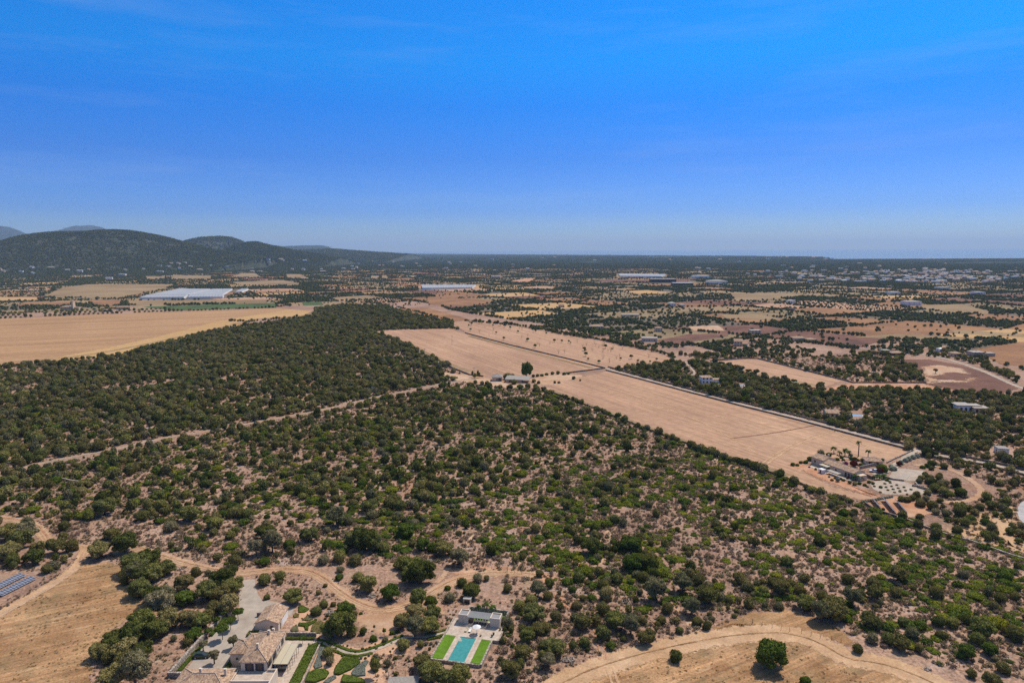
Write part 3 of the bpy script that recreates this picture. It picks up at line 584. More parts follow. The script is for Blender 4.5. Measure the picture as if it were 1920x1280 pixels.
def crown_lobes(r, n, z0=.35, z1=1.75):
    zc = (z0+z1)/2; h = (z1-z0)/2; L_ = [((0, 0, zc), (.68, .68, h*.8))]
    for i in range(n):
        a = r.uniform(0, 6.283); e = r.uniform(-.75, 1); d = .68*math.sqrt(max(0, 1-(e*.8)**2))*r.uniform(.75, 1.1); s = r.uniform(.18, .34)
        L_.append(((math.cos(a)*d, math.sin(a)*d, zc+e*h*.68), (s, s, s*r.uniform(.7, .95))))
    return L_
def trunk_mesh(name, r, h=.8, rad=.085, n=3):
    mb = MB(); mb.tube((0, 0, -.03), (.02, .01, h*.5), rad, rad*.75)
    for i in range(n):
        a = r.uniform(0, 6.283); d = .3
        mb.tube((.02, .01, h*.45), (math.cos(a)*d, math.sin(a)*d, h*r.uniform(.95, 1.25)), rad*.6, rad*.25, 5)
    o = mb.build(name, M['bark']); me = o.data; bpy.data.objects.remove(o); return me
rr = random.Random(5)
NEARB = {}; NEART = {}; MIDB = {}
for k in ('dark', 'olive', 'grey', 'bright', 'lime'):
    nv_ = {'dark': 5, 'olive': 4, 'grey': 3, 'bright': 3, 'lime': 3}[k]; flat = {'lime': .42, 'bright': .7}.get(k, 1.)
    NEARB[k] = [foliage_mesh('shrub_foliage_'+k, 100+i, bush_lobes(rr, 18, flat), 3000, .052, L[k], jitn=.6 if k != 'grey' else .9, spread=.09 if k != 'grey' else .16) for i in range(nv_)]
    MIDB[k] = [foliage_mesh('scrub_foliage_'+k, 200+i, bush_lobes(rr, 9, flat), 620, .10, L[k], corelo=True, jitn=.6) for i in range(4)]
for k in ('dark', 'olive', 'bright', 'grey'):
    NEART[k] = [(foliage_mesh('crown_foliage_'+k, 300+i, crown_lobes(rr, 22, *((.08, 1.45) if k != 'grey' else (.3, 1.9))), 4200, .048, L[k]), trunk_mesh('trunk_wood', rr)) for i in range(3 if k != 'dark' else 5)]
DRYB = [foliage_mesh('brush_twigs', 400+i, bush_lobes(rr, 3, .8), 130, .17, L['dry'], core=.6, corelo=True, jitn=1., spread=.22, tri=True) for i in range(5)]
FARB = [foliage_mesh('far_foliage', 450+i, bush_lobes(rr, 3, 1), 110, .24, L['far'], corelo=True, jitn=.5) for i in range(5)]
def clump(seed):
    r = random.Random(seed); l = []
    for i in range(16):
        a = r.uniform(0, 6.283); d = math.sqrt(r.random()); s = r.uniform(.08, .16); l.append(((math.cos(a)*d, math.sin(a)*d, s*.5), (s, s, s*.8)))
    return l
CLUMP = [foliage_mesh('wood_clump_foliage', 500+i, clump(i), 160, .045, L['farw'], core=1.0, corelo=True, jitn=.5) for i in range(5)]

# ---- proto collection (never linked to the scene) + geometry-nodes scatter for what nobody could count
def scatter(name, x, y, z, s, idx, meshes, label=None, zs=(.8, 1.2)):
    pc = bpy.data.collections.new(name+'_kinds')
    for i, me in enumerate(meshes): pc.objects.link(bpy.data.objects.new('%s_kind_%02d' % (name, i), me))
    n = len(x); me = bpy.data.meshes.new(name); me.vertices.add(n)
    me.vertices.foreach_set('co', np.stack([x, y, z], -1).astype(np.float32).ravel())
    r = np.random.default_rng(n)
    me.attributes.new('kind_index', 'INT', 'POINT').data.foreach_set('value', idx.astype(np.int32))
    rot = np.zeros((n, 3), np.float32); rot[:, 2] = r.random(n)*6.283; me.attributes.new('turn', 'FLOAT_VECTOR', 'POINT').data.foreach_set('vector', rot.ravel())
    sc = np.stack([s*r.uniform(.85, 1.15, n), s*r.uniform(.85, 1.15, n), s*r.uniform(*zs, n)], -1).astype(np.float32)
    me.attributes.new('size', 'FLOAT_VECTOR', 'POINT').data.foreach_set('vector', sc.ravel())
    ng = bpy.data.node_groups.new(name+'_scatter', 'GeometryNodeTree')
    ng.interface.new_socket('Geometry', in_out='INPUT', socket_type='NodeSocketGeometry'); ng.interface.new_socket('Geometry', in_out='OUTPUT', socket_type='NodeSocketGeometry')
    gi = ng.nodes.new('NodeGroupInput'); go = ng.nodes.new('NodeGroupOutput'); ip = ng.nodes.new('GeometryNodeInstanceOnPoints'); ci = ng.nodes.new('GeometryNodeCollectionInfo')
    ci.inputs['Collection'].default_value = pc; ci.inputs['Separate Children'].default_value = True; ci.inputs['Reset Children'].default_value = True
    ip.inputs['Pick Instance'].default_value = True
    def at(nm, ty):
        a = ng.nodes.new('GeometryNodeInputNamedAttribute'); a.data_type = ty; a.inputs['Name'].default_value = nm; return a.outputs['Attribute']
    lk = ng.links.new; lk(gi.outputs[0], ip.inputs['Points']); lk(ci.outputs[0], ip.inputs['Instance']); lk(at('kind_index', 'INT'), ip.inputs['Instance Index'])
    lk(at('turn', 'FLOAT_VECTOR'), ip.inputs['Rotation']); lk(at('size', 'FLOAT_VECTOR'), ip.inputs['Scale']); lk(ip.outputs[0], go.inputs[0])
    o = link(bpy.data.objects.new(name, me)); md = o.modifiers.new('scatter', 'NODES'); md.node_group = ng
    tag(o, label, None, None, 'stuff'); return o

# ---- keep-out for built places (photo pixels)
BUILT = [Pl(p) for p in [
    [(254, 563), (420, 562), (440, 551), (470, 546), (468, 542), (335, 541), (268, 555)], [(784, 545), (898, 543), (898, 535), (784, 535)], [(1155, 521), (1250, 521), (1252, 514), (1155, 513)], [(1215, 532), (1305, 537), (1305, 526), (1215, 523)],
    [(318, 1290), (330, 1262), (430, 1148), (455, 1125), (452, 1090), (450, 1066), (478, 1066), (486, 1110), (550, 1130), (570, 1150), (600, 1165), (600, 1300), (318, 1300)],   # villa, drive
    [(796, 1242), (842, 1180), (862, 1135), (890, 1128), (962, 1138), (906, 1256), (850, 1260)],  # pool terrace
    [(560, 1175), (640, 1190), (700, 1185), (810, 1172), (838, 1182), (800, 1235), (700, 1225), (690, 1290), (560, 1300)],  # garden
    [(545, 1130), (600, 1140), (640, 1160), (690, 1180), (600, 1180), (560, 1170)],
    [(1485, 872), (1520, 850), (1560, 842), (1640, 850), (1700, 848), (1740, 860), (1730, 880), (1760, 905), (1750, 925), (1620, 925), (1540, 905), (1490, 885)],  # east estate
    [(-40, 1075), (75, 1070), (80, 1090), (0, 1130), (-60, 1140)],  # solar, west
    [(935, 695), (1100, 690), (1105, 720), (1010, 722), (930, 716)], [(1310, 712), (1345, 710), (1350, 722), (1312, 722)], [(1378, 718), (1394, 718), (1394, 728), (1378, 728)],
    [(1545, 768), (1574, 766), (1580, 785), (1550, 786)], [(1594, 770), (1618, 770), (1616, 790), (1590, 788)], [(1792, 760), (1850, 760), (1850, 776), (1792, 774)], [(1855, 838), (1900, 838), (1900, 855), (1855, 855)],
    [(1375, 640), (1398, 640), (1402, 651), (1376, 651)], [(1200, 634), (1238, 634), (1240, 643), (1200, 643)]]]
def blocked(x, y, fields=True, pad=0.):
    b = np.zeros(np.shape(x), bool)
    if fields:
        for f in FIELDS: b |= inpoly(x, y, f)
    for f in BUILT: b |= inpoly(x, y, f)
    for ln, hw in TRACKS: b |= dist_line(x, y, ln) < hw+pad
    return b
def fill(poly, per_m2, seed):
    w = Pl(poly); xs = [p.x for p in w]; ys = [p.y for p in w]; r = np.random.default_rng(seed)
    n = int((max(xs)-min(xs))*(max(ys)-min(ys))*per_m2); x = r.uniform(min(xs), max(xs), n); y = r.uniform(min(ys), max(ys), n)
    m = inpoly(x, y, w); return x[m], y[m]
def thin(x, y, s, k=.8):
    """drop plants standing inside a bigger neighbour"""
    o = np.argsort(-s); grid = {}; keep = []
    for i in o:
        gx, gy = int(x[i]//8), int(y[i]//8); ok = True
        for a in (-1, 0, 1):
            for b in (-1, 0, 1):
                for j in grid.get((gx+a, gy+b), ()):
                    if (x[i]-x[j])**2+(y[i]-y[j])**2 < ((s[i]+s[j])*.5*k)**2: ok = False; break
                if not ok: break
            if not ok: break
        if ok: grid.setdefault((gx, gy), []).append(i); keep.append(i)
    return np.array(keep, int)
ALL = []   # x, y, s, kind
KINDS = ['dark', 'olive', 'grey', 'bright', 'lime']
def zone(poly, per, smin, smax, mix, seed, nz=(.3, 45., .45), k=.8, pw=1.6):
    x, y = fill(poly, per, seed); r = np.random.default_rng(seed+1)
    s = smin+(smax-smin)*r.random(len(x))**pw
    v = fbm(x, y, nz[1], seed); m = (v+nz[2]*(r.random(len(x))-.5) > nz[0]) & ~blocked(x, y, pad=2.2)
    x, y, s = x[m], y[m], s[m]; kk = thin(x, y, s, k); x, y, s = x[kk], y[kk], s[kk]
    kd = r.choice(5, len(x), p=np.array(mix)/sum(mix)); s = np.where(kd == 4, s*1.25, s); s = np.where(kd == 2, s*.85, s)
    ALL.append(np.stack([x, y, s, kd], -1))
Z_A = [(-260, 706), (0, 688), (165, 676), (395, 623), (455, 614), (585, 594), (590, 578), (640, 572), (720, 573), (740, 580), (790, 592), (850, 604), (848, 616), (700, 621), (760, 645), (805, 668), (850, 690), (866, 703), (856, 712), (600, 768), (420, 801), (200, 845), (0, 887), (-260, 935)]
Z_B = [(-260, 945), (0, 892), (200, 850), (420, 806), (600, 773), (866, 716), (940, 724), (1012, 730), (1110, 763), (1200, 799), (1250, 818), (1180, 850), (1050, 880), (900, 930), (760, 965), (560, 985), (300, 985), (0, 968), (-260, 965)]
Z_C = [(1250, 818), (1300, 833), (1470, 893), (1612, 938), (1700, 975), (1840, 1020), (2150, 1080), (2150, 1300), (1900, 1270), (1750, 1245), (1600, 1195), (1480, 1140), (1400, 1150), (1290, 1195), (1130, 1225), (1000, 1290), (900, 1290), (960, 1130), (940, 1075), (800, 1060), (560, 1060), (470, 1066), (300, 1035), (150, 1020), (90, 1000), (60, 975), (300, 985), (560, 985), (760, 965), (900, 930), (1050, 880), (1180, 850)]
Z_D = [(1140, 690), (1262, 680), (1335, 680), (1370, 692), (1430, 707), (1535, 729), (1640, 730), (1745, 733), (1880, 738), (2150, 745), (2150, 935), (1920, 884), (1850, 866), (1735, 848), (1640, 819), (1500, 783), (1300, 733)]
Z_E = [(1262, 664), (1420, 665), (1560, 668), (1640, 660), (1700, 662), (1690, 676), (1732, 700), (1735, 718), (1600, 716), (1578, 712), (1500, 692), (1420, 672), (1335, 676)]
Z_F = [(1710, 850), (1850, 870), (2150, 940), (2150, 1080), (1840, 1018), (1755, 965), (1740, 940), (1830, 930), (1840, 900), (1800, 880), (1720, 868)]
Z_W = [(-260, 965), (0, 975), (60, 985), (90, 1018), (145, 1030), (140, 1050), (90, 1075), (0, 1085), (-260, 1140)]
zone(Z_A, .10, .9, 4.4, (.32, .34, .29, .04, .01), 21, (.31, 40, .6), .76, 1.9)
zone(Z_B, .10, .7, 3.6, (.36, .26, .17, .12, .09), 22, (.43, 38, .5), .75, 2.2)
zone(Z_C, .075, .7, 2.9, (.20, .34, .20, .10, .16), 23, (.55, 24, .35), .9, 2.0)
zone(Z_D, .065, 1.2, 4.1, (.36, .34, .18, .11, .01), 24, (.18, 45, .5), .74)
zone(Z_E, .03, 1.2, 4.0, (.5, .35, .15, 0, 0), 25, (.42, 40, .4), .9)
zone(Z_F, .05, 1.0, 3.2, (.36, .36, .14, .10, .04), 26, (.34, 30, .4), .85)
zone(Z_W, .06, 1.4, 3.2, (.5, .3, .15, .05, 0), 27, (.28, 20, .4), .7)
zone([(600, 1085), (640, 1110), (690, 1138), (640, 1170), (600, 1160), (560, 1135), (560, 1100)], .02, .8, 1.8, (.4, .3, .3, 0, 0), 28, (.4, 15, .4), 1)
zone([(690, 1185), (800, 1175), (820, 1290), (690, 1290)], .02, .8, 1.8, (.4, .3, .3, 0, 0), 29, (.4, 15, .4), 1)
# edges: hedges along the boundaries of fields and lanes
def hedge_line(pts, step, smin, smax, mix, off, seed, dens=.85):
    r = random.Random(seed); w = Pl(pts); out = []
    for a, b in zip(w[:-1], w[1:]):
        d = b-a; n = max(1, int(d.length/step)); nn = Vector((-d.y, d.x, 0)).normalized()
        for i in range(n):
            if r.random() < dens:
                p = a+d*(i/n)+nn*(off+r.uniform(-1.2, 1.2)); out.append((p.x, p.y, r.uniform(smin, smax), r.choices(range(5), mix)[0]))
    if out: ALL.append(np.array(out))
hedge_line([(1020, 731), (1110, 764), (1200, 800), (1300, 836)], 4, 1.6, 2.6, (5, 2, 1, 1, 0), -1.5, 1, .5)
hedge_line([(1300, 838), (1400, 872), (1470, 895), (1530, 920), (1610, 944)], 3, 1.8, 3.2, (6, 2, 1, 0, 0), -2.5, 2)
hedge_line([(1200, 703), (1300, 729), (1400, 755), (1500, 780), (1640, 815)], 4, 1.4, 2.6, (5, 2, 1, 3, 0), 3.5, 3)
hedge_line([(700, 620), (760, 616.5), (845, 614.5), (858, 618)], 4, 2, 3.2, (6, 2, 1, 0, 0), 2, 4)
hedge_line([(870, 602), (960, 610), (1100, 633), (1230, 661), (1262, 672)], 4.5, 2, 3.6, (6, 2, 1, 1, 0), 4, 5, .8)
hedge_line([(740, 575), (790, 588), (850, 603)], 5, 1.8, 3, (6, 2, 1, 1, 0), 2, 6, .6)
hedge_line([(1190, 693), (1262, 688), (1330, 684)], 5, 1.4, 2.4, (4, 2, 1, 4, 0), 0, 7, .5)
hedge_line([(430, 602), (462, 603)], 5, 2.5, 4, (6, 1, 0, 0, 0), 0, 8, 1)
hedge_line([(10, 686), (80, 680), (165, 673), (230, 665), (330, 639), (395, 621), (455, 611), (460, 604), (560, 594)], 5, 2, 3.6, (6, 2, 1, 0, 0), -2, 9, .8)
hedge_line([(1650, 660), (1740, 664), (1800, 676), (1830, 686), (1870, 702), (1910, 722)], 6, 2.4, 4.2, (6, 2, 0, 0, 0), 3, 10, .8)
hedge_line([(1700, 650), (1760, 660), (1850, 690), (1900, 712)], 7, 2.4, 4.2, (6, 2, 0, 0, 0), 6, 15, .8)
hedge_line([(1690, 676), (1735, 720)], 7, 2, 3.6, (6, 2, 0, 0, 0), 0, 11, .6)
hedge_line([(0, 598), (130, 592), (270, 586), (400, 582), (520, 577)], 7, 2.4, 4.4, (6, 2, 0, 0, 0), 9, 12, .9)
hedge_line([(0, 594), (130, 589), (270, 583), (330, 580)], 8, 2.4, 4.6, (6, 2, 0, 0, 0), 22, 13, .8)
hedge_line([(0, 592), (130, 587), (250, 581)], 8, 2.4, 4.6, (6, 2, 0, 0, 0), 40, 14, .8)
A_ = np.concatenate(ALL)
# ---- plants placed one by one (centre in the photo, width there, kind)
HAND = '''185,1032,42,d 232,1020,46,d 250,1055,54,d 280,1045,48,d 312,1066,36,d 237,1073,32,o 265,1080,44,d 258,1078,40,g 285,1076,46,d 262,1103,44,d 285,1118,40,d 310,1116,38,g
232,1088,22,o 300,1142,56,g 315,1163,50,d 357,1158,44,o 375,1164,38,d 390,1153,30,o 345,1093,40,o 345,1118,42,b 387,1108,48,d 415,1088,50,d 437,1098,44,d 412,1113,40,o 430,1133,42,d
400,1138,32,o 265,1170,60,d 290,1178,50,d 245,1192,50,d 212,1200,50,d 187,1220,40,d 235,1215,52,d 232,1236,38,o 267,1223,44,d 203,1233,30,o 212,1268,60,d 252,1266,70,g 362,1188,34,b 352,1200,26,o 325,1196,15,g
495,1085,32,d 525,1078,28,d 525,1090,14,o 549,1117,40,d 500,1118,14,d 597,1110,11,d 610,1096,10,o 367,1071,22,o 390,1073,15,g 593,1144,24,d 607,1132,18,d 625,1131,13,o 639,1174,58,d 618,1180,40,d 660,1180,30,d
681,1182,18,d 646,1143,38,b 689,1094,42,d 672,1080,28,d 638,1066,17,g 636,1079,20,b 731,1111,40,b 789,1075,56,d 768,1080,34,d 755,1054,30,d 785,1122,38,d 808,1121,26,b 779,1144,36,d 812,1150,34,d 754,1165,34,d
806,1171,44,d 777,1180,42,g 756,1207,30,d 789,1207,17,d 797,1225,14,g 866,1090,24,d 883,1107,36,d 895,1084,22,g 912,1083,14,g 843,1118,26,g 839,1100,14,b 952,1101,22,o 791,1240,42,o 810,1260,56,d 862,1265,50,d 840,1272,40,d
704,1233,20,g 704,1248,22,d 700,1194,18,b 722,1198,15,g 735,1184,12,b 745,1182,9,b 958,1255,42,o 980,1223,38,o 990,1190,33,d 1028,1241,33,g 1039,1212,44,d 1022,1206,30,d 1001,1147,48,d 974,1136,26,d
996,1122,30,d 1009,1107,34,g 1028,1115,24,o 1012,1074,18,o 1031,1092,22,d 1050,1136,20,o 1042,1155,28,o 1074,1103,18,b 1085,1082,28,d 1108,1080,17,o 1082,1134,26,o 1093,1168,36,o 1093,1120,16,o 1110,1117,22,b
1131,1093,28,o 1158,1084,25,d 1137,1113,32,d 1096,1203,26,d 1145,1207,25,b 1131,1141,28,o 1153,1163,44,d 1183,1176,38,g 1169,1196,17,o 1204,1160,24,o 1212,1195,34,o 1229,1110,46,g 1193,1125,16,d 1252,1138,30,o
1240,1160,24,o 1280,1098,38,g 1267,1229,30,d 1326,1115,46,o 1348,1098,34,l 1296,1141,34,g 1275,1180,20,d 1307,1163,24,o 1326,1172,22,o 1367,1125,17,o 1385,1123,16,o 1334,1160,16,g 1402,1099,28,o 1445,1229,68,b
1511,1272,26,b 1608,1215,23,o 1636,1196,26,g 1690,1206,34,o 1724,1214,23,o 1665,1195,32,d 1760,1241,11,d 1812,1222,34,b 1855,1215,34,b 1833,1198,30,d 1866,1233,17,g 1844,1176,48,d 1822,1261,24,o 1860,1275,36,o
1562,1142,56,o 1541,1152,40,g 1508,1130,36,d 1598,1123,38,g 1465,1101,38,o 1500,1107,26,o 1543,1120,30,o 1435,1133,18,g 1460,1134,22,g 1432,1107,26,d 1405,1100,24,d 1590,1083,28,o 1638,1085,20,o 1684,1077,36,o
1679,1109,28,o 1641,1111,34,o 1630,1163,36,o 1645,1170,28,d 1695,1163,28,d 1725,1168,30,b 1711,1187,32,g 1760,1164,28,d 1787,1164,32,d 1814,1160,28,d 1766,1188,26,o 1793,1140,46,l 1868,1164,46,l 1885,1076,32,b
1904,1096,26,b 1904,1118,20,o 1863,1134,22,o 1830,1115,36,l 1755,1110,32,o 1744,1090,20,d 1806,1075,22,g 684,1012,54,d 662,1008,40,d 702,1020,36,d 497,996,40,d 510,1021,42,g 580,1003,34,d 542,1016,28,b 630,972,42,g
655,976,22,g 697,963,28,g 692,947,34,d 627,922,24,o 665,942,18,d 740,978,18,b 777,978,20,g 862,1047,36,g 830,1028,38,d 812,1022,30,b 792,1020,34,b 637,1043,30,d 667,1046,32,o 607,1048,26,g 762,993,38,b
750,1056,28,d 772,1058,42,d 798,1066,36,d 920,1031,26,d 890,915,26,d 915,908,26,d 1110,1023,42,d 1114,990,22,d 1064,990,18,d 1060,946,23,d 1015,935,19,d 1005,987,28,d 1135,940,30,d 1152,973,24,d 1140,912,23,g
1185,1018,44,b 1205,1050,40,d 1185,1055,40,b 1225,1056,30,d 1170,898,24,d 1210,890,21,d 1001,951,22,d 1091,973,18,o 1420,961,15,d 1537,1013,28,d 1475,1051,26,d 1642,967,20,d 1722,982,20,o 1725,967,18,o
1795,993,22,o 1867,962,16,d 1860,988,21,g 1902,990,16,o 50,979,28,g 355,963,42,d 402,981,34,d 432,1001,24,d 195,951,42,d 297,930,34,d 10,1000,40,d 40,1012,42,d 15,1032,44,d 65,1045,36,d 105,1025,36,o 135,1022,30,o 50,1000,40,g
952,704,20,d 1001,713,11,d 1010,716,9,o 938,724,13,d 956,724,14,d 975,724,16,d 990,722,15,d 1004,724,12,d 918,722,12,o 961,703,9,d 974,711,11,d 1076,708,9,d 1040,716,7,o 1048,716,7,o 1088,712,6,d 480,1030,34,g 495,1050,26,b 440,1050,30,o 435,1068,26,d 210,1000,34,o 118,1003,24,o 120,985,26,o 320,985,30,g 265,965,30,o 1770,905,22,g 1792,905,24,d 1758,912,16,o 1780,925,22,d 1802,922,26,d 1748,948,22,o 1725,940,18,o 1700,935,16,o 1762,890,14,o 1815,885,18,o 1850,930,22,d 1838,948,20,o 1800,950,26,d 1775,960,20,g 1748,868,20,d 1770,872,18,o 1735,885,12,b 1720,925,12,o 1820,968,24,b 1848,975,22,b'''.split()
KI = {'d': 0, 'o': 1, 'g': 2, 'b': 3, 'l': 4}
hand = []
for t in HAND:
    a = t.split(','); px, py, w = float(a[0]), float(a[1]), float(a[2]); k = KI[a[3]]; r = 1.
    for _ in range(3):
        q = P(px, py, r*.68*(.45 if k == 4 else 1)); r = w*depth(q.x, q.y, .7*r)/FPX/2*1.02
    hand.append((q.x, q.y, r, k))
hand = np.array(hand)
# wild plants that would stand inside a hand-placed one are dropped
keep = np.ones(len(A_), bool)
for hx, hy, hr, _ in hand: keep &= np.hypot(A_[:, 0]-hx, A_[:, 1]-hy) > (hr+A_[:, 2])*.72
A_ = A_[keep]
wid = A_[:, 2]/depth(A_[:, 0], A_[:, 1]); px_, py_ = PX(A_[:, 0], A_[:, 1]); inside = (px_ > 5) & (px_ < 1915) & (py_ < 1276)
isT = (hand[:, 2]*2/depth(hand[:, 0], hand[:, 1])*FPX > 33.5) & (hand[:, 3] != 4)
n_extra = 296-int((~isT).sum())
order = np.argsort(-np.where(inside, wid, 0))[:n_extra]; pick = np.zeros(len(A_), bool); pick[order] = True
shr = np.concatenate([hand[~isT], A_[pick]]); trees = hand[isT]; rest = A_[~pick]

# ---- labels that single each plant out
MARK = [(480, 1225, 'the cream villa'), (510, 1150, 'the long garage building'), (868, 1195, 'the turquoise pool'), (905, 1155, 'the pool pavilion'), (700, 1160, 'the orange track bend'), (150, 1030, 'the fork in the dirt track'),
 (90, 1150, 'the lower left grass field'), (35, 1098, 'the left solar panels'), (380, 1220, 'the parked car'), (1445, 1229, 'the bright round tree'), (1130, 1240, 'the pale bottom track'), (1300, 1205, 'the pale track curve'),
 (1600, 1238, 'the dip in the pale track'), (1780, 1250, 'the lower right fence'), (1125, 1190, 'the twin wheel ruts'), (1680, 955, 'the three solar rows'), (1590, 885, 'the east farmhouse'), (1780, 1000, 'the zigzag stone wall'), (1905, 960, 'the sealed road'),
 (600, 905, 'the dense middle scrub'), (945, 712, 'the barns'), (1480, 900, 'the field hedge'), (110, 897, 'the low left wall'), (1000, 900, 'the thinning centre scrub'), (1300, 960, 'the yellow-green ground cover'), (350, 960, 'the scrub above the track'),
 (1110, 1020, 'the lone centre tree'), (680, 1010, 'the broadest central tree'), (1560, 1060, 'the dry slope at right'), (1340, 1060, 'the brushy central slope'), (455, 1090, 'the paved drive'), (1850, 1120, 'the right edge scrub'), (900, 1060, 'the red earth')]
ORD = ['nearest', 'second nearest', 'third nearest', 'fourth nearest', 'fifth nearest', 'sixth nearest', 'seventh nearest', 'eighth nearest', 'ninth nearest', 'tenth nearest', 'eleventh nearest', 'twelfth nearest']
COLW = ['dark green', 'olive-brown', 'grey-green', 'bright green', 'yellow-green']
def label_plants(items, noun):
    """items: (x, y, r, k); returns one label for each, made distinct by look, side of a landmark and rank there"""
    groups = {}; dd = []
    for i, (x, y, r, k) in enumerate(items):
        px, py = PX(x, y, r*.6); w = 2*r/depth(x, y)*FPX
        d = sorted((math.hypot(px-a, (py-b)*1.3), a, b, t) for a, b, t in MARK)[:1][0]
        dx, dy = px-d[1], py-d[2]
        side = ('right of' if dx > 0 else 'left of') if abs(dx) > abs(dy)*1.5 else ('beyond' if dy < 0 else 'this side of')
        sz = 'broad' if w > 44 else 'large' if w > 34 else 'medium' if w > 24 else 'small' if w > 14 else 'tiny'
        low = 'low ' if k == 4 else ''
        groups.setdefault((low+sz+' '+COLW[int(k)]+' '+noun, side+' '+d[3]), []).append((d[0], i))
    out = [None]*len(items)
    for (a, b), l in groups.items():
        l.sort()
        for n, (_, i) in enumerate(l): out[i] = a+' '+b+('' if len(l) == 1 else ', '+ORD[min(n, 11)])
    return out
lab = label_plants([tuple(s) for s in shr], 'shrub'); prot = {}
for i, (x, y, r, k) in enumerate(shr):
    kk = KINDS[int(k)]; me = NEARB[kk][i % len(NEARB[kk])]
    if me.name in prot: o = prot[me.name].copy()
    else: o = bpy.data.objects.new('shrub', me); prot[me.name] = o
    COL.objects.link(o); o.name = 'shrub'
    o.location = (x, y, float(hz(x, y))); o.rotation_euler = (0, 0, rnd.uniform(0, 6.28)); o.scale = (r*rnd.uniform(.9, 1.1), r*rnd.uniform(.9, 1.1), r*rnd.uniform(.85, 1.2))
    tag(o, lab[i], 'shrub', 'shrubs of the wild scrubland')
lab = label_plants([tuple(s) for s in trees], 'tree'); prot = {}
def make_tree(name, crown, trunk, loc, sc, lb, cat, grp, rz=None):
    e = empty(name, loc, rnd.uniform(0, 6.28) if rz is None else rz, lb, cat, grp); e.scale = sc
    link(bpy.data.objects.new('trunk', trunk), e); link(bpy.data.objects.new('crown', crown), e); return e
for i, (x, y, r, k) in enumerate(trees):
    kk = KINDS[int(k)]; ln = NEART[kk]; key = (kk, i % len(ln)); sc = (r*rnd.uniform(.95, 1.08), r*rnd.uniform(.95, 1.08), r*rnd.uniform(.85, 1.1))
    if key in prot: e = copy_tree(prot[key]); e.location = (x, y, 0); e.rotation_euler = (0, 0, rnd.uniform(0, 6.28)); e.scale = sc; e['label'] = lab[i]
    else: e = make_tree('evergreen_tree', ln[key[1]][0], ln[key[1]][1], (x, y, 0), sc, lab[i], 'tree', 'evergreen trees among the scrub'); prot[key] = e

# ---- everything nobody could count
dist = np.hypot(rest[:, 0], rest[:, 1])
zz = hz(rest[:, 0], rest[:, 1]); meshes = sum([MIDB[k] for k in KINDS], []); r_ = np.random.default_rng(3)
idx = (rest[:, 3]*4+r_.integers(0, 4, len(rest))).astype(int)
scatter('scrubland', rest[:, 0], rest[:, 1], zz, rest[:, 2], idx, meshes, 'dense grey-green scrub covering the land between the fields', zs=(.7, 1.4))
# low yellow-green mats and dry brush on the sparse slope
def cover(poly, per, smin, smax, seed, nz, mesh_n, off=0, pad=.2, built=True):
    x, y = fill(poly, per, seed); r = np.random.default_rng(seed+9); v = fbm(x, y, nz[1], seed)
    m = (v > nz[0]) & ~blocked(x, y, fields=off == 0, pad=pad); x, y = x[m], y[m]; s = smin+(smax-smin)*r.random(len(x))**2.2
    return x, y, s, r.integers(0, mesh_n, len(x))
c1 = cover([(560, 985), (760, 960), (900, 925), (1180, 850), (1250, 820), (1470, 895), (1612, 940), (1840, 1020), (2100, 1080), (2100, 1260), (1750, 1230), (1480, 1130), (1200, 1140), (960, 1060), (640, 1040)], .14, .8, 3.0, 61, (.44, 14), 12)
c2 = cover([(0, 895), (866, 718), (1010, 732), (1240, 818), (900, 925), (560, 985), (0, 965)], .07, .8, 2.8, 62, (.50, 20), 12)
cc = [np.concatenate(q) for q in zip(c1, c2)]
scatter('ground_cover', cc[0], cc[1], np.zeros(len(cc[0])), cc[2], cc[3], MIDB['lime']+MIDB['lime']+MIDB['bright'], 'low yellow-green mats of shrubs on the dry slope', zs=(.45, .85))
x1, y1, s1, i1 = cover(Z_C, .62, .2, 1.1, 63, (.2, 25), 5, pad=-.3)
x2, y2, s2, i2 = cover(Z_B, .25, .3, 1.1, 64, (.2, 25), 5)
x3, y3, s3, i3 = cover([(-60, 1050), (300, 1035), (470, 1066), (640, 1085), (860, 1110), (960, 1130), (900, 1290), (-60, 1290)], .7, .12, .7, 65, (.2, 12), 5, pad=-.2)
x4, y4, s4, i4 = cover(Z_F, .35, .3, 1.1, 66, (.3, 25), 5)
x5, y5, s5, i5 = cover(Z_D+[], .30, .3, 1.2, 67, (.1, 25), 5)
x6, y6, s6, i6 = cover(Z_E, .12, .4, 1.5, 68, (.1, 25), 5); x7, y7, s7, i7 = cover(Z_A, .05, .5, 1.3, 69, (.1, 25), 5)
cc = [np.concatenate(q) for q in ((x1, x2, x3, x4, x5, x6, x7), (y1, y2, y3, y4, y5, y6, y7), (s1, s2, s3, s4, s5, s6, s7), (i1, i2, i3, i4, i5, i6, i7))]
scatter('dry_brush', cc[0], cc[1], np.zeros(len(cc[0])), cc[2], cc[3], DRYB, 'dry brown and straw-coloured brush between the shrubs', zs=(.6, 1.2))
# pale stones strewn over the slope
sm_ = []
for i in range(3):
    mb = MB(); v, f = ICO1; r = np.random.default_rng(i); mb.add((v*(.6+.5*r.random((len(v), 1)))*(1, 1, .6)).tolist(), f.tolist()); o = mb.build('stone_kind', M['stone']); sm_.append(o.data); bpy.data.objects.remove(o)
x1, y1, s1, _ = cover(Z_C, .10, .12, .5, 71, (.5, 14), 5); x2, y2, s2, _ = cover([(560, 1060), (960, 1060), (960, 1290), (690, 1290)], .12, .1, .45, 72, (.5, 9), 5)
xs_, ys_ = np.concatenate([x1, x2]), np.concatenate([y1, y2]); scatter('stones', xs_, ys_, np.zeros(len(xs_)), np.concatenate([s1, s2]), np.arange(len(xs_)) % 3, sm_, 'pale stones strewn over the dry slope')
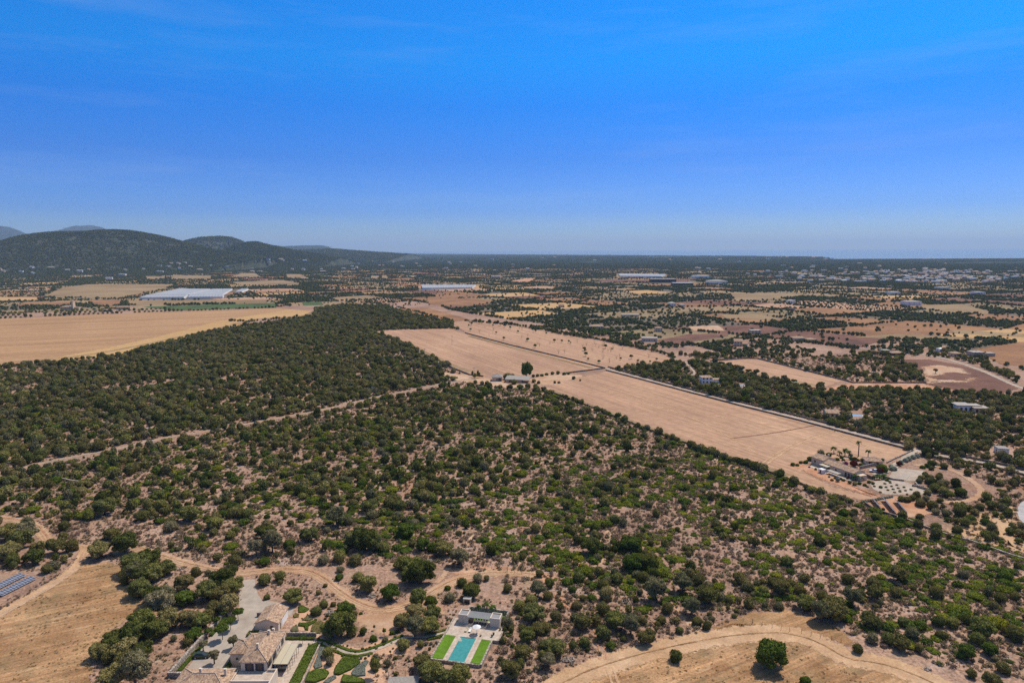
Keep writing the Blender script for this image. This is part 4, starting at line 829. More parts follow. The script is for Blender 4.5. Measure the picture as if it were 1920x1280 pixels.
# grass tussocks on the two foreground fields
x1, y1, s1, i1 = cover([(-60, 1060), (300, 1060), (300, 1290), (-60, 1290)], .5, .15, .5, 81, (.42, 6), 5, off=1); x2, y2, s2, i2 = cover([(1000, 1180), (1900, 1180), (1900, 1290), (1000, 1290)], .5, .15, .5, 82, (.42, 6), 5, off=1)
ld = leaf_mat('straw_blades', [(.42, .29, .14), (.33, .22, .11), (.48, .34, .18), (.26, .19, .09)], .15)
GR = [foliage_mesh('tussock_blades', 480+i, bush_lobes(rr, 2, .5), 60, .2, ld, core=None, jitn=1., spread=.3, tri=True) for i in range(4)]
xs_, ys_ = np.concatenate([x1, x2]), np.concatenate([y1, y2]); m = inpoly(xs_, ys_, FIELDS[0])*False
for f in FIELDS:
    if len(f) > 8 and min(p[1] for p in f) < 170: m |= inpoly(xs_, ys_, f)
scatter('grass_tussocks', xs_[m], ys_[m], np.zeros(m.sum()), np.concatenate([s1, s2])[m], (np.concatenate([i1, i2]) % 4)[m], GR, 'dry straw-coloured tussocks on the foreground fields')
# trees of the patchwork and the far woods
fp = np.array(far_pts); m = ~blocked(fp[:, 0], fp[:, 1], pad=2); fp = fp[m]
# forbid the far trees in traced fields
scatter('far_trees', fp[:, 0], fp[:, 1], hz(fp[:, 0], fp[:, 1]), fp[:, 2]*1.12, r_.integers(0, 5, len(fp)), FARB, 'hedges and thickets between the small distant fields')
def farzone(n, y0, y1, ang, seed, thr, sc, r0, r1):
    r = np.random.default_rng(seed); D = np.sqrt(r.uniform(y0**2, y1**2, n)); a = r.uniform(-ang, ang, n); x = D*np.tan(a); y = D
    px, py = PX(x, y); cx = np.interp(px, [c[0] for c in COAST[::-1]], [c[1] for c in COAST[::-1]])
    m = (py > cx+.25) & (fbm(x, y, sc, seed) > thr) & ~blocked(x, y); x, y = x[m], y[m]; return x, y, r.uniform(r0, r1, len(x))
w1 = farzone(50000, 3000, 7500, .74, 91, .30, 420, 14, 34); w2 = farzone(30000, 7500, 24000, .74, 92, .26, 900, 40, 90)
xx, yy, ss = [np.concatenate(q) for q in zip(w1, w2)]
pxx, pyy = PX(xx, yy); ok = ~((yy < 5200) & (pyy > np.where((pxx > 620) & (pxx < 1350), 503, 507))) ; xx, yy, ss = xx[ok], yy[ok], ss[ok]
scatter('far_woodland', xx, yy, hz(xx, yy)-.3, ss, r_.integers(0, 5, len(xx)), CLUMP, 'dark woodland stretching to the coast', zs=(.28, .42))
# trees on the hills themselves
hx = []; hy = []; hs = []
for x0, x1, y0, y1, h, D in HILLS[:4]:
    n = int((x1-x0)*(y1-y0)/(130 if D < 5500 else 500)); x = r_.uniform(x0, x1, n); y = r_.uniform(y0, y1, n); z = h(x, y); m = (z > 0) & (fbm(x, y, 90, 7) > .30); hx.append(x[m]); hy.append(y[m]); hs.append(np.full(m.sum(), 4.6 if D < 5500 else 8.))
hx, hy, hs = np.concatenate(hx), np.concatenate(hy), np.concatenate(hs); hs = hs*r_.uniform(.6, 1.4, len(hs))
scatter('hillside_wood', hx, hy, hz(hx, hy)-.5, hs, r_.integers(0, 5, len(hx)), FARB, 'dark trees speckling the wooded hills', zs=(.6, .9))
print('PLANTS shrubs', len(shr), 'trees', len(trees), 'rest', len(rest), 'far', len(fp), 'wood', len(xx), 'hill', len(hx), 'brush', len(cc[0]))
# ================================================================ BUILDINGS
WRD = 'first second third fourth fifth sixth seventh eighth ninth tenth eleventh twelfth thirteenth fourteenth fifteenth sixteenth seventeenth eighteenth nineteenth twentieth twenty-first twenty-second twenty-third'.split()
def roof_mesh(W, Dp, z0, z1, ov=.35, hip=True, hipl=None, th=.16, x0=0., y0=0., along='x'):
    """hipped or gabled roof, ridge along x (or y)"""
    mb = MB(); w, d = (W, Dp) if along == 'x' else (Dp, W)
    hl = (hipl if hipl is not None else min(w, d)/2*.95) if hip else 0
    rx0, rx1 = (hl, w-hl) if hip else (-ov, w+ov); ym = d/2
    e = [(-ov, -ov), (w+ov, -ov), (w+ov, d+ov), (-ov, d+ov)]
    V = [(a, b, z0) for a, b in e]+[(rx0, ym, z1), (rx1, ym, z1)]; Fc = [(0, 1, 5, 4), (2, 3, 4, 5), (1, 2, 5), (3, 0, 4)]
    if not hip: Fc = [(0, 1, 5, 4), (2, 3, 4, 5)]
    vs = V+[(a, b, c-th) for a, b, c in V]; n = 6
    fs = Fc+[tuple(i+n for i in f[::-1]) for f in Fc]+[(0, 6, 7, 1), (2, 8, 9, 3)]+([(1, 7, 8, 2), (3, 9, 6, 0)] if hip else [(1, 7, 11, 5), (5, 11, 8, 2), (3, 9, 10, 4), (4, 10, 6, 0)])
    if along == 'y': vs = [(b, a, c) for a, b, c in vs]
    mb.add([(a+x0, b+y0, c) for a, b, c in vs], fs)
    rd = MB(); a, b = V[4], V[5]
    pts = [(a, b)]+([(e_, q) for e_, q in ((V[0], a), (V[3], a), (V[1], b), (V[2], b))] if hip else [])
    for p, q in pts:
        P0, P1 = [((k[1], k[0], k[2]) if along == 'y' else k) for k in (p, q)]
        rd.tube((P0[0]+x0, P0[1]+y0, P0[2]+.03), (P1[0]+x0, P1[1]+y0, P1[2]+.03), .13, .13, 6)
    return mb, rd
def add_window(par, side, u, z, w, h, W, Dp, shut=None, x0=0, y0=0, glass='dark', name='window'):
    """side: f (y=y0), r (x=x0+W), l, b"""
    def bx_(mb, ua, ub, za, zb, d0, d1):
        if side == 'f': mb.box(x0+ua, x0+ub, y0-d1, y0-d0, za, zb)
        elif side == 'b': mb.box(x0+ua, x0+ub, y0+Dp+d0, y0+Dp+d1, za, zb)
        elif side == 'r': mb.box(x0+W+d0, x0+W+d1, y0+ua, y0+ub, za, zb)
        else: mb.box(x0-d1, x0-d0, y0+ua, y0+ub, za, zb)
    m = MB(); bx_(m, u, u+w, z, z+h, -.05, .02); win = m.build(name, M[glass], par)
    f = MB(); t = .07
    bx_(f, u-t, u, z-t, z+h+t, -.02, .05); bx_(f, u+w, u+w+t, z-t, z+h+t, -.02, .05); bx_(f, u, u+w, z+h, z+h+t, -.02, .05); bx_(f, u, u+w, z-t, z, -.02, .07)
    bx_(f, u+w/2-.03, u+w/2+.03, z, z+h, .015, .045); f.build('frame', M['woodb'], win)
    if shut:
        for a in (u-w*.42-t-.02, u+w+t+.02):
            s = MB(); bx_(s, a, a+w*.42, z, z+h, .02, .07); s.build('shutter', M[shut], win)
    return win
def chimney(par, x, y, z, h=1.1, m='render'):
    c = MB(); c.box(x-.3, x+.3, y-.25, y+.25, z-.6, z+h); c.box(x-.38, x+.38, y-.33, y+.33, z+h, z+h+.12); c.box(x-.2, x+.2, y-.16, y+.16, z+h+.12, z+h+.38); c.box(x-.36, x+.36, y-.3, y+.3, z+h+.38, z+h+.46); c.build('chimney', M[m], par)
def volume(par, W, Dp, wh, x0=0, y0=0, m='render', name='wall', base=-.2):
    mb = MB(); mb.box(x0, x0+W, y0, y0+Dp, base, wh); return mb.build(name, M[m], par)
def gable_wall(par, W, Dp, wh, rh, x0=0, y0=0, m='render', along='x'):
    mb = MB(); w, d = (W, Dp) if along == 'x' else (Dp, W)
    V = [(0, 0, -.2), (0, d, -.2), (0, d, wh), (0, d/2, rh), (0, 0, wh)]; V += [(w, b, c) for a, b, c in V]
    fs = [(0, 1, 2, 3, 4), (9, 8, 7, 6, 5), (0, 4, 9, 5), (1, 6, 7, 2), (4, 3, 8, 9), (3, 2, 7, 8), (0, 5, 6, 1)]
    if along == 'y': V = [(b, a, c) for a, b, c in V]
    mb.add([(a+x0, b+y0, c) for a, b, c in V], fs); return mb.build('wall', M[m], par)
def tiled(par, W, Dp, z0, z1, m='tile', **k):
    a, b = roof_mesh(W, Dp, z0, z1, **k); r = a.build('roof', M[m], par); b.build('ridge_tiles', M['ridge'] if m == 'tile' else M[m], r); return r

# ---- the cream villa (axis-aligned in the world)
V = empty('villa', (-73.5, 170.7, 0), 0, 'cream two-storey villa with hipped brown tile roofs and reed pergola at lower left', 'house')
volume(V, 7.1, 14.6, 5.4); r = tiled(V, 7.1, 14.6, 5.5, 7.3, along='y', hipl=3.4)
chimney(V, 4.1, 10.5, 7.0, .9); chimney(V, 3.4, 3.6, 7.2, .9); chimney(V, 4.2, 13.6, 6.0, .6)
for u in (1.75, 4.5): add_window(V, 'f', u, 2.9, 1.15, 2.0, 7.1, 14.6, 'shutter', glass='woodb')
for u, z, w, h in ((.6, 3.1, .9, 1.9), (2.0, 3.1, .9, 1.9), (4.6, 2.8, .9, 1.7), (5.8, 2.8, .9, 1.7), (8.2, 3.3, .5, .7), (9.5, 3.3, .5, .7), (11.8, 2.9, .9, 1.6), (3.5, .2, 1.4, 2.2), (6.5, .2, 1.6, 2.2), (9.5, .2, 1.4, 2.2)): add_window(V, 'r', u, z, w, h, 7.1, 14.6, 'shutter' if z < 3.2 and z > 2 and w > .8 else None)
volume(V, 5.6, 6.6, 3.7, x0=-5.6, y0=6.6); tiled(V, 5.9, 6.6, 3.8, 5.4, x0=-5.6, y0=6.6, hipl=3.2); add_window(V, 'f', 1.6, 1.9, .5, .5, 5.6, 6.6, x0=-5.6, y0=6.6)
volume(V, 3.0, 4.5, 4.6, x0=-3., y0=10.4); tiled(V, 3.0, 4.5, 4.7, 5.6, x0=-3., y0=10.6, hip=True, hipl=1.2, ov=.2)
volume(V, 14.2, 9.0, 3.0, x0=-15.1, y0=-8.6); tiled(V, 14.2, 9.0, 3.2, 4.9, x0=-15.1, y0=-8.6, hipl=4.2); chimney(V, -9.2, -3.4, 4.6, .8); chimney(V, -2.6, -3.6, 4.6, .8)
# first-floor terrace block
mb = MB(); mb.box(-.9, 9.9, -9.5, -.1, -.2, 2.75); mb.build('terrace_block', M['render'], V)
mb = MB(); mb.box(-.6, 9.6, -9.2, -.12, 2.752, 2.80); mb.build('terrace_floor', M['paving'], V)
mb = MB(); mb.box(9.6, 9.9, -9.5, -.1, 2.751, 3.55); mb.box(-.9, 9.6, -5.4, -5.1, 2.81, 3.5); mb.box(7.3, 9.6, -.42, -.12, 2.81, 3.5); mb.box(-.9, -.6, -5.1, -.1, 2.81, 3.3); mb.build('parapet', M['render'], V)
# reed pergola east of the house
G = empty('pergola', (-65.9, 173.4, 0), 0, 'flat pergola roofed with pale yellow reed matting along the villa wall', 'pergola', None)
mb = MB()
mb.box(0, 4.15, 0, 9.7, 2.93, 3.02); mb.build('reed_roof', M['reed'], G)
mb = MB()
for i in range(6): mb.box(-.05, 4.2, i*1.93-.04, i*1.93+.04, 2.83, 2.925)
for x in (.1, 2.05, 4.05): mb.box(x-.04, x+.04, -.06, 9.76, 3.024, 3.06)
mb.build('beam', M['steel'], G)
for i in range(6):
    mb = MB(); mb.box(3.98, 4.08, i*1.9+.02, i*1.9+.12, 0, 2.83); mb.build('post', M['steel'], G)
def table_set(name, loc, rz, ln, label, chairs=6, cat='table'):
    e = empty(name, loc, rz, label, cat); mb = MB(); mb.box(-ln/2, ln/2, -.5, .5, .7, .76); mb.build('tabletop', M['reed'], e)
    for x in (-ln/2+.15, ln/2-.15):
        for y in (-.4, .4): mb = MB(); mb.box(x-.04, x+.04, y-.04, y+.04, 0, .7); mb.build('leg', M['steel'], e)
def chair(loc, rz, lb, grp, m='shutter'):
    e = empty('chair', loc, rz, lb, 'chair', grp); mb = MB(); mb.box(-.25, .25, -.25, .25, .42, .48); mb.build('seat', M[m], e)
    mb = MB(); mb.box(-.25, .25, .2, .26, .48, .92); mb.build('backrest', M[m], e)
    for x in (-.21, .21):
        for y in (-.21, .21): mb = MB(); mb.box(x-.02, x+.02, y-.02, y+.02, 0, .42); mb.build('leg', M[m], e)
    return e
table_set('dining_table', (-63.9, 175.3, .03), 0, 2.4, 'long outdoor dining table under the villa pergola')
proto = None
for i, (x, y, rz, w) in enumerate([(-64.6, 174.4, 3.14, 'left near'), (-63.9, 174.4, 3.14, 'middle near'), (-63.2, 174.4, 3.14, 'right near'), (-64.6, 176.2, 0, 'left far'), (-63.9, 176.2, 0, 'middle far'), (-63.2, 176.2, 0, 'right far')]):
    if proto is None: proto = c = chair((x, y, .03), rz, '', 'chairs under the villa pergola')
    else: c = copy_tree(proto); c.location = (x, y, .03); c.rotation_euler = (0, 0, rz)
    c['label'] = 'dark chair at the '+w+' seat of the villa pergola table'
# ---- garage
Gg = empty('garage', (-78.4, 194.0, 0), 0, 'long cream garage with gabled tile roof behind the villa beside the paved drive', 'garage')
gable_wall(Gg, 7.0, 9.3, 2.95, 4.35, along='y'); tiled(Gg, 7.0, 9.3, 3.05, 4.5, along='y', hip=False, ov=.25)
add_window(Gg, 'f', 4.6, .2, .8, 1.9, 7, 9.3, name='door', glass='woodb')
mb = MB(); mb.box(7.0, 7.03, 1.6, 2.4, .1, 2.1); mb.build('door', M['woodb'], Gg)
mb = MB(); mb.box(7.0, 7.04, 3.4, 8.7, .1, 2.2); mb.build('garage_door', M['white'], Gg)
mb = MB(); mb.tube((-.32, -.1, 0), (-.32, -.1, 3.0), .06); mb.build('downpipe', M['shutter'], Gg)
# ---- court, drive, terraces
def slab(name, pts, z0, z1, mat, world_pts=True, kind='structure', parent=None):
    mb = MB(); mb.prism([(p[0], p[1]) for p in pts], z0, z1); o = mb.build(name, M[mat], parent)
    if kind: o['kind'] = kind
    return o
slab('driveway', [(-94.9, 227.5), (-91.3, 227.9), (-89.2, 223), (-86.4, 217.4), (-83.3, 213.3), (-77.9, 212.0), (-74.5, 211), (-71, 208), (-70.6, 203.6), (-77.5, 203.6), (-78.6, 203.0), (-78.6, 193.5), (-73.5, 185.4), (-66.3, 185.4), (-66.3, 171), (-90.2, 171), (-90.6, 172.4), (-91.6, 203.0), (-88.4, 203.1), (-89.3, 209), (-92.6, 217)], -.2, .06, 'pave')
slab('terrace', [(-68.3, 191.2), (-59.3, 191.0), (-58.7, 188.3), (-57.9, 187.9), (-60.2, 186.2), (-60.1, 185.1), (-60.4, 165), (-66.2, 165), (-66.2, 185.6), (-68.3, 187)], -.2, .10, 'paving')
stone_wall('garden_wall', [(-91.9, 203.3), (-93.9, 172.2), (-90.4, 172.2)], 1.5, .9, 'stone', 'long pale stone garden wall on the left of the villa court', True, 'stone wall')
stone_wall('gate_wall', [(-90.6, 203.3), (-88.2, 203.3)], 1.4, .6, 'stone', 'short stone wall left of the drive entrance to the court', True, 'stone wall')
stone_wall('gate_wall', [(-81.3, 203.2), (-79.5, 203.2)], 1.4, .6, 'stone', 'short stone wall right of the drive entrance beside the garage', True, 'stone wall')
stone_wall('garden_wall', [(-68.2, 191.7), (-59.2, 191.5)], 1.4, .5, 'stone', 'straight stone wall behind the villa side terrace', True, 'stone wall')
stone_wall('planter_wall', [(-56.9, 187.0), (-56.6, 165)], .7, .45, 'stone', 'low stone wall between the long hedge and the red garden', True, 'stone wall')
# hedges, beds
def bed(name, pts, h, mat, label, cat='hedge', grp=None, seed=1, leaf=.11, den=26):
    """a clipped bed: lumpy body plus leaves on its top and sides"""
    r = np.random.default_rng(seed); w = [Vector(p[:2]) for p in pts]; A = abs(sum(w[i].x*w[(i+1) % len(w)].y-w[(i+1) % len(w)].x*w[i].y for i in range(len(w)))/2)
    c = sum(w, Vector((0, 0)))/len(w); mb = MB(); ring = resample(w, .8, .08, True, seed); sgn = 1
    ins = [p+(c-p).normalized()*min(.25, h*.5) for p in ring]; n = len(ring)
    vs = [(p.x, p.y, -.02) for p in ring]+[(p.x, p.y, h*.72) for p in ring]+[(p.x, p.y, h*.9) for p in ins]
    fs = [(i+k, (i+1) % n+k, (i+1) % n+n+k, i+n+k) for k in (0, n) for i in range(n)]+[tuple(a+2*n for a in t) for t in tessellate_polygon([[Vector((p.x, p.y, 0)) for p in ins]])]
    m = int(A*den); xs = [p.x for p in w]; ys = [p.y for p in w]; x = r.uniform(min(xs), max(xs), m*4); y = r.uniform(min(ys), max(ys), m*4); k = inpoly(x, y, [tuple(p) for p in w]); x, y = x[k][:m], y[k][:m]
    per = []
    for i in range(n):
        a, b = ring[i], ring[(i+1) % n]
        for _ in range(int((b-a).length*h*den*.6)): t = r.random(); q = a+(b-a)*t; per.append((q.x, q.y, r.uniform(0, h*.85)))
    pts3 = [(a, b, h*(.86+.22*vnoise(a, b, .9, seed))) for a, b in zip(x, y)]+per
    for q in pts3:
        t = r.standard_normal(3); t /= np.linalg.norm(t); b = np.cross(t, r.standard_normal(3)); b /= np.linalg.norm(b); s = leaf*r.uniform(.6, 1.4); q = np.array(q)
        vs += [tuple(q-t*s), tuple(q-b*s), tuple(q+t*s), tuple(q+b*s)]; j = len(vs)-4; fs.append((j, j+1, j+2, j+3))
    me = bpy.data.meshes.new(name); me.from_pydata(vs, [], fs); me.materials.append(L[mat]); o = link(bpy.data.objects.new(name, me)); return tag(o, label, cat, grp)
bed('hedge', [(-60.0, 186.4), (-57.4, 187.6), (-57.3, 165), (-60.0, 165)], .8, 'bright', 'long wide green hedge strip right of the villa terrace', seed=1)
bed('hedge', [(-68.0, 190.9), (-59.4, 190.7), (-59.4, 189.6), (-68.0, 189.8)], .7, 'dark', 'clipped dark hedge at the foot of the terrace stone wall', seed=2)
bed('hedge', [(-91.2, 201.5), (-90.2, 201.5), (-90.6, 192), (-91.6, 192)], .9, 'bright', 'bright hedge inside the garden wall, far stretch', seed=3)
bed('hedge', [(-91.8, 189), (-90.7, 189), (-91.8, 174.5), (-92.9, 174.5)], .7, 'bright', 'green hedge inside the garden wall beside the car', seed=4)
bed('hedge', [(-79.8, 182), (-78.8, 182), (-79.0, 175.5), (-80.2, 175.5)], 1.0, 'bright', 'short clipped hedge against the villa front wing', seed=5)
bed('hedge', [(-80.3, 193.9), (-75, 193.9), (-75, 191.6), (-80.3, 191.6)], .9, 'dark', 'dark hedge in front of the garage gable', seed=6)
Zg = lambda l, z=0.: [tuple(P(560+a/4.8, 1060+b/4.8, z))[:2] for a, b in l]
slab('garden_soil', Zg([(0, 540), (150, 600), (215, 680), (700, 640), (1000, 640), (1000, 750), (760, 800), (780, 1060), (0, 1060), (100, 720), (0, 640)]), -.2, .012, 'gardensoil') if False else sheet('garden_soil', Zg([(100, 400), (200, 640), (260, 690), (560, 740), (760, 660), (920, 640), (1020, 660), (980, 780), (760, 800), (780, 1200), (-60, 1200), (60, 900), (170, 700), (60, 590), (-60, 560), (-20, 420)]), 'gardensoil', 2, 1.0, 4, .4, world_pts=True, keepout=False)
path_ = Zg([(150, 690), (225, 697), (330, 745), (430, 785), (540, 797), (660, 770), (760, 730), (880, 680), (960, 640), (1150, 645), (1240, 625), (1350, 592)])
ribbon('garden_path', path_, 1.1, 'road', 7, .25, world_pts=True, keep=False, step=1.5, wob=.05)
def strip(pts, off, wd):
    w = [Vector(p) for p in pts]; a = []; b = []
    for i, p in enumerate(w):
        t = (w[min(len(w)-1, i+1)]-w[max(0, i-1)]).normalized(); nn = Vector((-t.y, t.x)); a.append(p+nn*off); b.append(p+nn*(off+wd))
    return [tuple(q) for q in a+b[::-1]]
bed('hedge', strip(path_[:9], .75, .7), .45, 'bright', 'narrow clipped hedge along the far side of the winding garden path', seed=7)
bed('hedge', strip(path_[:6], -1.5, .7), .4, 'bright', 'narrow clipped hedge along the near side of the winding garden path', seed=8)
bed('hedge', strip(path_[9:], -1.9, 1.1), .5, 'bright', 'clipped hedge below the garden path next to the pool lawn', seed=9)
bed('hedge', strip(path_[9:], .8, .8), .5, 'dark', 'clipped hedge above the garden path next to the pool terrace', seed=19)
for i, (pl, h, mt, lb) in enumerate([
    ([(320, 960), (330, 920), (400, 830), (540, 840), (555, 875), (470, 940), (370, 985), (325, 980)], .7, 'bright', 'large leaf-shaped bright green garden bed in red soil'),
    ([(478, 960), (510, 920), (570, 880), (600, 855), (630, 865), (600, 910), (600, 990), (520, 1000), (480, 985)], .5, 'silver', 'silvery grey garden bed right of the large green bed'),
    ([(190, 735), (235, 735), (215, 810), (200, 860), (215, 910), (150, 930), (135, 905), (165, 830)], .45, 'silver', 'long silvery garden bed beside the villa hedge'),
    ([(60, 1050), (90, 970), (150, 945), (230, 940), (275, 970), (240, 1020), (150, 1056)], .8, 'bright', 'rounded green shrub bed at the bottom of the garden'),
    ([(220, 1056), (270, 1010), (330, 990), (340, 1010), (290, 1045), (260, 1060)], .4, 'silver', 'small curved silvery bed at the bottom of the garden'),
    ([(380, 1050), (400, 990), (470, 1000), (580, 1030), (600, 1058), (420, 1060)], .7, 'bright', 'green shrub bed at the bottom edge near the two small trees'),
    ([(110, 590), (130, 530), (190, 500), (240, 520), (235, 560), (190, 610), (130, 610)], .5, 'olive', 'brownish garden bed beside the stone wall end'),
    ([(0, 365), (40, 365), (95, 395), (60, 420), (0, 425)], .5, 'bright', 'green bed beside the far corner of the garage'),
    ([(30, 490), (70, 460), (80, 435), (95, 460), (130, 485), (90, 500)], .4, 'grey', 'small grey bed between the garage and the stones'),
    ([(0, 520), (60, 520), (150, 495), (155, 510), (90, 545), (85, 585), (60, 580), (50, 550), (0, 545)], .5, 'bright', 'branching green bed right of the garage'),
    ([(-60, 560), (-20, 535), (-5, 560), (0, 590), (-50, 600), (-75, 585)], .4, 'grey', 'grey-leaved bed close to the garage wall'),
    ([(-50, 450), (-30, 430), (5, 440), (0, 465), (-40, 470)], .4, 'olive', 'small brown-green bed near the garage corner')]):
    bed('garden_bed', Zg(pl), h, mt, lb, 'garden bed', 'planted beds of the villa garden', seed=30+i, leaf=.09)
BAL = foliage_mesh('ball_foliage', 901, [((0, 0, .9), (.95, .95, .9))], 900, .07, L['silver'], jitn=.5)
def plant(name, me, px, py, w, label, cat, grp, hs=1.):
    r = 1.
    for _ in range(3): q = P(px, py, r*.7); r = w*depth(q.x, q.y, .7*r)/FPX/2
    o = link(bpy.data.objects.new(name, me)); o.location = (q.x, q.y, 0); o.scale = (r, r, r*hs); o.rotation_euler = (0, 0, rnd.uniform(0, 6)); return tag(o, label, cat, grp)
for i, (a, b, w, lb) in enumerate([(1148, 702, 7, 'far left of the pool lawn'), (1190, 700, 6, 'second from the pool lawn'), (1215, 718, 5, 'nearest the pool lawn wall'), (1240, 690, 5, 'highest of the four by the pool lawn'), (562, 828, 6, 'under the path bend'), (635, 805, 5, 'right of the path bend'), (580, 748, 4, 'above the path bend'), (440, 718, 4, 'above the long path hedge'), (868, 642, 6, 'by the tall grey-green tree')]):
    plant('ball_shrub', BAL, 560+a/4.8, 1060+b/4.8, w, 'small silvery clipped ball shrub '+lb, 'shrub', 'silvery ball shrubs')
plant('ball_shrub', NEARB['grey'][0], 619, 1239, 20, 'large round clipped grey-green ball shrub in the red garden', 'shrub', None, 1.2)
plant('garden_shrub', NEARB['dark'][1], 616, 1221, 28, 'dark rounded garden shrub behind the large ball shrub', 'shrub', None)
for tone in ('bright', 'dark', 'grey'):
    spots = {'bright': [(128, 640), (210, 690), (285, 715), (350, 760), (395, 800), (480, 815), (600, 825), (645, 775), (700, 720), (765, 700), (835, 690), (240, 470), (330, 400), (450, 400), (560, 420), (30, 470), (250, 350), (1190, 640), (1270, 640), (1160, 560), (585, 790), (150, 480)],
             'dark': [(300, 690), (370, 718), (440, 720), (515, 770), (575, 745), (640, 735), (690, 700), (1160, 690), (1380, 500), (1330, 520), (600, 670), (845, 600), (900, 590), (860, 830), (940, 800), (1060, 780), (1180, 740), (270, 380), (300, 330), (90, 700)],
             'grey': [(270, 700), (330, 740), (400, 718), (470, 745), (545, 760), (610, 750), (660, 690), (1140, 700), (1200, 700), (1340, 480), (785, 860), (850, 740), (180, 650), (75, 450), (260, 440), (500, 830), (700, 740)]}[tone]
    spots = sorted(spots, key=lambda p: p[0])
    for i, (a, b) in enumerate(spots):
        plant('garden_shrub', NEARB[tone][i % 3], 560+a/4.8, 1060+b/4.8, 4.0+(i*7 % 5)*1.1, 'small %s shrub of the villa garden, %s from the left' % ({'bright': 'bright green', 'dark': 'dark green', 'grey': 'grey-green'}[tone], WRD[i]), 'shrub', 'small shrubs of the villa garden', .9)
# court trees
def gtree(px, py, w, kk, label, cat='tree', grp=None, lift=1.15, name='garden_tree'):
    crown = GCR[kk]; q = P(px, py, 0); r = w*depth(q.x, q.y)/FPX/2
    return make_tree(name, crown, GTR[kk], (q.x, q.y, 0), (r, r, r*lift), label, cat, grp)
GCR = {'mul': foliage_mesh('mulberry_leaves', 911, crown_lobes(rr, 10, .95, 1.75), 1700, .07, L['bright']), 'oli': foliage_mesh('olive_leaves', 912, crown_lobes(rr, 12, .75, 2.1), 2200, .06, L['grey']), 'lol': foliage_mesh('round_leaves', 913, crown_lobes(rr, 8, .9, 2.3), 1200, .08, L['dark']), 'euc': foliage_mesh('tall_leaves', 914, crown_lobes(rr, 14, .8, 2.6), 1800, .07, L['bright'])}
def slim(h, rad=.06):
    mb = MB(); mb.tube((0, 0, -.02), (0, 0, h), rad, rad*.7); mb.tube((0, 0, h*.8), (.35, .1, h*1.25), rad*.6, rad*.3, 5); mb.tube((0, 0, h*.8), (-.3, -.2, h*1.25), rad*.6, rad*.3, 5); o = mb.build('trunk', M['bark']); m = o.data; bpy.data.objects.remove(o); return m
GTR = {'mul': slim(1.0, .05), 'oli': slim(.9, .14), 'lol': slim(1.0, .06), 'euc': slim(1.1, .07)}
z1 = lambda a, b: (300+a/6, 1080+b/6)
for (a, b, w, kk, lb) in [(705, 712, 29, 'mul', 'nearest of the three mulberry trees in a row on the court'), (795, 602, 25, 'mul', 'middle one of the three mulberry trees in a row on the court'), (880, 497, 23, 'mul', 'farthest of the three mulberry trees in a row on the court'), (720, 470, 15, 'mul', 'bright young tree at the far end of the garden wall'),
   (640, 555, 17, 'mul', 'bright young tree against the middle of the garden wall'), (545, 680, 17, 'mul', 'bright young tree against the garden wall, nearer the car'), (487, 838, 17, 'oli', 'small olive tree right behind the parked car'), (612, 985, 23, 'oli', 'round olive tree with stout trunk right of the parked car'), (828, 810, 21, 'oli', 'olive tree between the court and the villa wing'), (1605, 760, 16, 'mul', 'lime green young tree on the villa side terrace')]:
    p = z1(a, b); gtree(p[0], p[1], w, kk, lb, 'tree')
for (a, b, w, kk, lb) in [(825, 800, 5, 'lol', 'thin staked sapling left of the second garden sapling'), (878, 880, 9, 'lol', 'young garden tree with grey crown beside the saplings'), (968, 880, 6, 'lol', 'thin staked sapling nearest the dark trees'), (770, 632, 9, 'lol', 'young round-headed tree above the garden path'), (680, 580, 6, 'lol', 'slim upright tree above the orange bend garden'), (690, 1000, 22, 'lol', 'small dark double-crowned tree in the lower garden')]:
    gtree(560+a/4.8, 1060+b/4.8, w, kk, lb, 'tree', lift=1.5)
# ---- car
def car(loc, rz, paint, label, sc=1.):
    e = empty('parked_car', loc, rz, label, 'car'); e.scale = (sc, sc, sc)
    prof = [(-2.35, .35), (-2.38, .75), (-2.2, .95), (-1.9, 1.02), (-.95, 1.08), (1.2, 1.0), (2.2, .85), (2.38, .6), (2.35, .32)]
    n = len(prof); mb = MB(); vs = [(x, y*(1 if abs(x) < 2 else .93), z) for y in (-.92, .92) for x, z in prof]
    mb.add(vs, [(i, i+1, i+1+n, i+n) for i in range(n-1)]+[(n-1, 0, n, 2*n-1), tuple(range(n)), tuple(range(2*n-1, n-1, -1))]); mb.build('body', M[paint], e, bevel=.04)
    cp = [(-2.0, 1.0), (-1.35, 1.42), (-.5, 1.52), (.3, 1.45), (1.15, 1.0)]; n = 5; mb = MB()
    mb.add([(x, y*(1 if z < 1.1 else .8), z) for y in (-.86, .86) for x, z in cp], [(i, i+1, i+1+n, i+n) for i in range(n-1)]+[tuple(range(n)), tuple(range(2*n-1, n-1, -1))]); mb.build('windows', M['dark'], e)
    mb = MB(); mb.box(-1.25, .2, -.66, .66, 1.47, 1.54); mb.build('roof', M[paint], e, bevel=.02)
    for x in (-1.45, 1.45):
        for y in (-.86, .86):
            mb = MB(); mb.tube((x, y-.1, .33), (x, y+.1, .33), .33, .33, 14); w = mb.build('wheel', M['tyre'], e)
            mb = MB(); mb.tube((x, y-.11, .33), (x, y+.11, .33), .19, .19, 10); mb.build('rim', M['alu'], w)
    for y in (-.65, .65):
        mb = MB(); mb.box(2.28, 2.37, y-.18, y+.18, .66, .8); mb.build('headlight', M['white'], e)
    return e
car((-89.1, 181.4, .06), R(4), 'carpaint', 'dark green car parked on the villa court beside the hedge')
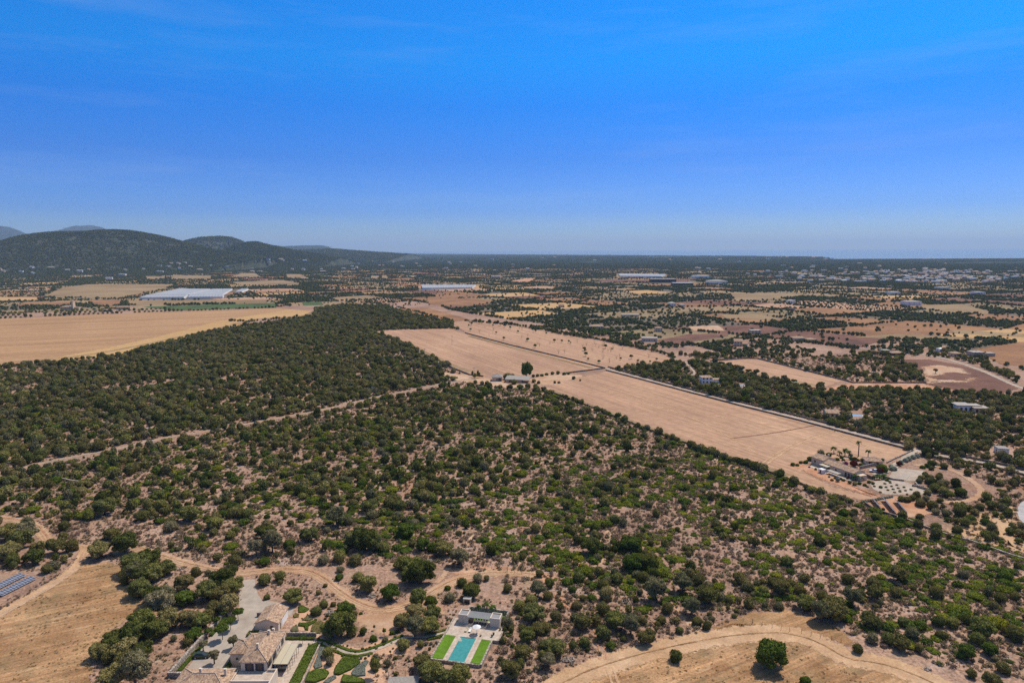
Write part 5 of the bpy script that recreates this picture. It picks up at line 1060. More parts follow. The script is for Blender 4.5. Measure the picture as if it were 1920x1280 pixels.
# ================================================================ POOL TERRACE (own axes, turned 13 degrees)
PO = Vector((-23.26, 179.66, 0)); PA = R(-13)
def PLc(x, y, z=0.): return (PO.x+x*math.cos(PA)-y*math.sin(PA), PO.y+x*math.sin(PA)+y*math.cos(PA), z)
def pbox(name, x0, x1, y0, y1, z0, z1, mat, parent=None, kind=None):
    mb = MB(); mb.box(x0, x1, y0, y1, z0, z1, rot=PA, c=(PO.x, PO.y)); o = mb.build(name, M[mat], parent)
    if kind: o['kind'] = kind
    return o
ZT = .8
pool = empty('swimming_pool', PLc(7.4, 5.7, ZT), PA, 'long rectangular turquoise swimming pool between two lawns', 'pool')
def lbox(x0, x1, y0, y1, z0, z1, mat, name, par=pool, off=(7.4, 5.7, ZT)):
    mb = MB(); mb.box(x0-off[0], x1-off[0], y0-off[1], y1-off[1], z0-off[2], z1-off[2]); return mb.build(name, M[mat] if mat in M else L[mat], par)
lbox(5.0, 9.8, -.35, 11.8, .55, .70, 'water', 'water')
lbox(4.4, 5.0, -.35, 11.8, 0, .86, 'paving', 'coping'); lbox(9.8, 10.45, -.35, 11.8, 0, .86, 'paving', 'coping')
for k in range(3): lbox(5.0, 6.0-.3*k, 9.6+.5*k, 10.1+.5*k, .6, .70+.03+.03*k, 'paving', 'step')
pbox('terrace', -.1, 16.4, 11.8, 21.6, -.2, ZT+.04, 'paving', kind='structure')
pbox('terrace', 3.5, 4.4, -.35, 11.8, -.2, ZT+.03, 'paving', kind='structure'); pbox('terrace', 10.45, 11.5, -.35, 11.8, -.2, ZT+.03, 'paving', kind='structure')
pbox('lawn', .25, 3.5, -.1, 11.8, -.2, ZT+.06, 'lawn', kind='structure'); pbox('lawn', 11.5, 14.4, -.1, 11.8, -.2, ZT+.06, 'lawn', kind='structure')
pbox('lawn', 3.5, 15.8, 22.3, 27.3, -.2, .3, 'lawn', kind='structure')
def pwall(x0, x1, y0, y1, h, label, mat='stone', z0=-.2): tag(pbox('terrace_wall', x0, x1, y0, y1, z0, h, mat), label, 'stone wall')
pwall(-.25, .25, -.35, 21.6, 1.0, 'low pale edging wall along the left side of the pool terrace'); pwall(14.4, 14.9, -.5, 11.8, 1.0, 'low pale edging wall along the right side of the pool lawn')
pwall(14.9, 16.6, 11.8, 12.1, .9, 'short wall step beside the right pool lawn'); pwall(16.4, 16.8, 12.1, 21.8, .95, 'low pale edging wall right of the pool pavilion')
pwall(-.25, 14.4, -.8, -.36, .9, 'stone retaining wall at the near end of the pool terrace'); pwall(7.2, 11.5, -1.9, -1.5, .8, 'detached low stone planter wall in front of the pool terrace')
pwall(3.1, 3.5, 22.0, 27.8, 1.7, 'left stone wall of the palm yard behind the pavilion'); pwall(3.5, 16.2, 27.4, 27.8, 1.7, 'rear stone wall of the palm yard behind the pavilion'); pwall(15.8, 16.2, 21.9, 27.4, 1.7, 'right stone wall of the palm yard behind the pavilion')
pav = empty('pool_pavilion', PLc(2.2, 18.6, ZT), PA, 'pool pavilion of two cream cubes joined by a grey slatted pergola', 'pavilion')
pf = (2.2, 18.6, ZT)
for x0, x1 in ((2.2, 5.15), (12.25, 15.3)):
    w = lbox(x0, x1, 18.6, 22.0, ZT, 3.5, 'render', 'cube_wall', pav, pf)
    for a, b, c, d in ((x0, x1, 18.6, 18.85), (x0, x1, 21.75, 22.0), (x0, x0+.25, 18.85, 21.75), (x1-.25, x1, 18.85, 21.75)): lbox(a, b, c, d, 3.5, 3.82, 'render', 'parapet', pav, pf)
    lbox(x0+.25, x1-.25, 18.85, 21.75, 3.5, 3.54, 'roofgrey', 'flat_roof', pav, pf)
lbox(3.6, 3.64, 18.585, 18.6, ZT, 3.0, 'shutter', 'door_gap', pav, pf)
mb = MB()
for k in range(28): mb.box(5.17-pf[0]+.25*k, 5.17-pf[0]+.25*k+.17, -.25, 3.5, 2.5, 2.6)
mb.build('slatted_roof', M['grey_wood'], pav)
for y in (-.1, 3.3): mb = MB(); mb.box(2.97, 10.03, y, y+.12, 2.38, 2.495); mb.build('beam', M['grey_wood'], pav)
mb = MB(); mb.box(2.96, 4.2, 1.0, 2.6, 0, .95); mb.build('counter', M['woodb'], pav)
q = PLc(8.9, 20.0, ZT+.04); table_set('dining_table', q, PA, 4.2, 'long cream table under the pool pavilion slats')
proto = None
for i in range(10):
    s = -1 if i < 5 else 1; x = 7.2+(i % 5)*.85; q = PLc(x, 20.0+s*.85, ZT+.04); rz = PA+(math.pi if s < 0 else 0)
    if proto is None: proto = c = chair(q, rz, '', 'chairs at the pool pavilion table')
    else: c = copy_tree(proto); c.location = q; c.rotation_euler = (0, 0, rz)
    c['label'] = '%s dark chair from the left on the %s side of the pavilion table' % (['first', 'second', 'third', 'fourth', 'fifth'][i % 5], 'near' if s < 0 else 'far')
for x, m, lb in ((5.75, 'reed', 'beige sun lounger on the pool terrace, the left of two'), (6.95, 'fabric', 'white sun lounger on the pool terrace, between the other lounger and the parasol')):
    e = empty('sun_lounger', PLc(x, 15.2, ZT+.04), PA, lb, 'sun lounger', 'sun loungers by the pool')
    mb = MB(); mb.box(-.35, .35, -.95, .45, .28, .38); mb.build('mattress', M[m], e)
    mb = MB(); mb.add([(-.35, .45, .3), (.35, .45, .3), (.35, 1.05, .62), (-.35, 1.05, .62), (-.35, .45, .4), (.35, .45, .4), (.35, 1.03, .72), (-.35, 1.03, .72)], [(3, 2, 1, 0), (4, 5, 6, 7), (0, 1, 5, 4), (1, 2, 6, 5), (2, 3, 7, 6), (3, 0, 4, 7)]); mb.build('backrest', M[m], e)
    for a in (-.3, .3):
        for b in (-.85, .4): mb = MB(); mb.box(a-.03, a+.03, b-.03, b+.03, 0, .28); mb.build('leg', M['woodb'], e)
e = empty('parasol', PLc(9.3, 14.3, ZT+.04), 0, 'open white parasol on the pool terrace', 'parasol')
mb = MB(); mb.tube((0, 0, 0), (0, 0, 2.6), .04); mb.build('pole', M['alu'], e); mb = MB(); n = 8
mb.add([(math.cos(i*math.pi/4)*1.35, math.sin(i*math.pi/4)*1.35, 2.15) for i in range(n)]+[(0, 0, 2.7)]+[(math.cos(i*math.pi/4)*1.3, math.sin(i*math.pi/4)*1.3, 2.11) for i in range(n)]+[(0, 0, 2.64)], [(i, (i+1) % n, 8) for i in range(n)]+[((i+1) % n+9, i+9, 17) for i in range(n)]+[(i, i+9, (i+1) % n+9, (i+1) % n) for i in range(n)]); mb.build('canopy', M['fabric'], e)
mb = MB(); mb.tube((0, 0, 0), (0, 0, .12), .35, .3, 12); mb.build('base', M['steel'], e)
for i, (x, y, lb) in enumerate([(14.2, 13.6, 'small dark planter at the right terrace edge, nearest the lawn'), (14.4, 14.8, 'small dark planter at the right terrace edge, farther from the lawn'), (15.7, 17.6, 'small planter beside the right pavilion cube'), (10.8, 13.2, 'tiny dark stool in the middle of the terrace')]):
    e = empty('planter', PLc(x, y, ZT+.04), 0, lb, 'planter'); mb = MB(); mb.tube((0, 0, 0), (0, 0, .4), .2, .3, 10); mb.build('pot', M['woodb'], e)
    if i < 3: o = link(bpy.data.objects.new('leaves', BAL), e); o.location = (0, 0, .3); o.scale = (.32, .32, .25)
sh = empty('pump_shed', P(875.5, 1131, 0), R(-10), 'tiny cream shed with dark opening beyond the pavilion', 'shed')
mb = MB(); mb.box(-1.2, 1.2, 0, 1.6, -.1, 1.5); mb.build('wall', M['render'], sh); mb = MB(); mb.box(-1.35, 1.35, -.15, 1.75, 1.5, 1.65); mb.build('roof', M['conc'], sh); mb = MB(); mb.box(-.85, .85, -.03, 0.02, .05, 1.3); mb.build('opening', M['dark'], sh)
# small slatted garden structure at the bottom edge
sh = empty('garden_shed', P(757, 1283, 0), R(4), 'grey plank roof of a small shed at the bottom edge', 'shed')
mb = MB(); mb.box(-3.8, 3.8, -3, .6, -.1, 1.7); mb.build('wall', M['woodb'], sh); mb = MB()
for k in range(22): mb.box(-4+.365*k, -4+.365*k+.34, -3.2, 1.0, 1.7, 1.8)
mb.build('plank_roof', M['sheet'], sh)
for k, x in enumerate((-4.4, -3.2, -1.6, 0, 1.6, 4.0)):
    o = MB(); o.tube((0, 0, 0), (0, 0, 2.3), .06); p = o.build('stake', M['post'], loc=(sh.location.x+x, sh.location.y+2.2+(k % 2)*.5, 0)); tag(p, ['leftmost', 'second', 'third', 'fourth', 'fifth', 'rightmost'][k]+' rusty stake in the row behind the small bottom shed', 'stake', 'stakes behind the garden shed')
# ---- palms
def palm_crown(name, seed, n=26, ln=1.7):
    r = random.Random(seed); mb = MB()
    for i in range(n):
        a = r.uniform(0, 6.283); up = r.uniform(-.25, 1.1); l = ln*r.uniform(.8, 1.1); pts = []
        for k in range(6):
            t = k/5; pts.append((t*l*math.cos(up*.8)*.9, l*(math.sin(up)*t-.75*t*t)))
        w = .26
        for k in range(5):
            (r0, z0), (r1, z1) = pts[k], pts[k+1]; w0, w1 = w*(1-abs(k/5-.45)), w*(1-abs((k+1)/5-.45))*(0.3 if k == 4 else 1); ca, sa = math.cos(a), math.sin(a)
            for sgn in (-1, 1): mb.add([(r0*ca, r0*sa, z0), (r1*ca, r1*sa, z1), (r1*ca-sa*w1*sgn, r1*sa+ca*w1*sgn, z1-w1*.45), (r0*ca-sa*w0*sgn, r0*sa+ca*w0*sgn, z0-w0*.45)], [(0, 1, 2, 3)])
    o = mb.build(name, L['palm']); m = o.data; bpy.data.objects.remove(o); return m
PCR = [palm_crown('palm_fronds', i) for i in range(3)]
def palm_tm(h, rad=.17):
    mb = MB()
    for k in range(6): z = h*k/6; mb.tube((math.sin(k*.5)*.06, 0, z-.02), (math.sin((k+1)*.5)*.06, 0, h*(k+1)/6), rad*(1.15-.05*k), rad*(1.02-.05*k), 8)
    o = mb.build('trunk', M['bark']); m = o.data; bpy.data.objects.remove(o); return m
def palm(loc, h, cr, label, i=0, grp=None):
    e = empty('palm_tree', loc, rnd.uniform(0, 6), label, 'palm tree', grp); link(bpy.data.objects.new('trunk', palm_tm(h, .12+.02*h)), e)
    c = link(bpy.data.objects.new('crown', PCR[i % 3]), e); c.location = (0, 0, h); c.scale = (cr, cr, cr)
for i, (a, b, h, cr, lb) in enumerate([(1500, 330, 2.0, .75, 'leftmost palm'), (1580, 340, 3.0, 1.0, 'tallest palm'), (1637, 345, 2.2, .95, 'rightmost palm'), (1555, 315, 1.6, .7, 'small back palm')]):
    q = P(600+a/5.053, 1080+b/5.053, .3); palm(tuple(q), h, cr, lb+' in the walled yard behind the pool pavilion', i, 'palms behind the pool pavilion')
# ================================================================ SOLAR PANELS
M['panel_g'] = simple('grey_solar_cells', (.17, .165, .17), .4, .1, 3, spec=.4)
def solar(name, a, b, wd, tilt_h, rows, cols, label, grp, cell='panel', low=.5):
    """a-b: lower edge on the ground; panels rise away from it"""
    a = Vector(a); b = Vector(b); d = b-a; ln = d.length; e = empty(name, (a.x, a.y, 0), math.atan2(d.y, d.x), label, 'solar panels', grp)
    mb = MB(); V = [(0, 0, low), (ln, 0, low), (ln, wd, tilt_h), (0, wd, tilt_h)]; mb.add(V+[(x, y, z-.06) for x, y, z in V], [(0, 1, 2, 3), (7, 6, 5, 4), (0, 4, 5, 1), (1, 5, 6, 2), (2, 6, 7, 3), (3, 7, 4, 0)]); mb.build('panel_frame', M['alu'], e)
    mb = MB(); g = .06
    for i in range(cols):
        for j in range(rows):
            u0, u1 = ln*i/cols+g, ln*(i+1)/cols-g; v0, v1 = j/rows+g/wd, (j+1)/rows-g/wd; zz_ = lambda v: low+(tilt_h-low)*v+.012
            mb.add([(u0, v0*wd, zz_(v0)), (u1, v0*wd, zz_(v0)), (u1, v1*wd, zz_(v1)), (u0, v1*wd, zz_(v1))], [(0, 1, 2, 3)])
    mb.build('cells', M[cell], e)
    for k in range(3):
        x = ln*(.1+.4*k); mb = MB(); mb.tube((x, wd*.88, 0), (x, wd*.88, tilt_h-.1), .05); mb.tube((x, .15, 0), (x, .15, low), .05); mb.build('support', M['steel'], e)
def Q(px, py, z=0): return tuple(P(px, py, z))[:2]
solar('solar_panels', Q(-12, 1111), Q(49, 1080), 2.6, 1.2, 2, 12, 'far row of blue solar panels at the left edge', 'solar panels in the left field')
solar('solar_panels', Q(4, 1119), Q(69, 1086), 2.6, 1.2, 2, 12, 'near row of blue solar panels at the left edge', 'solar panels in the left field')
zb = lambda a, b: (1480+a/6, 820+b/6)
for a, b, lb in [((1040, 806), (972, 722), 'short left row of grey solar panels seen edge-on in the red yard'), ((1218, 868), (1088, 712), 'long middle row of grey solar panels seen edge-on in the red yard'), ((1334, 855), (1224, 728), 'right row of grey solar panels seen edge-on in the red yard')]:
    solar('solar_panels', Q(*zb(*a)), Q(*zb(*b)), 2.0, 2.1, 2, 10, lb, 'solar panels south of the east farmhouse', 'panel_g')
# ================================================================ EAST FARMHOUSE
slab('forecourt', [Q(*zb(*p)) for p in [(770, 400), (835, 345), (960, 340), (1010, 385), (1060, 420), (940, 445), (850, 430)]], -.2, .05, 'asph')
sheet('gravel_garden', [zb(*p) for p in [(890, 500), (1150, 475), (1270, 490), (1620, 600), (1600, 640), (1300, 640), (1080, 640), (950, 585)]], 'road', 4, .4, 3, .3, keepout=True)
sheet('gravel_court', [zb(*p) for p in [(1120, 430), (1200, 345), (1500, 370), (1560, 400), (1440, 490), (1250, 490), (1150, 475)]], 'road', 4, .4, 3, .3)
slab('gravel_court', [Q(*zb(*p)) for p in [(1228, 468), (1278, 412), (1362, 424), (1312, 482)]], -.2, .22, 'pave')
slab('terrace', [Q(*zb(*p)) for p in [(230, 330), (460, 430), (700, 490), (720, 475), (460, 380), (260, 300)]], -.2, .12, 'paving')
FH = empty('farmhouse', (*Q(*zb(258, 300)), 0), 0, 'long ochre farmhouse with stepped tile roofs at the corner of the big field', 'house')
p0 = Vector(Q(*zb(375, 345))); p1 = Vector(Q(*zb(722, 472))); d = p1-p0; FH.location = (p0.x, p0.y, 0); FH.rotation_euler = (0, 0, math.atan2(d.y, d.x)); Wf = d.length
gable_wall(FH, Wf, 7.5, 3.1, 4.4, m='ochre'); tiled(FH, Wf, 7.5, 3.2, 4.6, hip=False, ov=.3)
pl = Vector(Q(*zb(255, 292))); Lw = (pl-p0).length
gable_wall(FH, Lw, 8.2, 3.9, 5.2, x0=-Lw, y0=.6, m='ochre'); tiled(FH, Lw-.4, 8.2, 4.0, 5.4, x0=-Lw, y0=.6, hip=False, ov=.3)
for u, z, w, h in ((3, .9, 1.4, 1.2), (8, 1.2, .8, .9), (14, .1, 1.1, 2.1), (Wf-3.5, .1, 1.2, 2.1), (Wf-1.8, .1, 1.0, 2.1)): add_window(FH, 'f', u, z, w, h, Wf, 7.5)
add_window(FH, 'f', 2, 1.5, .9, 1.1, Lw, 8.2, x0=-Lw, y0=.6); chimney(FH, Wf*.45, 4.6, 4.4, .9, 'ochre'); chimney(FH, -Lw*.2, 5.5, 5.2, .8, 'ochre')
mb = MB(); mb.box(.3, 5.6, -3.2, -.02, 2.6, 2.72); mb.build('awning', M['reed'], FH)
for x in (.4, 5.5): mb = MB(); mb.box(x-.06, x+.06, -3.15, -3.03, 0, 2.6); mb.build('post', M['steel'], FH)
mb = MB(); mb.box(Wf+.02, Wf+3, 1.0, 5.5, -.1, 2.6); mb.build('annex', M['ochre'], FH)
hut = empty('hut', (*Q(*zb(365, 398)), 0), FH.rotation_euler[2], 'small white cube hut in front of the east farmhouse', 'hut'); mb = MB(); mb.box(-1.3, 1.3, -1, 1.2, -.1, 2.0); mb.build('wall', M['white'], hut); mb = MB(); mb.box(-1.45, 1.45, -1.15, 1.35, 2.0, 2.15); mb.build('roof', M['white'], hut); mb = MB(); mb.box(-.4, .4, -1.04, -.99, 0, 1.7); mb.build('door', M['woodb'], hut)
pg = empty('pergola', (*Q(*zb(440, 400)), 0), FH.rotation_euler[2], 'low white terrace roof along the front of the east farmhouse', 'pergola')
mb = MB(); mb.box(0, 7, -1.6, 1.2, 1.7, 1.8); mb.build('roof', M['conc'], pg)
for x in (.1, 3.5, 6.9): mb = MB(); mb.box(x-.08, x+.08, -1.5, -1.34, 0, 1.7); mb.build('post', M['white'], pg)
an = empty('outbuilding', (*Q(*zb(865, 310)), 0), R(-12), 'small outbuilding with grey hipped tile roof behind the east farmhouse', 'outbuilding'); volume(an, 8, 6, 2.3, m='ochre'); tiled(an, 8, 6, 2.4, 3.6, hipl=2.8); add_window(an, 'f', 1.2, .1, 1.2, 1.8, 8, 6); add_window(an, 'f', 5, .8, 1, 1, 8, 6)
for i, (a, b, h, cr, lb) in enumerate([(500, 178, 3.2, 1.5, 'stout palm behind the left end of the east farmhouse'), (625, 205, 3.6, 1.4, 'palm in the middle of the east farmhouse garden'), (668, 215, 3.0, 1.2, 'shorter palm beside the middle garden palm'), (775, 215, 8.4, 1.3, 'very tall slender palm behind the east farmhouse'), (885, 232, 4.2, 1.3, 'right-hand palm at the field edge by the outbuilding'), (565, 200, 2.0, 1.3, 'low bushy palm behind the farmhouse roof'),
      (745, 480, 2.2, 1.5, 'bushy palm at the right front corner of the farmhouse'), (800, 480, 1.8, 1.2, 'second bushy palm at the farmhouse front corner'), (1010, 470, 2.0, 1.4, 'palm at the top left of the agave garden'), (1060, 465, 2.0, 1.4, 'palm at the top of the agave garden beside the forecourt'), (960, 470, 1.6, 1.0, 'small palm below the dark forecourt wall')]):
    palm((*Q(*zb(a, b)), 0), h, cr, lb, i)
def bush(kk, a, b, w, lb, cat='shrub', grp=None, f=zb, hs=1., name='garden_shrub'):
    me = {'red': RB, 'purple': PB_, 'white': WB}.get(kk) or NEARB[kk][int(a) % 3]; p = f(a, b); return plant(name, me, p[0], p[1], w, lb, cat, grp, hs)
RB = foliage_mesh('dark_red_foliage', 921, bush_lobes(rr, 8), 1300, .08, L['red']); PB_ = foliage_mesh('purple_foliage', 922, bush_lobes(rr, 7, .6), 900, .08, L['purple']); WB = foliage_mesh('white_flowers', 923, bush_lobes(rr, 8), 1500, .085, L['white'])
for kk, a, b, w, lb in [('red', 725, 290, 18, 'dark red rounded tree behind the east farmhouse'), ('red', 1022, 365, 16, 'dark red shrub beside the parked truck'), ('purple', 635, 275, 13, 'purple bougainvillea behind the farmhouse roof'), ('purple', 225, 325, 6, 'magenta bougainvillea at the left corner of the farmhouse'), ('bright', 808, 295, 12, 'bright green tree right of the dark red tree'),
      ('bright', 1045, 320, 28, 'broad bright green tree above the forecourt'), ('bright', 445, 180, 14, 'green shrub behind the left farmhouse roof'), ('grey', 355, 170, 18, 'grey-green shrub behind the left end of the farmhouse'), ('bright', 235, 225, 16, 'green hedge bush left of the farmhouse'), ('bright', 185, 265, 12, 'green hedge bush farther left of the farmhouse'),
      ('bright', 40, 290, 12, 'bright bush at the tip of the farmhouse garden'), ('bright', 130, 270, 10, 'bright bush near the tip of the farmhouse garden'), ('bright', 90, 300, 9, 'small bright bush at the farmhouse garden tip'), ('bright', 580, 455, 8, 'bright bush below the farmhouse terrace'), ('bright', 515, 450, 7, 'small bush below the farmhouse terrace'), ('bright', 448, 435, 6, 'small bush left below the terrace'), ('dark', 297, 352, 6, 'small dark bush left of the white hut'),
      ('dark', 1350, 80, 26, 'dark broad bush at the lane gate'), ('dark', 1550, 155, 28, 'large dark bush right of the lane gate'), ('bright', 1650, 165, 13, 'green bush on the lane right of the gate'), ('dark', 1055, 805, 9, 'small dark bush between the solar rows'), ('bright', 1028, 548, 9, 'tall bright bush among the agaves'), ('grey', 1050, 250, 9, 'pinkish grey bush beyond the outbuilding'), ('red', 655, 455, 6, 'small reddish bush on the farmhouse terrace')]:
    bush(kk, a, b, w, lb)
for i, (a, b, w, kk) in enumerate([(540, 235, 10, 'bright'), (590, 215, 9, 'bright'), (700, 225, 12, 'bright'), (735, 235, 10, 'dark'), (770, 245, 9, 'bright'), (820, 248, 10, 'dark'), (870, 262, 9, 'bright'), (690, 205, 8, 'silver'), (610, 245, 8, 'bright'), (480, 470, 8, 'bright'), (545, 480, 8, 'silver'), (610, 470, 9, 'bright'), (680, 500, 9, 'grey'), (740, 515, 11, 'dark'), (790, 505, 10, 'bright'), (850, 525, 9, 'bright'), (900, 490, 10, 'bright'), (940, 510, 8, 'grey'), (1100, 470, 9, 'bright'), (1460, 480, 14, 'grey'), (1490, 450, 16, 'dark'), (1540, 430, 16, 'olive'), (1570, 480, 18, 'olive'), (1620, 500, 24, 'dark'), (1640, 560, 24, 'dark'), (1700, 540, 22, 'olive'), (1740, 600, 26, 'dark'), (1560, 610, 16, 'dark'), (1430, 640, 18, 'olive'), (1390, 670, 16, 'dark'), (1260, 680, 16, 'dark'), (1480, 730, 22, 'olive'), (1340, 690, 14, 'olive'), (1540, 680, 16, 'grey'), (1590, 440, 14, 'dark'), (1600, 340, 12, 'olive'), (1500, 320, 12, 'bright'), (1560, 300, 16, 'bright'), (1680, 440, 16, 'olive'), (1700, 700, 14, 'olive')]):
    me_ = BAL if kk == 'silver' else NEARB[kk][i % 3]; q_ = zb(a, b); plant('garden_shrub', me_, q_[0], q_[1], w, '%s %s garden shrub from the left around the east farmhouse grounds' % ('%s', {'silver': 'silvery', 'bright': 'bright green', 'dark': 'dark green', 'olive': 'olive-green', 'grey': 'grey-green'}[kk]), 'shrub', 'garden shrubs of the east farmhouse')
for i, (a, b) in enumerate([(1145, 325), (1180, 345), (1255, 275), (1310, 250), (1345, 235), (1395, 215), (1440, 200), (1160, 345)]):
    bush('white', a, b, 12, ['first', 'second', 'third', 'fourth', 'fifth', 'sixth', 'seventh', 'eighth'][i]+' white-flowering oleander along the farmhouse driveway', grp='oleanders along the driveway', name='oleander')
bush('red', 1235, 290, 13, 'brownish oleander at the near end of the driveway row', name='oleander')
for i in range(14):
    t = i/13; bush('white', 815+340*t, 722-62*t, 6.5, 'pale flowering hedge bush %s along the yard above the solar rows' % ['at the far left end', 'second from left', 'third from left', 'fourth from left', 'fifth from left', 'sixth from left', 'seventh, left of middle', 'eighth, right of middle', 'sixth from right', 'fifth from right', 'fourth from right', 'third from right', 'second from right', 'at the right end'][i], grp='pale flowering hedge by the solar rows', name='hedge_bush')
k = 0
for a, b in [(1075, 510), (1135, 500), (1210, 525), (1090, 550), (1150, 540), (1225, 560), (1290, 550), (1110, 582), (1168, 572), (1245, 590), (1308, 588), (1185, 608), (1245, 600), (1325, 630), (1025, 605), (958, 540), (880, 545), (1370, 575), (1130, 485)]:
    q = Q(*zb(a, b)); plant('agave', NEARB['grey'][k % 3], *zb(a, b), 6.5, 'grey-green agave clump, %s on the gravel by the farmhouse' % ['first', 'second', 'third', 'fourth', 'fifth', 'sixth', 'seventh', 'eighth', 'ninth', 'tenth', 'eleventh', 'twelfth', 'thirteenth', 'fourteenth', 'fifteenth', 'sixteenth', 'seventeenth', 'eighteenth', 'nineteenth'][k], 'agave', 'agaves on the gravel garden', .6); k += 1
car((*Q(*zb(955, 388)), .06), R(160), 'carwhite', 'pale pickup car parked on the grey forecourt of the east farmhouse')
stone_wall('retaining_wall', [zb(1000, 430), zb(1170, 478), zb(1290, 492)], .9, .5, 'stone', 'low retaining wall above the agave garden')
stone_wall('retaining_wall', [zb(1415, 520), zb(1450, 565), zb(1625, 610)], 1.2, .6, 'stone', 'pale stepped stone wall right of the agave garden')
stone_wall('retaining_wall', [zb(1380, 550), zb(1510, 560)], 1.0, .5, 'stone', 'short stone wall above the stepped wall of the garden')
stone_wall('driveway_wall', [zb(1095, 290), zb(1385, 152)], .9, .4, 'stone', 'straight low wall along the left of the farmhouse driveway')
stone_wall('retaining_wall', [zb(790, 355), zb(960, 318)], 1.6, .4, 'stone', 'ochre wall between the red tree and the outbuilding')
stone_wall('retaining_wall', [zb(835, 430), zb(925, 468), (1646, 893)], 1.6, .4, 'stone_d', 'dark wall below the grey forecourt')
# ================================================================ FIELD WALLS
for name, pts, h, th, m, lb in [
    ('field_wall', [(872, 624.5), (960, 648), (1060, 672), (1134, 690.5)], 1.3, .9, 'stone_d', 'dark stone wall between the two central fields'),
    ('field_wall', [(1062, 700), (1134, 690.8)], 1.2, .9, 'stone_d', 'stone wall between the centre field and the big field'),
    ('field_wall', [(906, 706.5), (880, 703), (850, 691), (808, 670)], 1.3, .8, 'stone_d', 'stone wall left of the centre field above the barns'),
    ('lane_wall', [(1136, 694.5), (1200, 711), (1300, 738), (1400, 764), (1500, 789), (1600, 816), (1700, 842.5)], 1.1, .7, 'stone_d', 'long stone wall along the near side of the country lane'),
    ('lane_wall', [(1140, 688), (1200, 704.5), (1300, 731.5), (1400, 757), (1500, 781), (1600, 807), (1700, 834), (1790, 853), (1920, 880)], 1.1, .7, 'stone_d', 'long dark stone wall along the far side of the country lane'),
    ('lane_wall', [(1722, 854), (1790, 863), (1850, 873), (1920, 891)], 1.0, .7, 'stone_d', 'stone wall on the near side of the lane at the right edge'),
    ('field_wall', [(1022, 731), (1110, 763.5), (1200, 800), (1300, 836), (1400, 871), (1470, 895), (1530, 918)], 1.0, .8, 'stone_d', 'stone wall along the lower edge of the big field'),
    ('field_wall', [(1332, 677), (1398, 672), (1420, 672.5), (1500, 692.5), (1580, 712.5), (1600, 718), (1735, 718)], 1.2, .9, 'stone_d', 'stone wall behind the tan field at right'),
    ('field_wall', [(1332, 679.5), (1370, 692.5), (1430, 708), (1470, 718)], 1.0, .8, 'stone_d', 'low stone wall in front of the tan field at right'),
    ('field_wall', [(1694, 678), (1712, 697), (1736, 718)], 1.1, .8, 'stone_d', 'stone wall left of the dark ploughed field'),
    ('field_wall', [(74, 889), (100, 895), (133, 903), (175, 908)], 1.1, .9, 'stone', 'pale low stone wall standing alone in the scrub at far left'),
    ('field_wall', [(-60, 882), (0, 872), (60, 862), (95, 857)], 1.0, .8, 'stone_d', 'stone wall beside the diagonal track at far left'),
    ('field_wall', [(1622, 945), (1640, 957), (1681, 970)], 1.1, .8, 'stone_d', 'stone wall below the three solar rows'),
    ('field_wall', [(1700, 975), (1727, 986), (1780, 1005), (1815, 1014)], .9, .8, 'stone', 'low stone wall running right across the dry slope'),
    ('field_wall', [(1813, 1013), (1850, 1026), (1898, 1043), (1960, 1060)], .9, .8, 'stone', 'low stone wall nearing the right edge'),
    ('field_wall', [(1000, 611), (1110, 634.5), (1262, 664.5)], 1.1, .9, 'stone_d', 'long dark wall behind the orchard field')]:
    stone_wall(name, pts, h, th, m, lb)
# ================================================================ BARNS, COUNTRY HOUSES, TOWN
def pxw(px0, px1, py, z=0): a = P(px0, py, z); b = P(px1, py, z); return a, (b-a).length, math.atan2(b.y-a.y, b.x-a.x)
def country(name, px0, px1, py, dep, wh, rh, wall, roof, label, cat='house', skew=0., nwin=3, group=None, hip=True, flatroof=False, annex=None):
    """front base line from px0 to px1 at py in the photo"""
    a, W, rz = pxw(px0, px1, py); e = empty(name, (a.x, a.y, 0), rz+R(skew), label, cat, group)
    if flatroof:
        volume(e, W, dep, wh, m=wall); mb = MB(); mb.box(-.15, W+.15, -.15, dep+.15, wh, wh+.35); mb.build('roof', M[roof], e)
    elif hip: volume(e, W, dep, wh, m=wall); tiled(e, W, dep, wh+.1, rh, m=roof, hip=True)
    else: gable_wall(e, W, dep, wh, rh, m=wall); tiled(e, W, dep, wh+.1, rh+.15, m=roof, hip=False)
    for k in range(nwin):
        u = W*(k+.5)/nwin-.6; st = 2 if wh > 4.5 else 1
        for f in range(st): add_window(e, 'f', u, .9+2.8*f, 1.2, 1.2, W, dep)
    add_window(e, 'r', dep*.3, .9, 1.2, 1.2, W, dep); add_window(e, 'l', dep*.3, .9, 1.2, 1.2, W, dep)
    if annex:
        w2, d2, h2, side = annex; x0 = W if side > 0 else -w2; volume(e, w2, d2, h2, x0=x0, y0=dep*.2, m=wall, name='annex'); mb = MB(); mb.box(x0-.12, x0+w2+.12, dep*.2-.15, dep*.2+d2+.15, h2, h2+.25); mb.build('annex_roof', M[roof], e)
    return e
zr = lambda a, b: (780+a/3.84, 620+b/3.84)
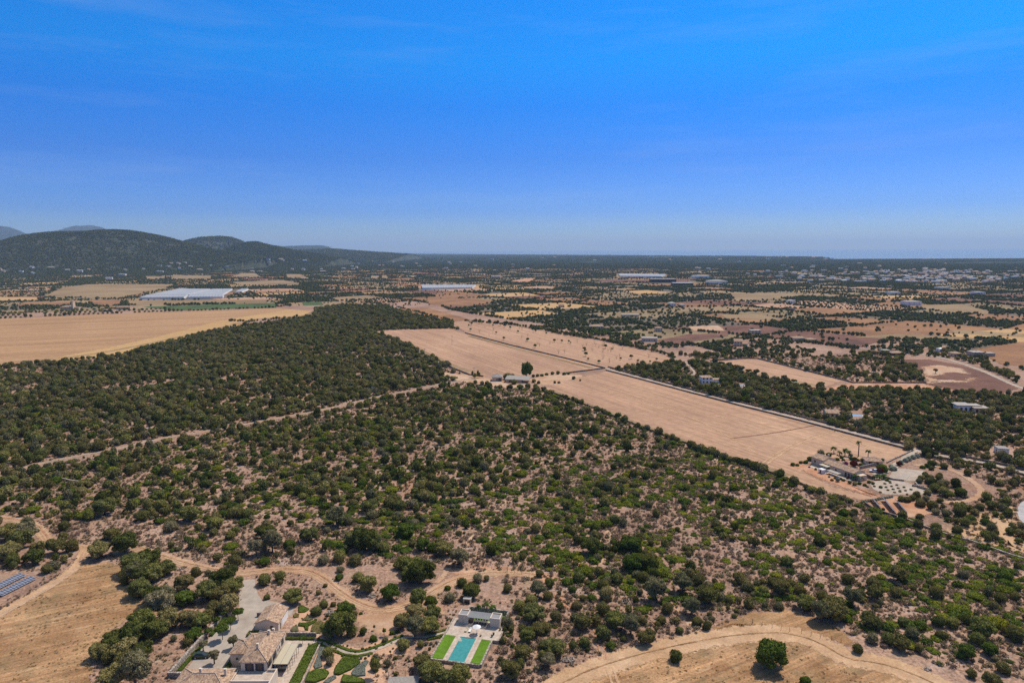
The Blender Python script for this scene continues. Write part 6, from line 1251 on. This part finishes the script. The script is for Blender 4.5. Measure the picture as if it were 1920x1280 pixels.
# the two barns
b1 = country('barn', 923, 941, 714.5, 10, 3.6, 5.6, 'ochre', 'sheet', 'left barn with low hipped grey-brown roof and dark opening', 'barn', nwin=1)
mb = MB(); mb.box(5.2, 8.2, -.04, .0, 0, 2.7); mb.build('opening', M['dark'], b1)
a, W, rz = pxw(948, 991, 717); b2 = empty('barn', (a.x, a.y+1, 0), rz+R(-9), 'right barn with one wide pale sheet roof, open at its right end', 'barn')
volume(b2, W-6, 11, 2.8, m='ochre'); mb = MB(); mb.add([(-.6, -.8, 2.9), (W+.6, -.8, 2.5), (W+.6, 12, 3.6), (-.6, 12, 4.2), (-.6, -.8, 3.05), (W+.6, -.8, 2.65), (W+.6, 12, 3.75), (-.6, 12, 4.35)], [(3, 2, 1, 0), (4, 5, 6, 7), (0, 1, 5, 4), (1, 2, 6, 5), (2, 3, 7, 6), (3, 0, 4, 7)]); mb.build('roof', M['sheet'], b2)
for x in (W-3, W-.2): mb = MB(); mb.box(x-.12, x+.12, .1, .34, 0, 2.6); mb.build('post', M['conc'], b2)
mb = MB(); mb.box(3, 5.5, -.04, 0, 0, 2.2); mb.build('door', M['dark'], b2)
country('field_shed', 818, 832, 684, 5, 2.6, 3.2, 'stone_d', 'sheet', 'small grey-roofed shed at the left edge of the centre field', 'shed', skew=-28, nwin=1, hip=False)
def bigtree(px, py, w, kk, label, name='tree', lift=1., grp=None): return gtree(px, py, w, kk, label, 'tree', grp, lift, name)
GCR['euc2'] = NEART['bright'][0][0]; GTR['euc2'] = NEART['bright'][0][1]
bigtree(987, 708, 24, 'euc2', 'tall bright eucalyptus standing behind the barns', 'eucalyptus_tree', 1.75)
plant('barn_shrub', NEARB['dark'][1], 964, 715, 14, 'dark bush in front of the right barn', 'shrub', None)
for i, (x, y, h, w) in enumerate([(886, 707, 6, 2.2), (890, 709, 4.5, 5), (896, 708, 7, 2.2), (899, 708, 5, 2.2)]):
    q = P(x, y); e = make_tree('cypress_tree', NEART['dark'][0][0], NEART['dark'][0][1], (q.x, q.y, 0), (w*.5, w*.5, h/1.45), ['leftmost', 'bushy second', 'tallest third', 'rightmost'][i]+' cypress left of the barns by the field corner', 'tree', 'cypresses left of the barns')
for i, (px, py, w) in enumerate([(1000, 704, 8), (1008, 703, 8), (1016, 702, 9), (1025, 700, 9), (1036, 699, 9), (1046, 698, 10), (1058, 699, 10), (1066, 699, 8)]):
    plant('hedge_bush', NEARB['bright' if i in (2, 3, 6, 7) else 'dark'][i % 3], px, py, w, 'green hedge bush, %s along the paddock right of the barns' % ['first', 'second', 'third', 'fourth', 'fifth', 'sixth', 'seventh', 'eighth'][i], 'shrub', 'hedge right of the barns')
HOUSES = [
 ('villa', 1316, 1336, 719, 10, 5.2, 6.4, 'white', 'tile', 'white two-storey villa with blue shutters beside the country lane', 'house', dict(annex=(7, 7, 3, 1))),
 ('house', 1549, 1571, 782, 9, 3.0, 4.6, 'ochre', 'tile', 'grey-brown roofed cottage half hidden by the trees above the lane', 'house', dict(skew=-10, hip=False)),
 ('house', 1376, 1391, 649, 12, 6.0, 8.4, 'ochre', 'tile', 'ochre hillside house with sunlit tile roof among dark woods', 'house', dict(skew=-14, hip=False, annex=(6, 6, 3, 1))),
 ('house', 1203, 1232, 640, 12, 4.2, 4.6, 'ochre', 'conc', 'long flat pinkish house beside the dark earth field', 'house', dict(flatroof=True, skew=-8)),
 ('house', 1229, 1242, 622, 10, 5.5, 7.2, 'ochre', 'tile', 'pink house with pyramid roof behind the flat pinkish house', 'house', {}),
 ('villa', 1106, 1132, 619, 14, 5.5, 8, 'ochre', 'tile', 'large ochre villa behind the row of palms', 'house', dict(annex=(9, 8, 3.4, 1))),
 ('house', 1166, 1198, 594, 14, 3.6, 3.9, 'ochre', 'conc', 'wide low pale building in the green estate beyond the palms', 'house', dict(flatroof=True)),
 ('house', 1047, 1058, 576, 12, 4.5, 7.2, 'ochre', 'tile', 'small ochre house among trees in the middle distance', 'house', {}),
 ('house', 1253, 1268, 574, 14, 6, 8.6, 'white', 'conc', 'pale domed-roof house at the edge of the middle woods', 'house', {}),
 ('house', 1275, 1284, 575, 12, 4, 5.5, 'white', 'conc', 'small pale house next to the pale hipped house', 'house', {}),
 ('house', 1478, 1491, 569, 14, 6, 8.2, 'white', 'conc', 'pale two-storey house standing in the right middle woods', 'house', {}),
 ('farm_shed', 1480, 1491, 581, 12, 3.2, 3.6, 'conc', 'dark', 'dark flat shed below the pale woodland house', 'shed', dict(flatroof=True, nwin=1)),
 ('ruin', 1408, 1427, 626, 12, 4.6, 5, 'ochre', 'conc', 'roofless looking stone house beside the pale sand heaps', 'house', dict(flatroof=True)),
 ('house', 1488, 1512, 640, 12, 4.2, 6.2, 'ochre', 'tile', 'brown-roofed house sunk in the right woods, left of its pair', 'house', {}),
 ('house', 1514, 1532, 642, 11, 3.6, 5.6, 'ochre', 'tile', 'brown-roofed house sunk in the right woods, right of its pair', 'house', {}),
 ('house', 1825, 1847, 669, 12, 4.6, 4.9, 'conc', 'conc', 'flat grey villa near the right edge above the ploughed field', 'house', dict(flatroof=True, annex=(12, 9, 3.4, 1))),
 ('house', 1788, 1804, 669, 10, 3.6, 5.4, 'ochre', 'tile', 'small pinkish house left of the flat grey villa', 'house', {}),
 ('house', 1762, 1774, 660, 10, 3.4, 3.7, 'white', 'white', 'small white flat house above the pinkish house', 'house', dict(flatroof=True)),
 ('ruin', 1655, 1669, 663, 8, 3.6, 3.9, 'ochre', 'conc', 'square reddish ruin left of the ruined farmstead', 'house', dict(flatroof=True)),
 ('ruin', 1672, 1697, 667, 10, 3.0, 5, 'stone_d', 'tile', 'low ruined farmstead at the edge of the right woods', 'house', {}),
 ('garage', 1871, 1889, 851, 6, 3.0, 3.2, 'white', 'sheet', 'small white box house in the trees at the right edge', 'garage', dict(flatroof=True, nwin=1, skew=-15)),
 ('farmstead', 113, 133, 581, 16, 6, 8.6, 'ochre', 'tile', 'left country estate house below its square tower', 'house', dict(annex=(14, 10, 5, 1))),
 ('farmstead', 205, 244, 580, 12, 4.4, 6.4, 'ochre', 'tile', 'long low farm building right of the tower estate', 'house', {}),
 ('farmstead', 192, 212, 584, 10, 3, 4.6, 'ochre', 'tile', 'low pale barn between the tower estate and the long farm building', 'house', {}),
 ('industrial_hall', 1700, 1728, 572, 26, 7, 9, 'white', 'conc', 'long white hall at the edge of a pale field at right', 'hall', dict(flatroof=True)),
 ('industrial_hall', 1670, 1688, 553, 30, 7, 9, 'white', 'conc', 'white hall in the right middle distance woods', 'hall', dict(flatroof=True)),
 ('industrial_hall', 1832, 1848, 553, 30, 7, 9, 'white', 'conc', 'white hall beyond the pale fields at far right', 'hall', dict(flatroof=True)),
 ('industrial_hall', 1762, 1782, 544, 30, 8, 10, 'white', 'conc', 'pale hall just below the town at right', 'hall', dict(flatroof=True)),
 ('industrial_hall', 1328, 1364, 532, 50, 9, 13, 'white', 'sheet', 'long grey-white farm hall left of the town', 'hall', {}),
 ('industrial_hall', 1220, 1268, 530, 60, 12, 13, 'shutter', 'sheet', 'dark hall with wide pale roof in the far centre', 'hall', dict(flatroof=True)),
 ('industrial_hall', 1262, 1300, 535, 50, 7, 8, 'shutter', 'plastic', 'pale blue roofed hall right of the dark hall', 'hall', dict(flatroof=True)),
 ('industrial_hall', 1300, 1330, 522, 60, 10, 11, 'white', 'plastic', 'bright white-blue hall behind the pale blue roofed hall', 'hall', dict(flatroof=True)),
]
for n, x0, x1, py, dp, wh, rh, wl, rf, lb, ct, kw in HOUSES: country(n, x0, x1, py, dp, wh, rh, wl, rf, lb, ct, **kw)
tw = country('tower', 134, 137.5, 581, 7, 17, 20, 'ochre', 'tile', 'square ochre tower rising from the left country estate', 'tower', nwin=1)
tw = country('church', 648, 662, 477, 60, 38, 40, 'ochre', 'tile', 'tall block building on the far left ridge line', 'building', flatroof=True, nwin=2)
# unfinished villa
a, W, rz = pxw(1796, 1846, 771); U = empty('unfinished_house', (a.x, a.y, 0), rz+R(-6), 'unfinished flat-roofed concrete and brick villa in the right woods', 'house')
volume(U, W*.45, 9, 4.2, m='white'); volume(U, W*.5, 8, 3.2, x0=W*.5, y0=-3, m='ochre'); mb = MB(); mb.box(-1, W*.5, -.6, 10, 4.2, 4.6); mb.box(W*.38, W*.88, 1, 9, 3.8, 4.1); mb.box(W*.48, W*1.05, -3.5, 6, 3.2, 3.5); mb.build('roof_slab', M['conc'], U)
for x in (1.5, 4.5, 7.5): add_window(U, 'f', x, .4, 1.4, 2.4, W*.45, 9)
for x in (1, 4, 7): add_window(U, 'f', x, .4, 1.4, 1.9, W*.5, 8, x0=W*.5, y0=-3)
# cottage pool by the lane
pl_ = empty('swimming_pool', tuple(P(1605, 779)), R(-20), 'small blue kidney pool with white edge by the brown-roofed cottage', 'pool'); mb = MB(); mb.box(-4.6, 4.6, -2.6, 2.6, -.1, .14); mb.build('coping', M['white'], pl_); mb = MB(); mb.box(-4, 4, -2, 2, .05, .16); mb.build('water', simple('blue_pool_water', (.10, .32, .50), .08, .1, 1), pl_)
pl_ = empty('swimming_pool', tuple(P(1386, 723)), R(-20), 'small blue pool beside the white villa', 'pool'); mb = MB(); mb.box(-4.6, 4.6, -3.6, 3.6, -.1, .14); mb.build('coping', M['white'], pl_); mb = MB(); mb.box(-4, 4, -3, 3, .05, .16); mb.build('water', bpy.data.materials['blue_pool_water'], pl_)
car((*tuple(P(1537, 727.5))[:2], 0), R(0), 'carblue', 'blue car parked under the lone tree at the tan field edge')
# palms of the far estate
pe = [(1112+i*7.2, 626+i*.45+(i % 3)) for i in range(14)]
prp = None
for i, (x, y) in enumerate(pe):
    lb = '%s palm from the left in the row at the large ochre villa' % ['first', 'second', 'third', 'fourth', 'fifth', 'sixth', 'seventh', 'eighth', 'ninth', 'tenth', 'eleventh', 'twelfth', 'thirteenth', 'fourteenth'][i]
    q = P(x, y)
    if prp is None: palm((q.x, q.y, 0), 4.5, 2.6, lb, i, 'palm row at the large ochre villa'); prp = [o for o in COL.objects if o.get('label') == lb][0]
    else: c = copy_tree(prp); c.location = (q.x, q.y, 0); c['label'] = lb; c.rotation_euler = (0, 0, rnd.uniform(0, 6))
# tree row in front of the tan field at right, lone trees
nm = ['first', 'second', 'third', 'fourth', 'fifth', 'sixth', 'seventh', 'eighth', 'ninth', 'tenth']
for i, (x, y) in enumerate([(1341, 684), (1352, 689), (1367, 692), (1380, 695), (1390, 699), (1404, 703), (1418, 705), (1432, 709), (1470, 716), (1488, 722)]):
    bigtree(x, y, 13, 'mul' if i % 2 else 'oli', nm[i]+' round tree from the left in the row below the tan field', 'orchard_tree', grp='tree row below the tan field')
bigtree(1540, 727, 13, 'mul', 'lone bright tree above the blue parked car', 'orchard_tree')
bigtree(1754, 700, 9, 'oli', 'lone grey tree standing on the bare sandy patch of the ploughed field', 'orchard_tree')
bigtree(1332, 660, 11, 'mul', 'bright round tree left of the upper thicket', 'orchard_tree'); bigtree(1358, 667, 10, 'mul', 'bright round tree right of the upper thicket', 'orchard_tree')
bigtree(1269, 700, 10, 'mul', 'bright tree on the brown paddock beside the footpath', 'orchard_tree'); bigtree(1247, 698, 10, 'oli', 'greyish tree on the brown paddock left of the footpath', 'orchard_tree')
# orchard field: small scattered almond trees, some nearly bare
OR = [foliage_mesh('orchard_leaves', 930+i, crown_lobes(rr, 6, .6, 1.9), (700, 160)[i], .11 if i == 0 else .05, L['bright' if i == 0 else 'olive'], core=.7 if i == 0 else None, corelo=True, spread=.2) for i in range(2)]
ot = slim(1.0, .09); x, y = fill([(868, 606), (890, 602), (1100, 638), (1235, 668), (1250, 678), (1150, 689), (1000, 652), (880, 622)], .0024, 77); prp = [None, None]; r_o = np.random.default_rng(5)
for i in range(len(x)):
    k = int(r_o.random() < .55); sz = float(r_o.uniform(1.3, 2.6)); lb = ['small leafy almond tree scattered in the orchard field', 'nearly bare almond tree scattered in the orchard field'][k]
    if prp[k] is None: prp[k] = make_tree('almond_tree', OR[k], ot, (x[i], y[i], 0), (sz, sz, sz), lb, 'tree', ['leafy almond trees in the orchard field', 'bare almond trees in the orchard field'][k])
    else: c = copy_tree(prp[k]); c.location = (x[i], y[i], 0); c.scale = (sz, sz, sz*1.1); c.rotation_euler = (0, 0, rnd.uniform(0, 6))
# greenhouses
def greenhouse(pts, h, label, mat='plastic', n=10, grp=None):
    w = [P(a, b) for a, b in pts]; o0 = w[0]; e = empty('greenhouse', (o0.x, o0.y, 0), 0, label, 'greenhouse', grp)
    L0 = [(p.x-o0.x, p.y-o0.y) for p in w]; A, B, C_, D_ = [Vector(q) for q in L0]   # A-B near edge, D-C far edge
    mb = MB(); lerp = lambda s, t: (A*(1-s)+B*s)*(1-t)+(D_*(1-s)+C_*s)*t
    for k in range(n):
        s0, s1 = k/n, (k+1)/n; sm = (s0+s1)/2; a, b, c = lerp(s0, 0), lerp(sm, 0), lerp(s1, 0); a2, b2, c2 = lerp(s0, 1), lerp(sm, 1), lerp(s1, 1)
        mb.add([(*a, h), (*b, h+.35), (*c, h), (*a2, h), (*b2, h+.35), (*c2, h)], [(0, 1, 4, 3), (1, 2, 5, 4), (0, 2, 1), (3, 4, 5)])
    mb.build('roof', M[mat], e); mb = MB(); sh_ = lerp(.5, .5); mb.prism([(sh_+(Vector(q)-sh_)*.998)[:] for q in L0], -.1, h-.02); mb.build('walls', M['white'], e)
for pts, h, lb, n in [([(352, 555.5), (416, 555.5), (436, 543.5), (398, 544)], 4, 'right pale greenhouse block at left', 12), ([(278, 555), (348, 555.3), (394, 543.8), (335, 543.5)], 4, 'left pale greenhouse block at left', 12), ([(262, 561), (345, 560.5), (352, 556.5), (276, 556.2)], 5, 'front left greenhouse block with bright white wall', 14), ([(350, 560.4), (418, 559.6), (420, 556.2), (356, 556.5)], 5, 'front right greenhouse block with bright white wall', 12), ([(441, 549.5), (454, 549), (466, 544), (452, 544)], 4, 'small separate greenhouse right of the big blocks', 4),
      ([(792, 542.5), (886, 541), (892, 536.5), (790, 536.5)], 4.5, 'large pale greenhouse in the centre distance', 20), ([(1162, 519), (1240, 520), (1248, 516), (1160, 515)], 5, 'distant white greenhouse range right of centre', 16)]:
    greenhouse(pts, h, lb, n=n, grp='greenhouses on the plain')
# distant houses and the town
def far_house(i):
    mb = MB(); r = random.Random(i); w, d, h = r.uniform(9, 18), r.uniform(8, 12), r.uniform(4, 8.5); mb.box(-w/2, w/2, -d/2, d/2, -.5, h); e = empty('distant_house', (0, 0, 0)); wl = mb.build('wall', M[['white', 'ochre', 'render', 'white'][i % 4]], e)
    rm = MB()
    if i % 3 == 0: rm.box(-w/2-.3, w/2+.3, -d/2-.3, d/2+.3, h, h+.5)
    else: rm.add([(-w/2-.5, -d/2-.5, h), (w/2+.5, -d/2-.5, h), (w/2+.5, d/2+.5, h), (-w/2-.5, d/2+.5, h), (-w/2-.5, 0, h+2), (w/2+.5, 0, h+2)], [(0, 1, 5, 4), (2, 3, 4, 5), (1, 2, 5), (3, 0, 4), (3, 2, 1, 0)])
    rm.build('roof', M[['white', 'tile', 'conc'][i % 3]], e)
    wm_ = MB()
    for k in range(int(w/3)):
        for f in range(1 if h < 6 else 2): wm_.box(-w/2+1+3*k, -w/2+2.1+3*k, -d/2-.06, -d/2+.05, 1+2.8*f, 2.3+2.8*f)
    wm_.build('window', M['dark'], e)
    return e
FHS = [far_house(i) for i in range(8)]; usedh = [False]*8; rh = random.Random(99)
def put_house(px, py, lb, grp, sc=1.):
    q = P(px, py); z = float(hz(q.x, q.y))
    if z > 3:      # stands on a slope: move along the sight line to where the ground is
        d = (q-Vector((0, 0, CAMH))); 
        for t in np.linspace(.35, 1, 400):
            p = Vector((0, 0, CAMH))+d*float(t)
            if p.z <= float(hz(p.x, p.y)): q = p; z = p.z; break
    k = rh.randrange(8)
    if not usedh[k]: e = FHS[k]; usedh[k] = True
    else: e = copy_tree(FHS[k])
    e.location = (q.x, q.y, z); e.rotation_euler = (0, 0, rh.uniform(-.5, .5)); e.scale = (sc*rh.uniform(.8, 1.4), sc, sc*rh.uniform(.8, 1.2)); tag(e, lb, 'house', grp)
for i in range(200):
    for _ in range(20):
        x = rh.triangular(1360, 1935, 1780); y = rh.uniform(507, 531)
        lo = np.interp(x, [1360, 1500, 1640, 1800, 1930], [514, 508, 506, 505, 506]); hi = np.interp(x, [1360, 1500, 1640, 1800, 1930], [520, 529, 531, 533, 532])
        if lo < y < hi and vnoise(P(x, y).x, P(x, y).y, 260, 9) > .3: break
    put_house(x, y, 'pale flat or tile-roofed house packed in the distant town at right', 'houses of the distant town', 1.15)
for i in range(90):
    x = rh.uniform(0, 1900) if i > 45 else rh.uniform(0, 800); y = rh.uniform(484, 512) if x < 800 else rh.uniform(482, 506)
    put_house(x, y, 'lone pale house sprinkled in the far woods' if x < 800 else 'lone pale house on the far coastal plain', 'lone houses in the far woods at left' if x < 800 else 'lone houses on the far coastal plain', 1.25 if y > 492 else 2.)
for i, (x, y) in enumerate([(60, 503), (100, 470), (205, 525), (230, 518), (150, 511), (62, 514), (300, 512), (335, 496), (375, 507), (404, 476), (425, 482), (465, 479), (505, 480), (530, 490), (660, 500), (700, 491), (780, 496), (962, 498), (845, 497), (842, 493), (930, 521), (1115, 489), (1440, 510), (1648, 501), (1735, 505)]):
    put_house(x, y, 'pale house with light walls standing out in the distance', 'brighter distant houses', 1.6)
for e, u in zip(FHS, usedh):
    if not u: [bpy.data.objects.remove(c) for c in list(e.children)]; bpy.data.objects.remove(e)
# ================================================================ POLES AND POSTS
def pole(px, py, h, label, top='cross', grp='utility poles'):
    q = P(px, py); e = empty('utility_pole', tuple(q), R(20), label, 'utility pole', grp); mb = MB(); mb.tube((0, 0, 0), (0, 0, h), .17, .11, 8); mb.build('post', M['grey_wood'], e)
    mb = MB(); mb.box(-1.3, 1.3, -.08, .08, h-.7, h-.5); mb.build('crossarm', M['grey_wood'], e)
    for x in (-1.1, 0, 1.1): mb = MB(); mb.tube((x, 0, h-.5), (x, 0, h-.2), .06); mb.build('insulator', M['white'], e)
for x, y, h, lb in [(847.5, 646, 11, 'utility pole in the middle of the centre field'), (796.5, 670, 10, 'utility pole at the left edge of the centre field'), (840, 692, 9, 'utility pole above the small field shed'), (889, 705, 8, 'utility pole left of the barns'), (700, 750, 11, 'utility pole beside the diagonal dirt track'), (883, 613, 9, 'utility pole behind the centre field'), (418, 506+44, 12, 'utility pole by the greenhouses')]: pole(x, y, h, lb)
pm = MB(); pm.tube((0, 0, -.1), (0, 0, 1.35), .06, .05, 5); po = pm.build('fence_post', M['post']); pmesh = po.data; bpy.data.objects.remove(po)
def posts(run, pts, wire=True):
    w = []
    for i, (x, y) in enumerate(pts):
        q = P(x, y); o = link(bpy.data.objects.new('fence_post', pmesh)); o.location = q; o.rotation_euler = (rnd.uniform(-.08, .08), rnd.uniform(-.08, .08), rnd.uniform(0, 6)); o.scale = (1, 1, rnd.uniform(.85, 1.15)); w.append(q)
        tag(o, '%s thin rusty post from the left in %s' % (WRD[i], run), 'fence post', 'wire fence posts')
z7 = lambda a, b: (920+a/3.692, 1060+b/3.692); z8 = lambda a, b: (1400+a/3.692, 1060+b/3.692); z2 = lambda a, b: (480+a/4, 880+b/4)
posts('above the pale track, left stretch', [z7(*p) for p in [(1500, 345), (1563, 358), (1625, 358), (1682, 370), (1748, 388), (1815, 395), (1878, 410)]])
posts('above the pale track, middle stretch', [z8(*p) for p in [(40, 400), (108, 415), (175, 430), (238, 445), (298, 455), (378, 473), (445, 485), (510, 500), (587, 515), (655, 528)]])
posts('above the pale track, right stretch', [z8(*p) for p in [(948, 595), (1243, 648), (1320, 650), (1397, 680), (1475, 700), (1550, 705), (1637, 715), (1718, 738), (1800, 750), (1883, 760)]])
posts('over the red earth above the pool', [z2(*p) for p in [(515, 490), (1022, 580), (1070, 590), (1120, 605), (1168, 618), (1217, 628), (1268, 640), (1318, 652), (1378, 640), (1617, 705), (1668, 715), (1722, 730), (1885, 760)]])
posts('right of the pool, along the red trail', [z7(*p) for p in [(115, 45), (165, 55), (215, 62), (265, 75), (478, 125), (530, 135), (600, 128), (690, 180)]])
# rubble heaps of pale stones
def heap(px, py, w, label, n=40):
    q = P(px, py); r = w*depth(q.x, q.y)/FPX/2; mb = MB(); v, f = ICO1; g_ = np.random.default_rng(int(px))
    for _ in range(n): a, d = g_.uniform(0, 6.28), math.sqrt(g_.random())*r; s = g_.uniform(.12, .4); mb.add((v*s*(.7+.4*g_.random((len(v), 1)))+[d*math.cos(a), d*math.sin(a), s*.3+max(0, .5*(1-d/r))]).tolist(), f.tolist())
    tag(mb.build('stone_heap', M['stone'], loc=(q.x, q.y, 0)), label, 'stone heap')
heap(697, 1117, 16, 'heap of pale stones under the tree at the track bend', 70); heap(809, 1129, 14, 'small scatter of white stones beside the dark trees', 30); heap(619, 1150, 20, 'stone heap in the garden above the big bush', 70); heap(802, 1052, 18, 'pale rubble on the red earth above the pool', 60)
heap(1066, 1238, 24, 'dark rubble heap beside the pale bottom track', 60); heap(340, 1068, 14, 'few loose stones below the dirt track', 15); heap(1740, 1255, 12, 'pale ash and stones patch by the lower right fence', 30); heap(1175, 1128, 22, 'reddish stones between the shrubs below centre', 50)

# ---- far repeats told apart by their place from left to right
def _ordw(n):
    one = 'first second third fourth fifth sixth seventh eighth ninth tenth eleventh twelfth thirteenth fourteenth fifteenth sixteenth seventeenth eighteenth nineteenth'.split()
    tens = {2: 'twenty', 3: 'thirty', 4: 'forty', 5: 'fifty', 6: 'sixty', 7: 'seventy', 8: 'eighty', 9: 'ninety'}; tenth = {2: 'twentieth', 3: 'thirtieth', 4: 'fortieth', 5: 'fiftieth', 6: 'sixtieth', 7: 'seventieth', 8: 'eightieth', 9: 'ninetieth'}
    if n < 20: return one[n-1]
    return tenth[n//10] if n % 10 == 0 else tens[n//10]+'-'+one[n % 10-1]
for gname in ('lone houses in the far woods at left', 'lone houses on the far coastal plain', 'brighter distant houses', 'leafy almond trees in the orchard field', 'bare almond trees in the orchard field'):
    l = sorted([o for o in COL.objects if o.parent is None and o.get('group') == gname], key=lambda o: PX(o.location.x, o.location.y, o.location.z)[0]); h = len(l)//2
    for i, o in enumerate(l): o['label'] = o['label']+', '+(_ordw(i+1)+' from the left' if i <= h else _ordw(len(l)-i)+' from the right')

for tone in ('silvery', 'bright green', 'dark green', 'olive-green', 'grey-green'):
    l = sorted([o for o in COL.objects if o.get('group') == 'garden shrubs of the east farmhouse' and (' '+tone+' garden') in o['label']], key=lambda o: PX(o.location.x, o.location.y)[0])
    for i, o in enumerate(l): o['label'] = o['label'] % _ordw(i+1)
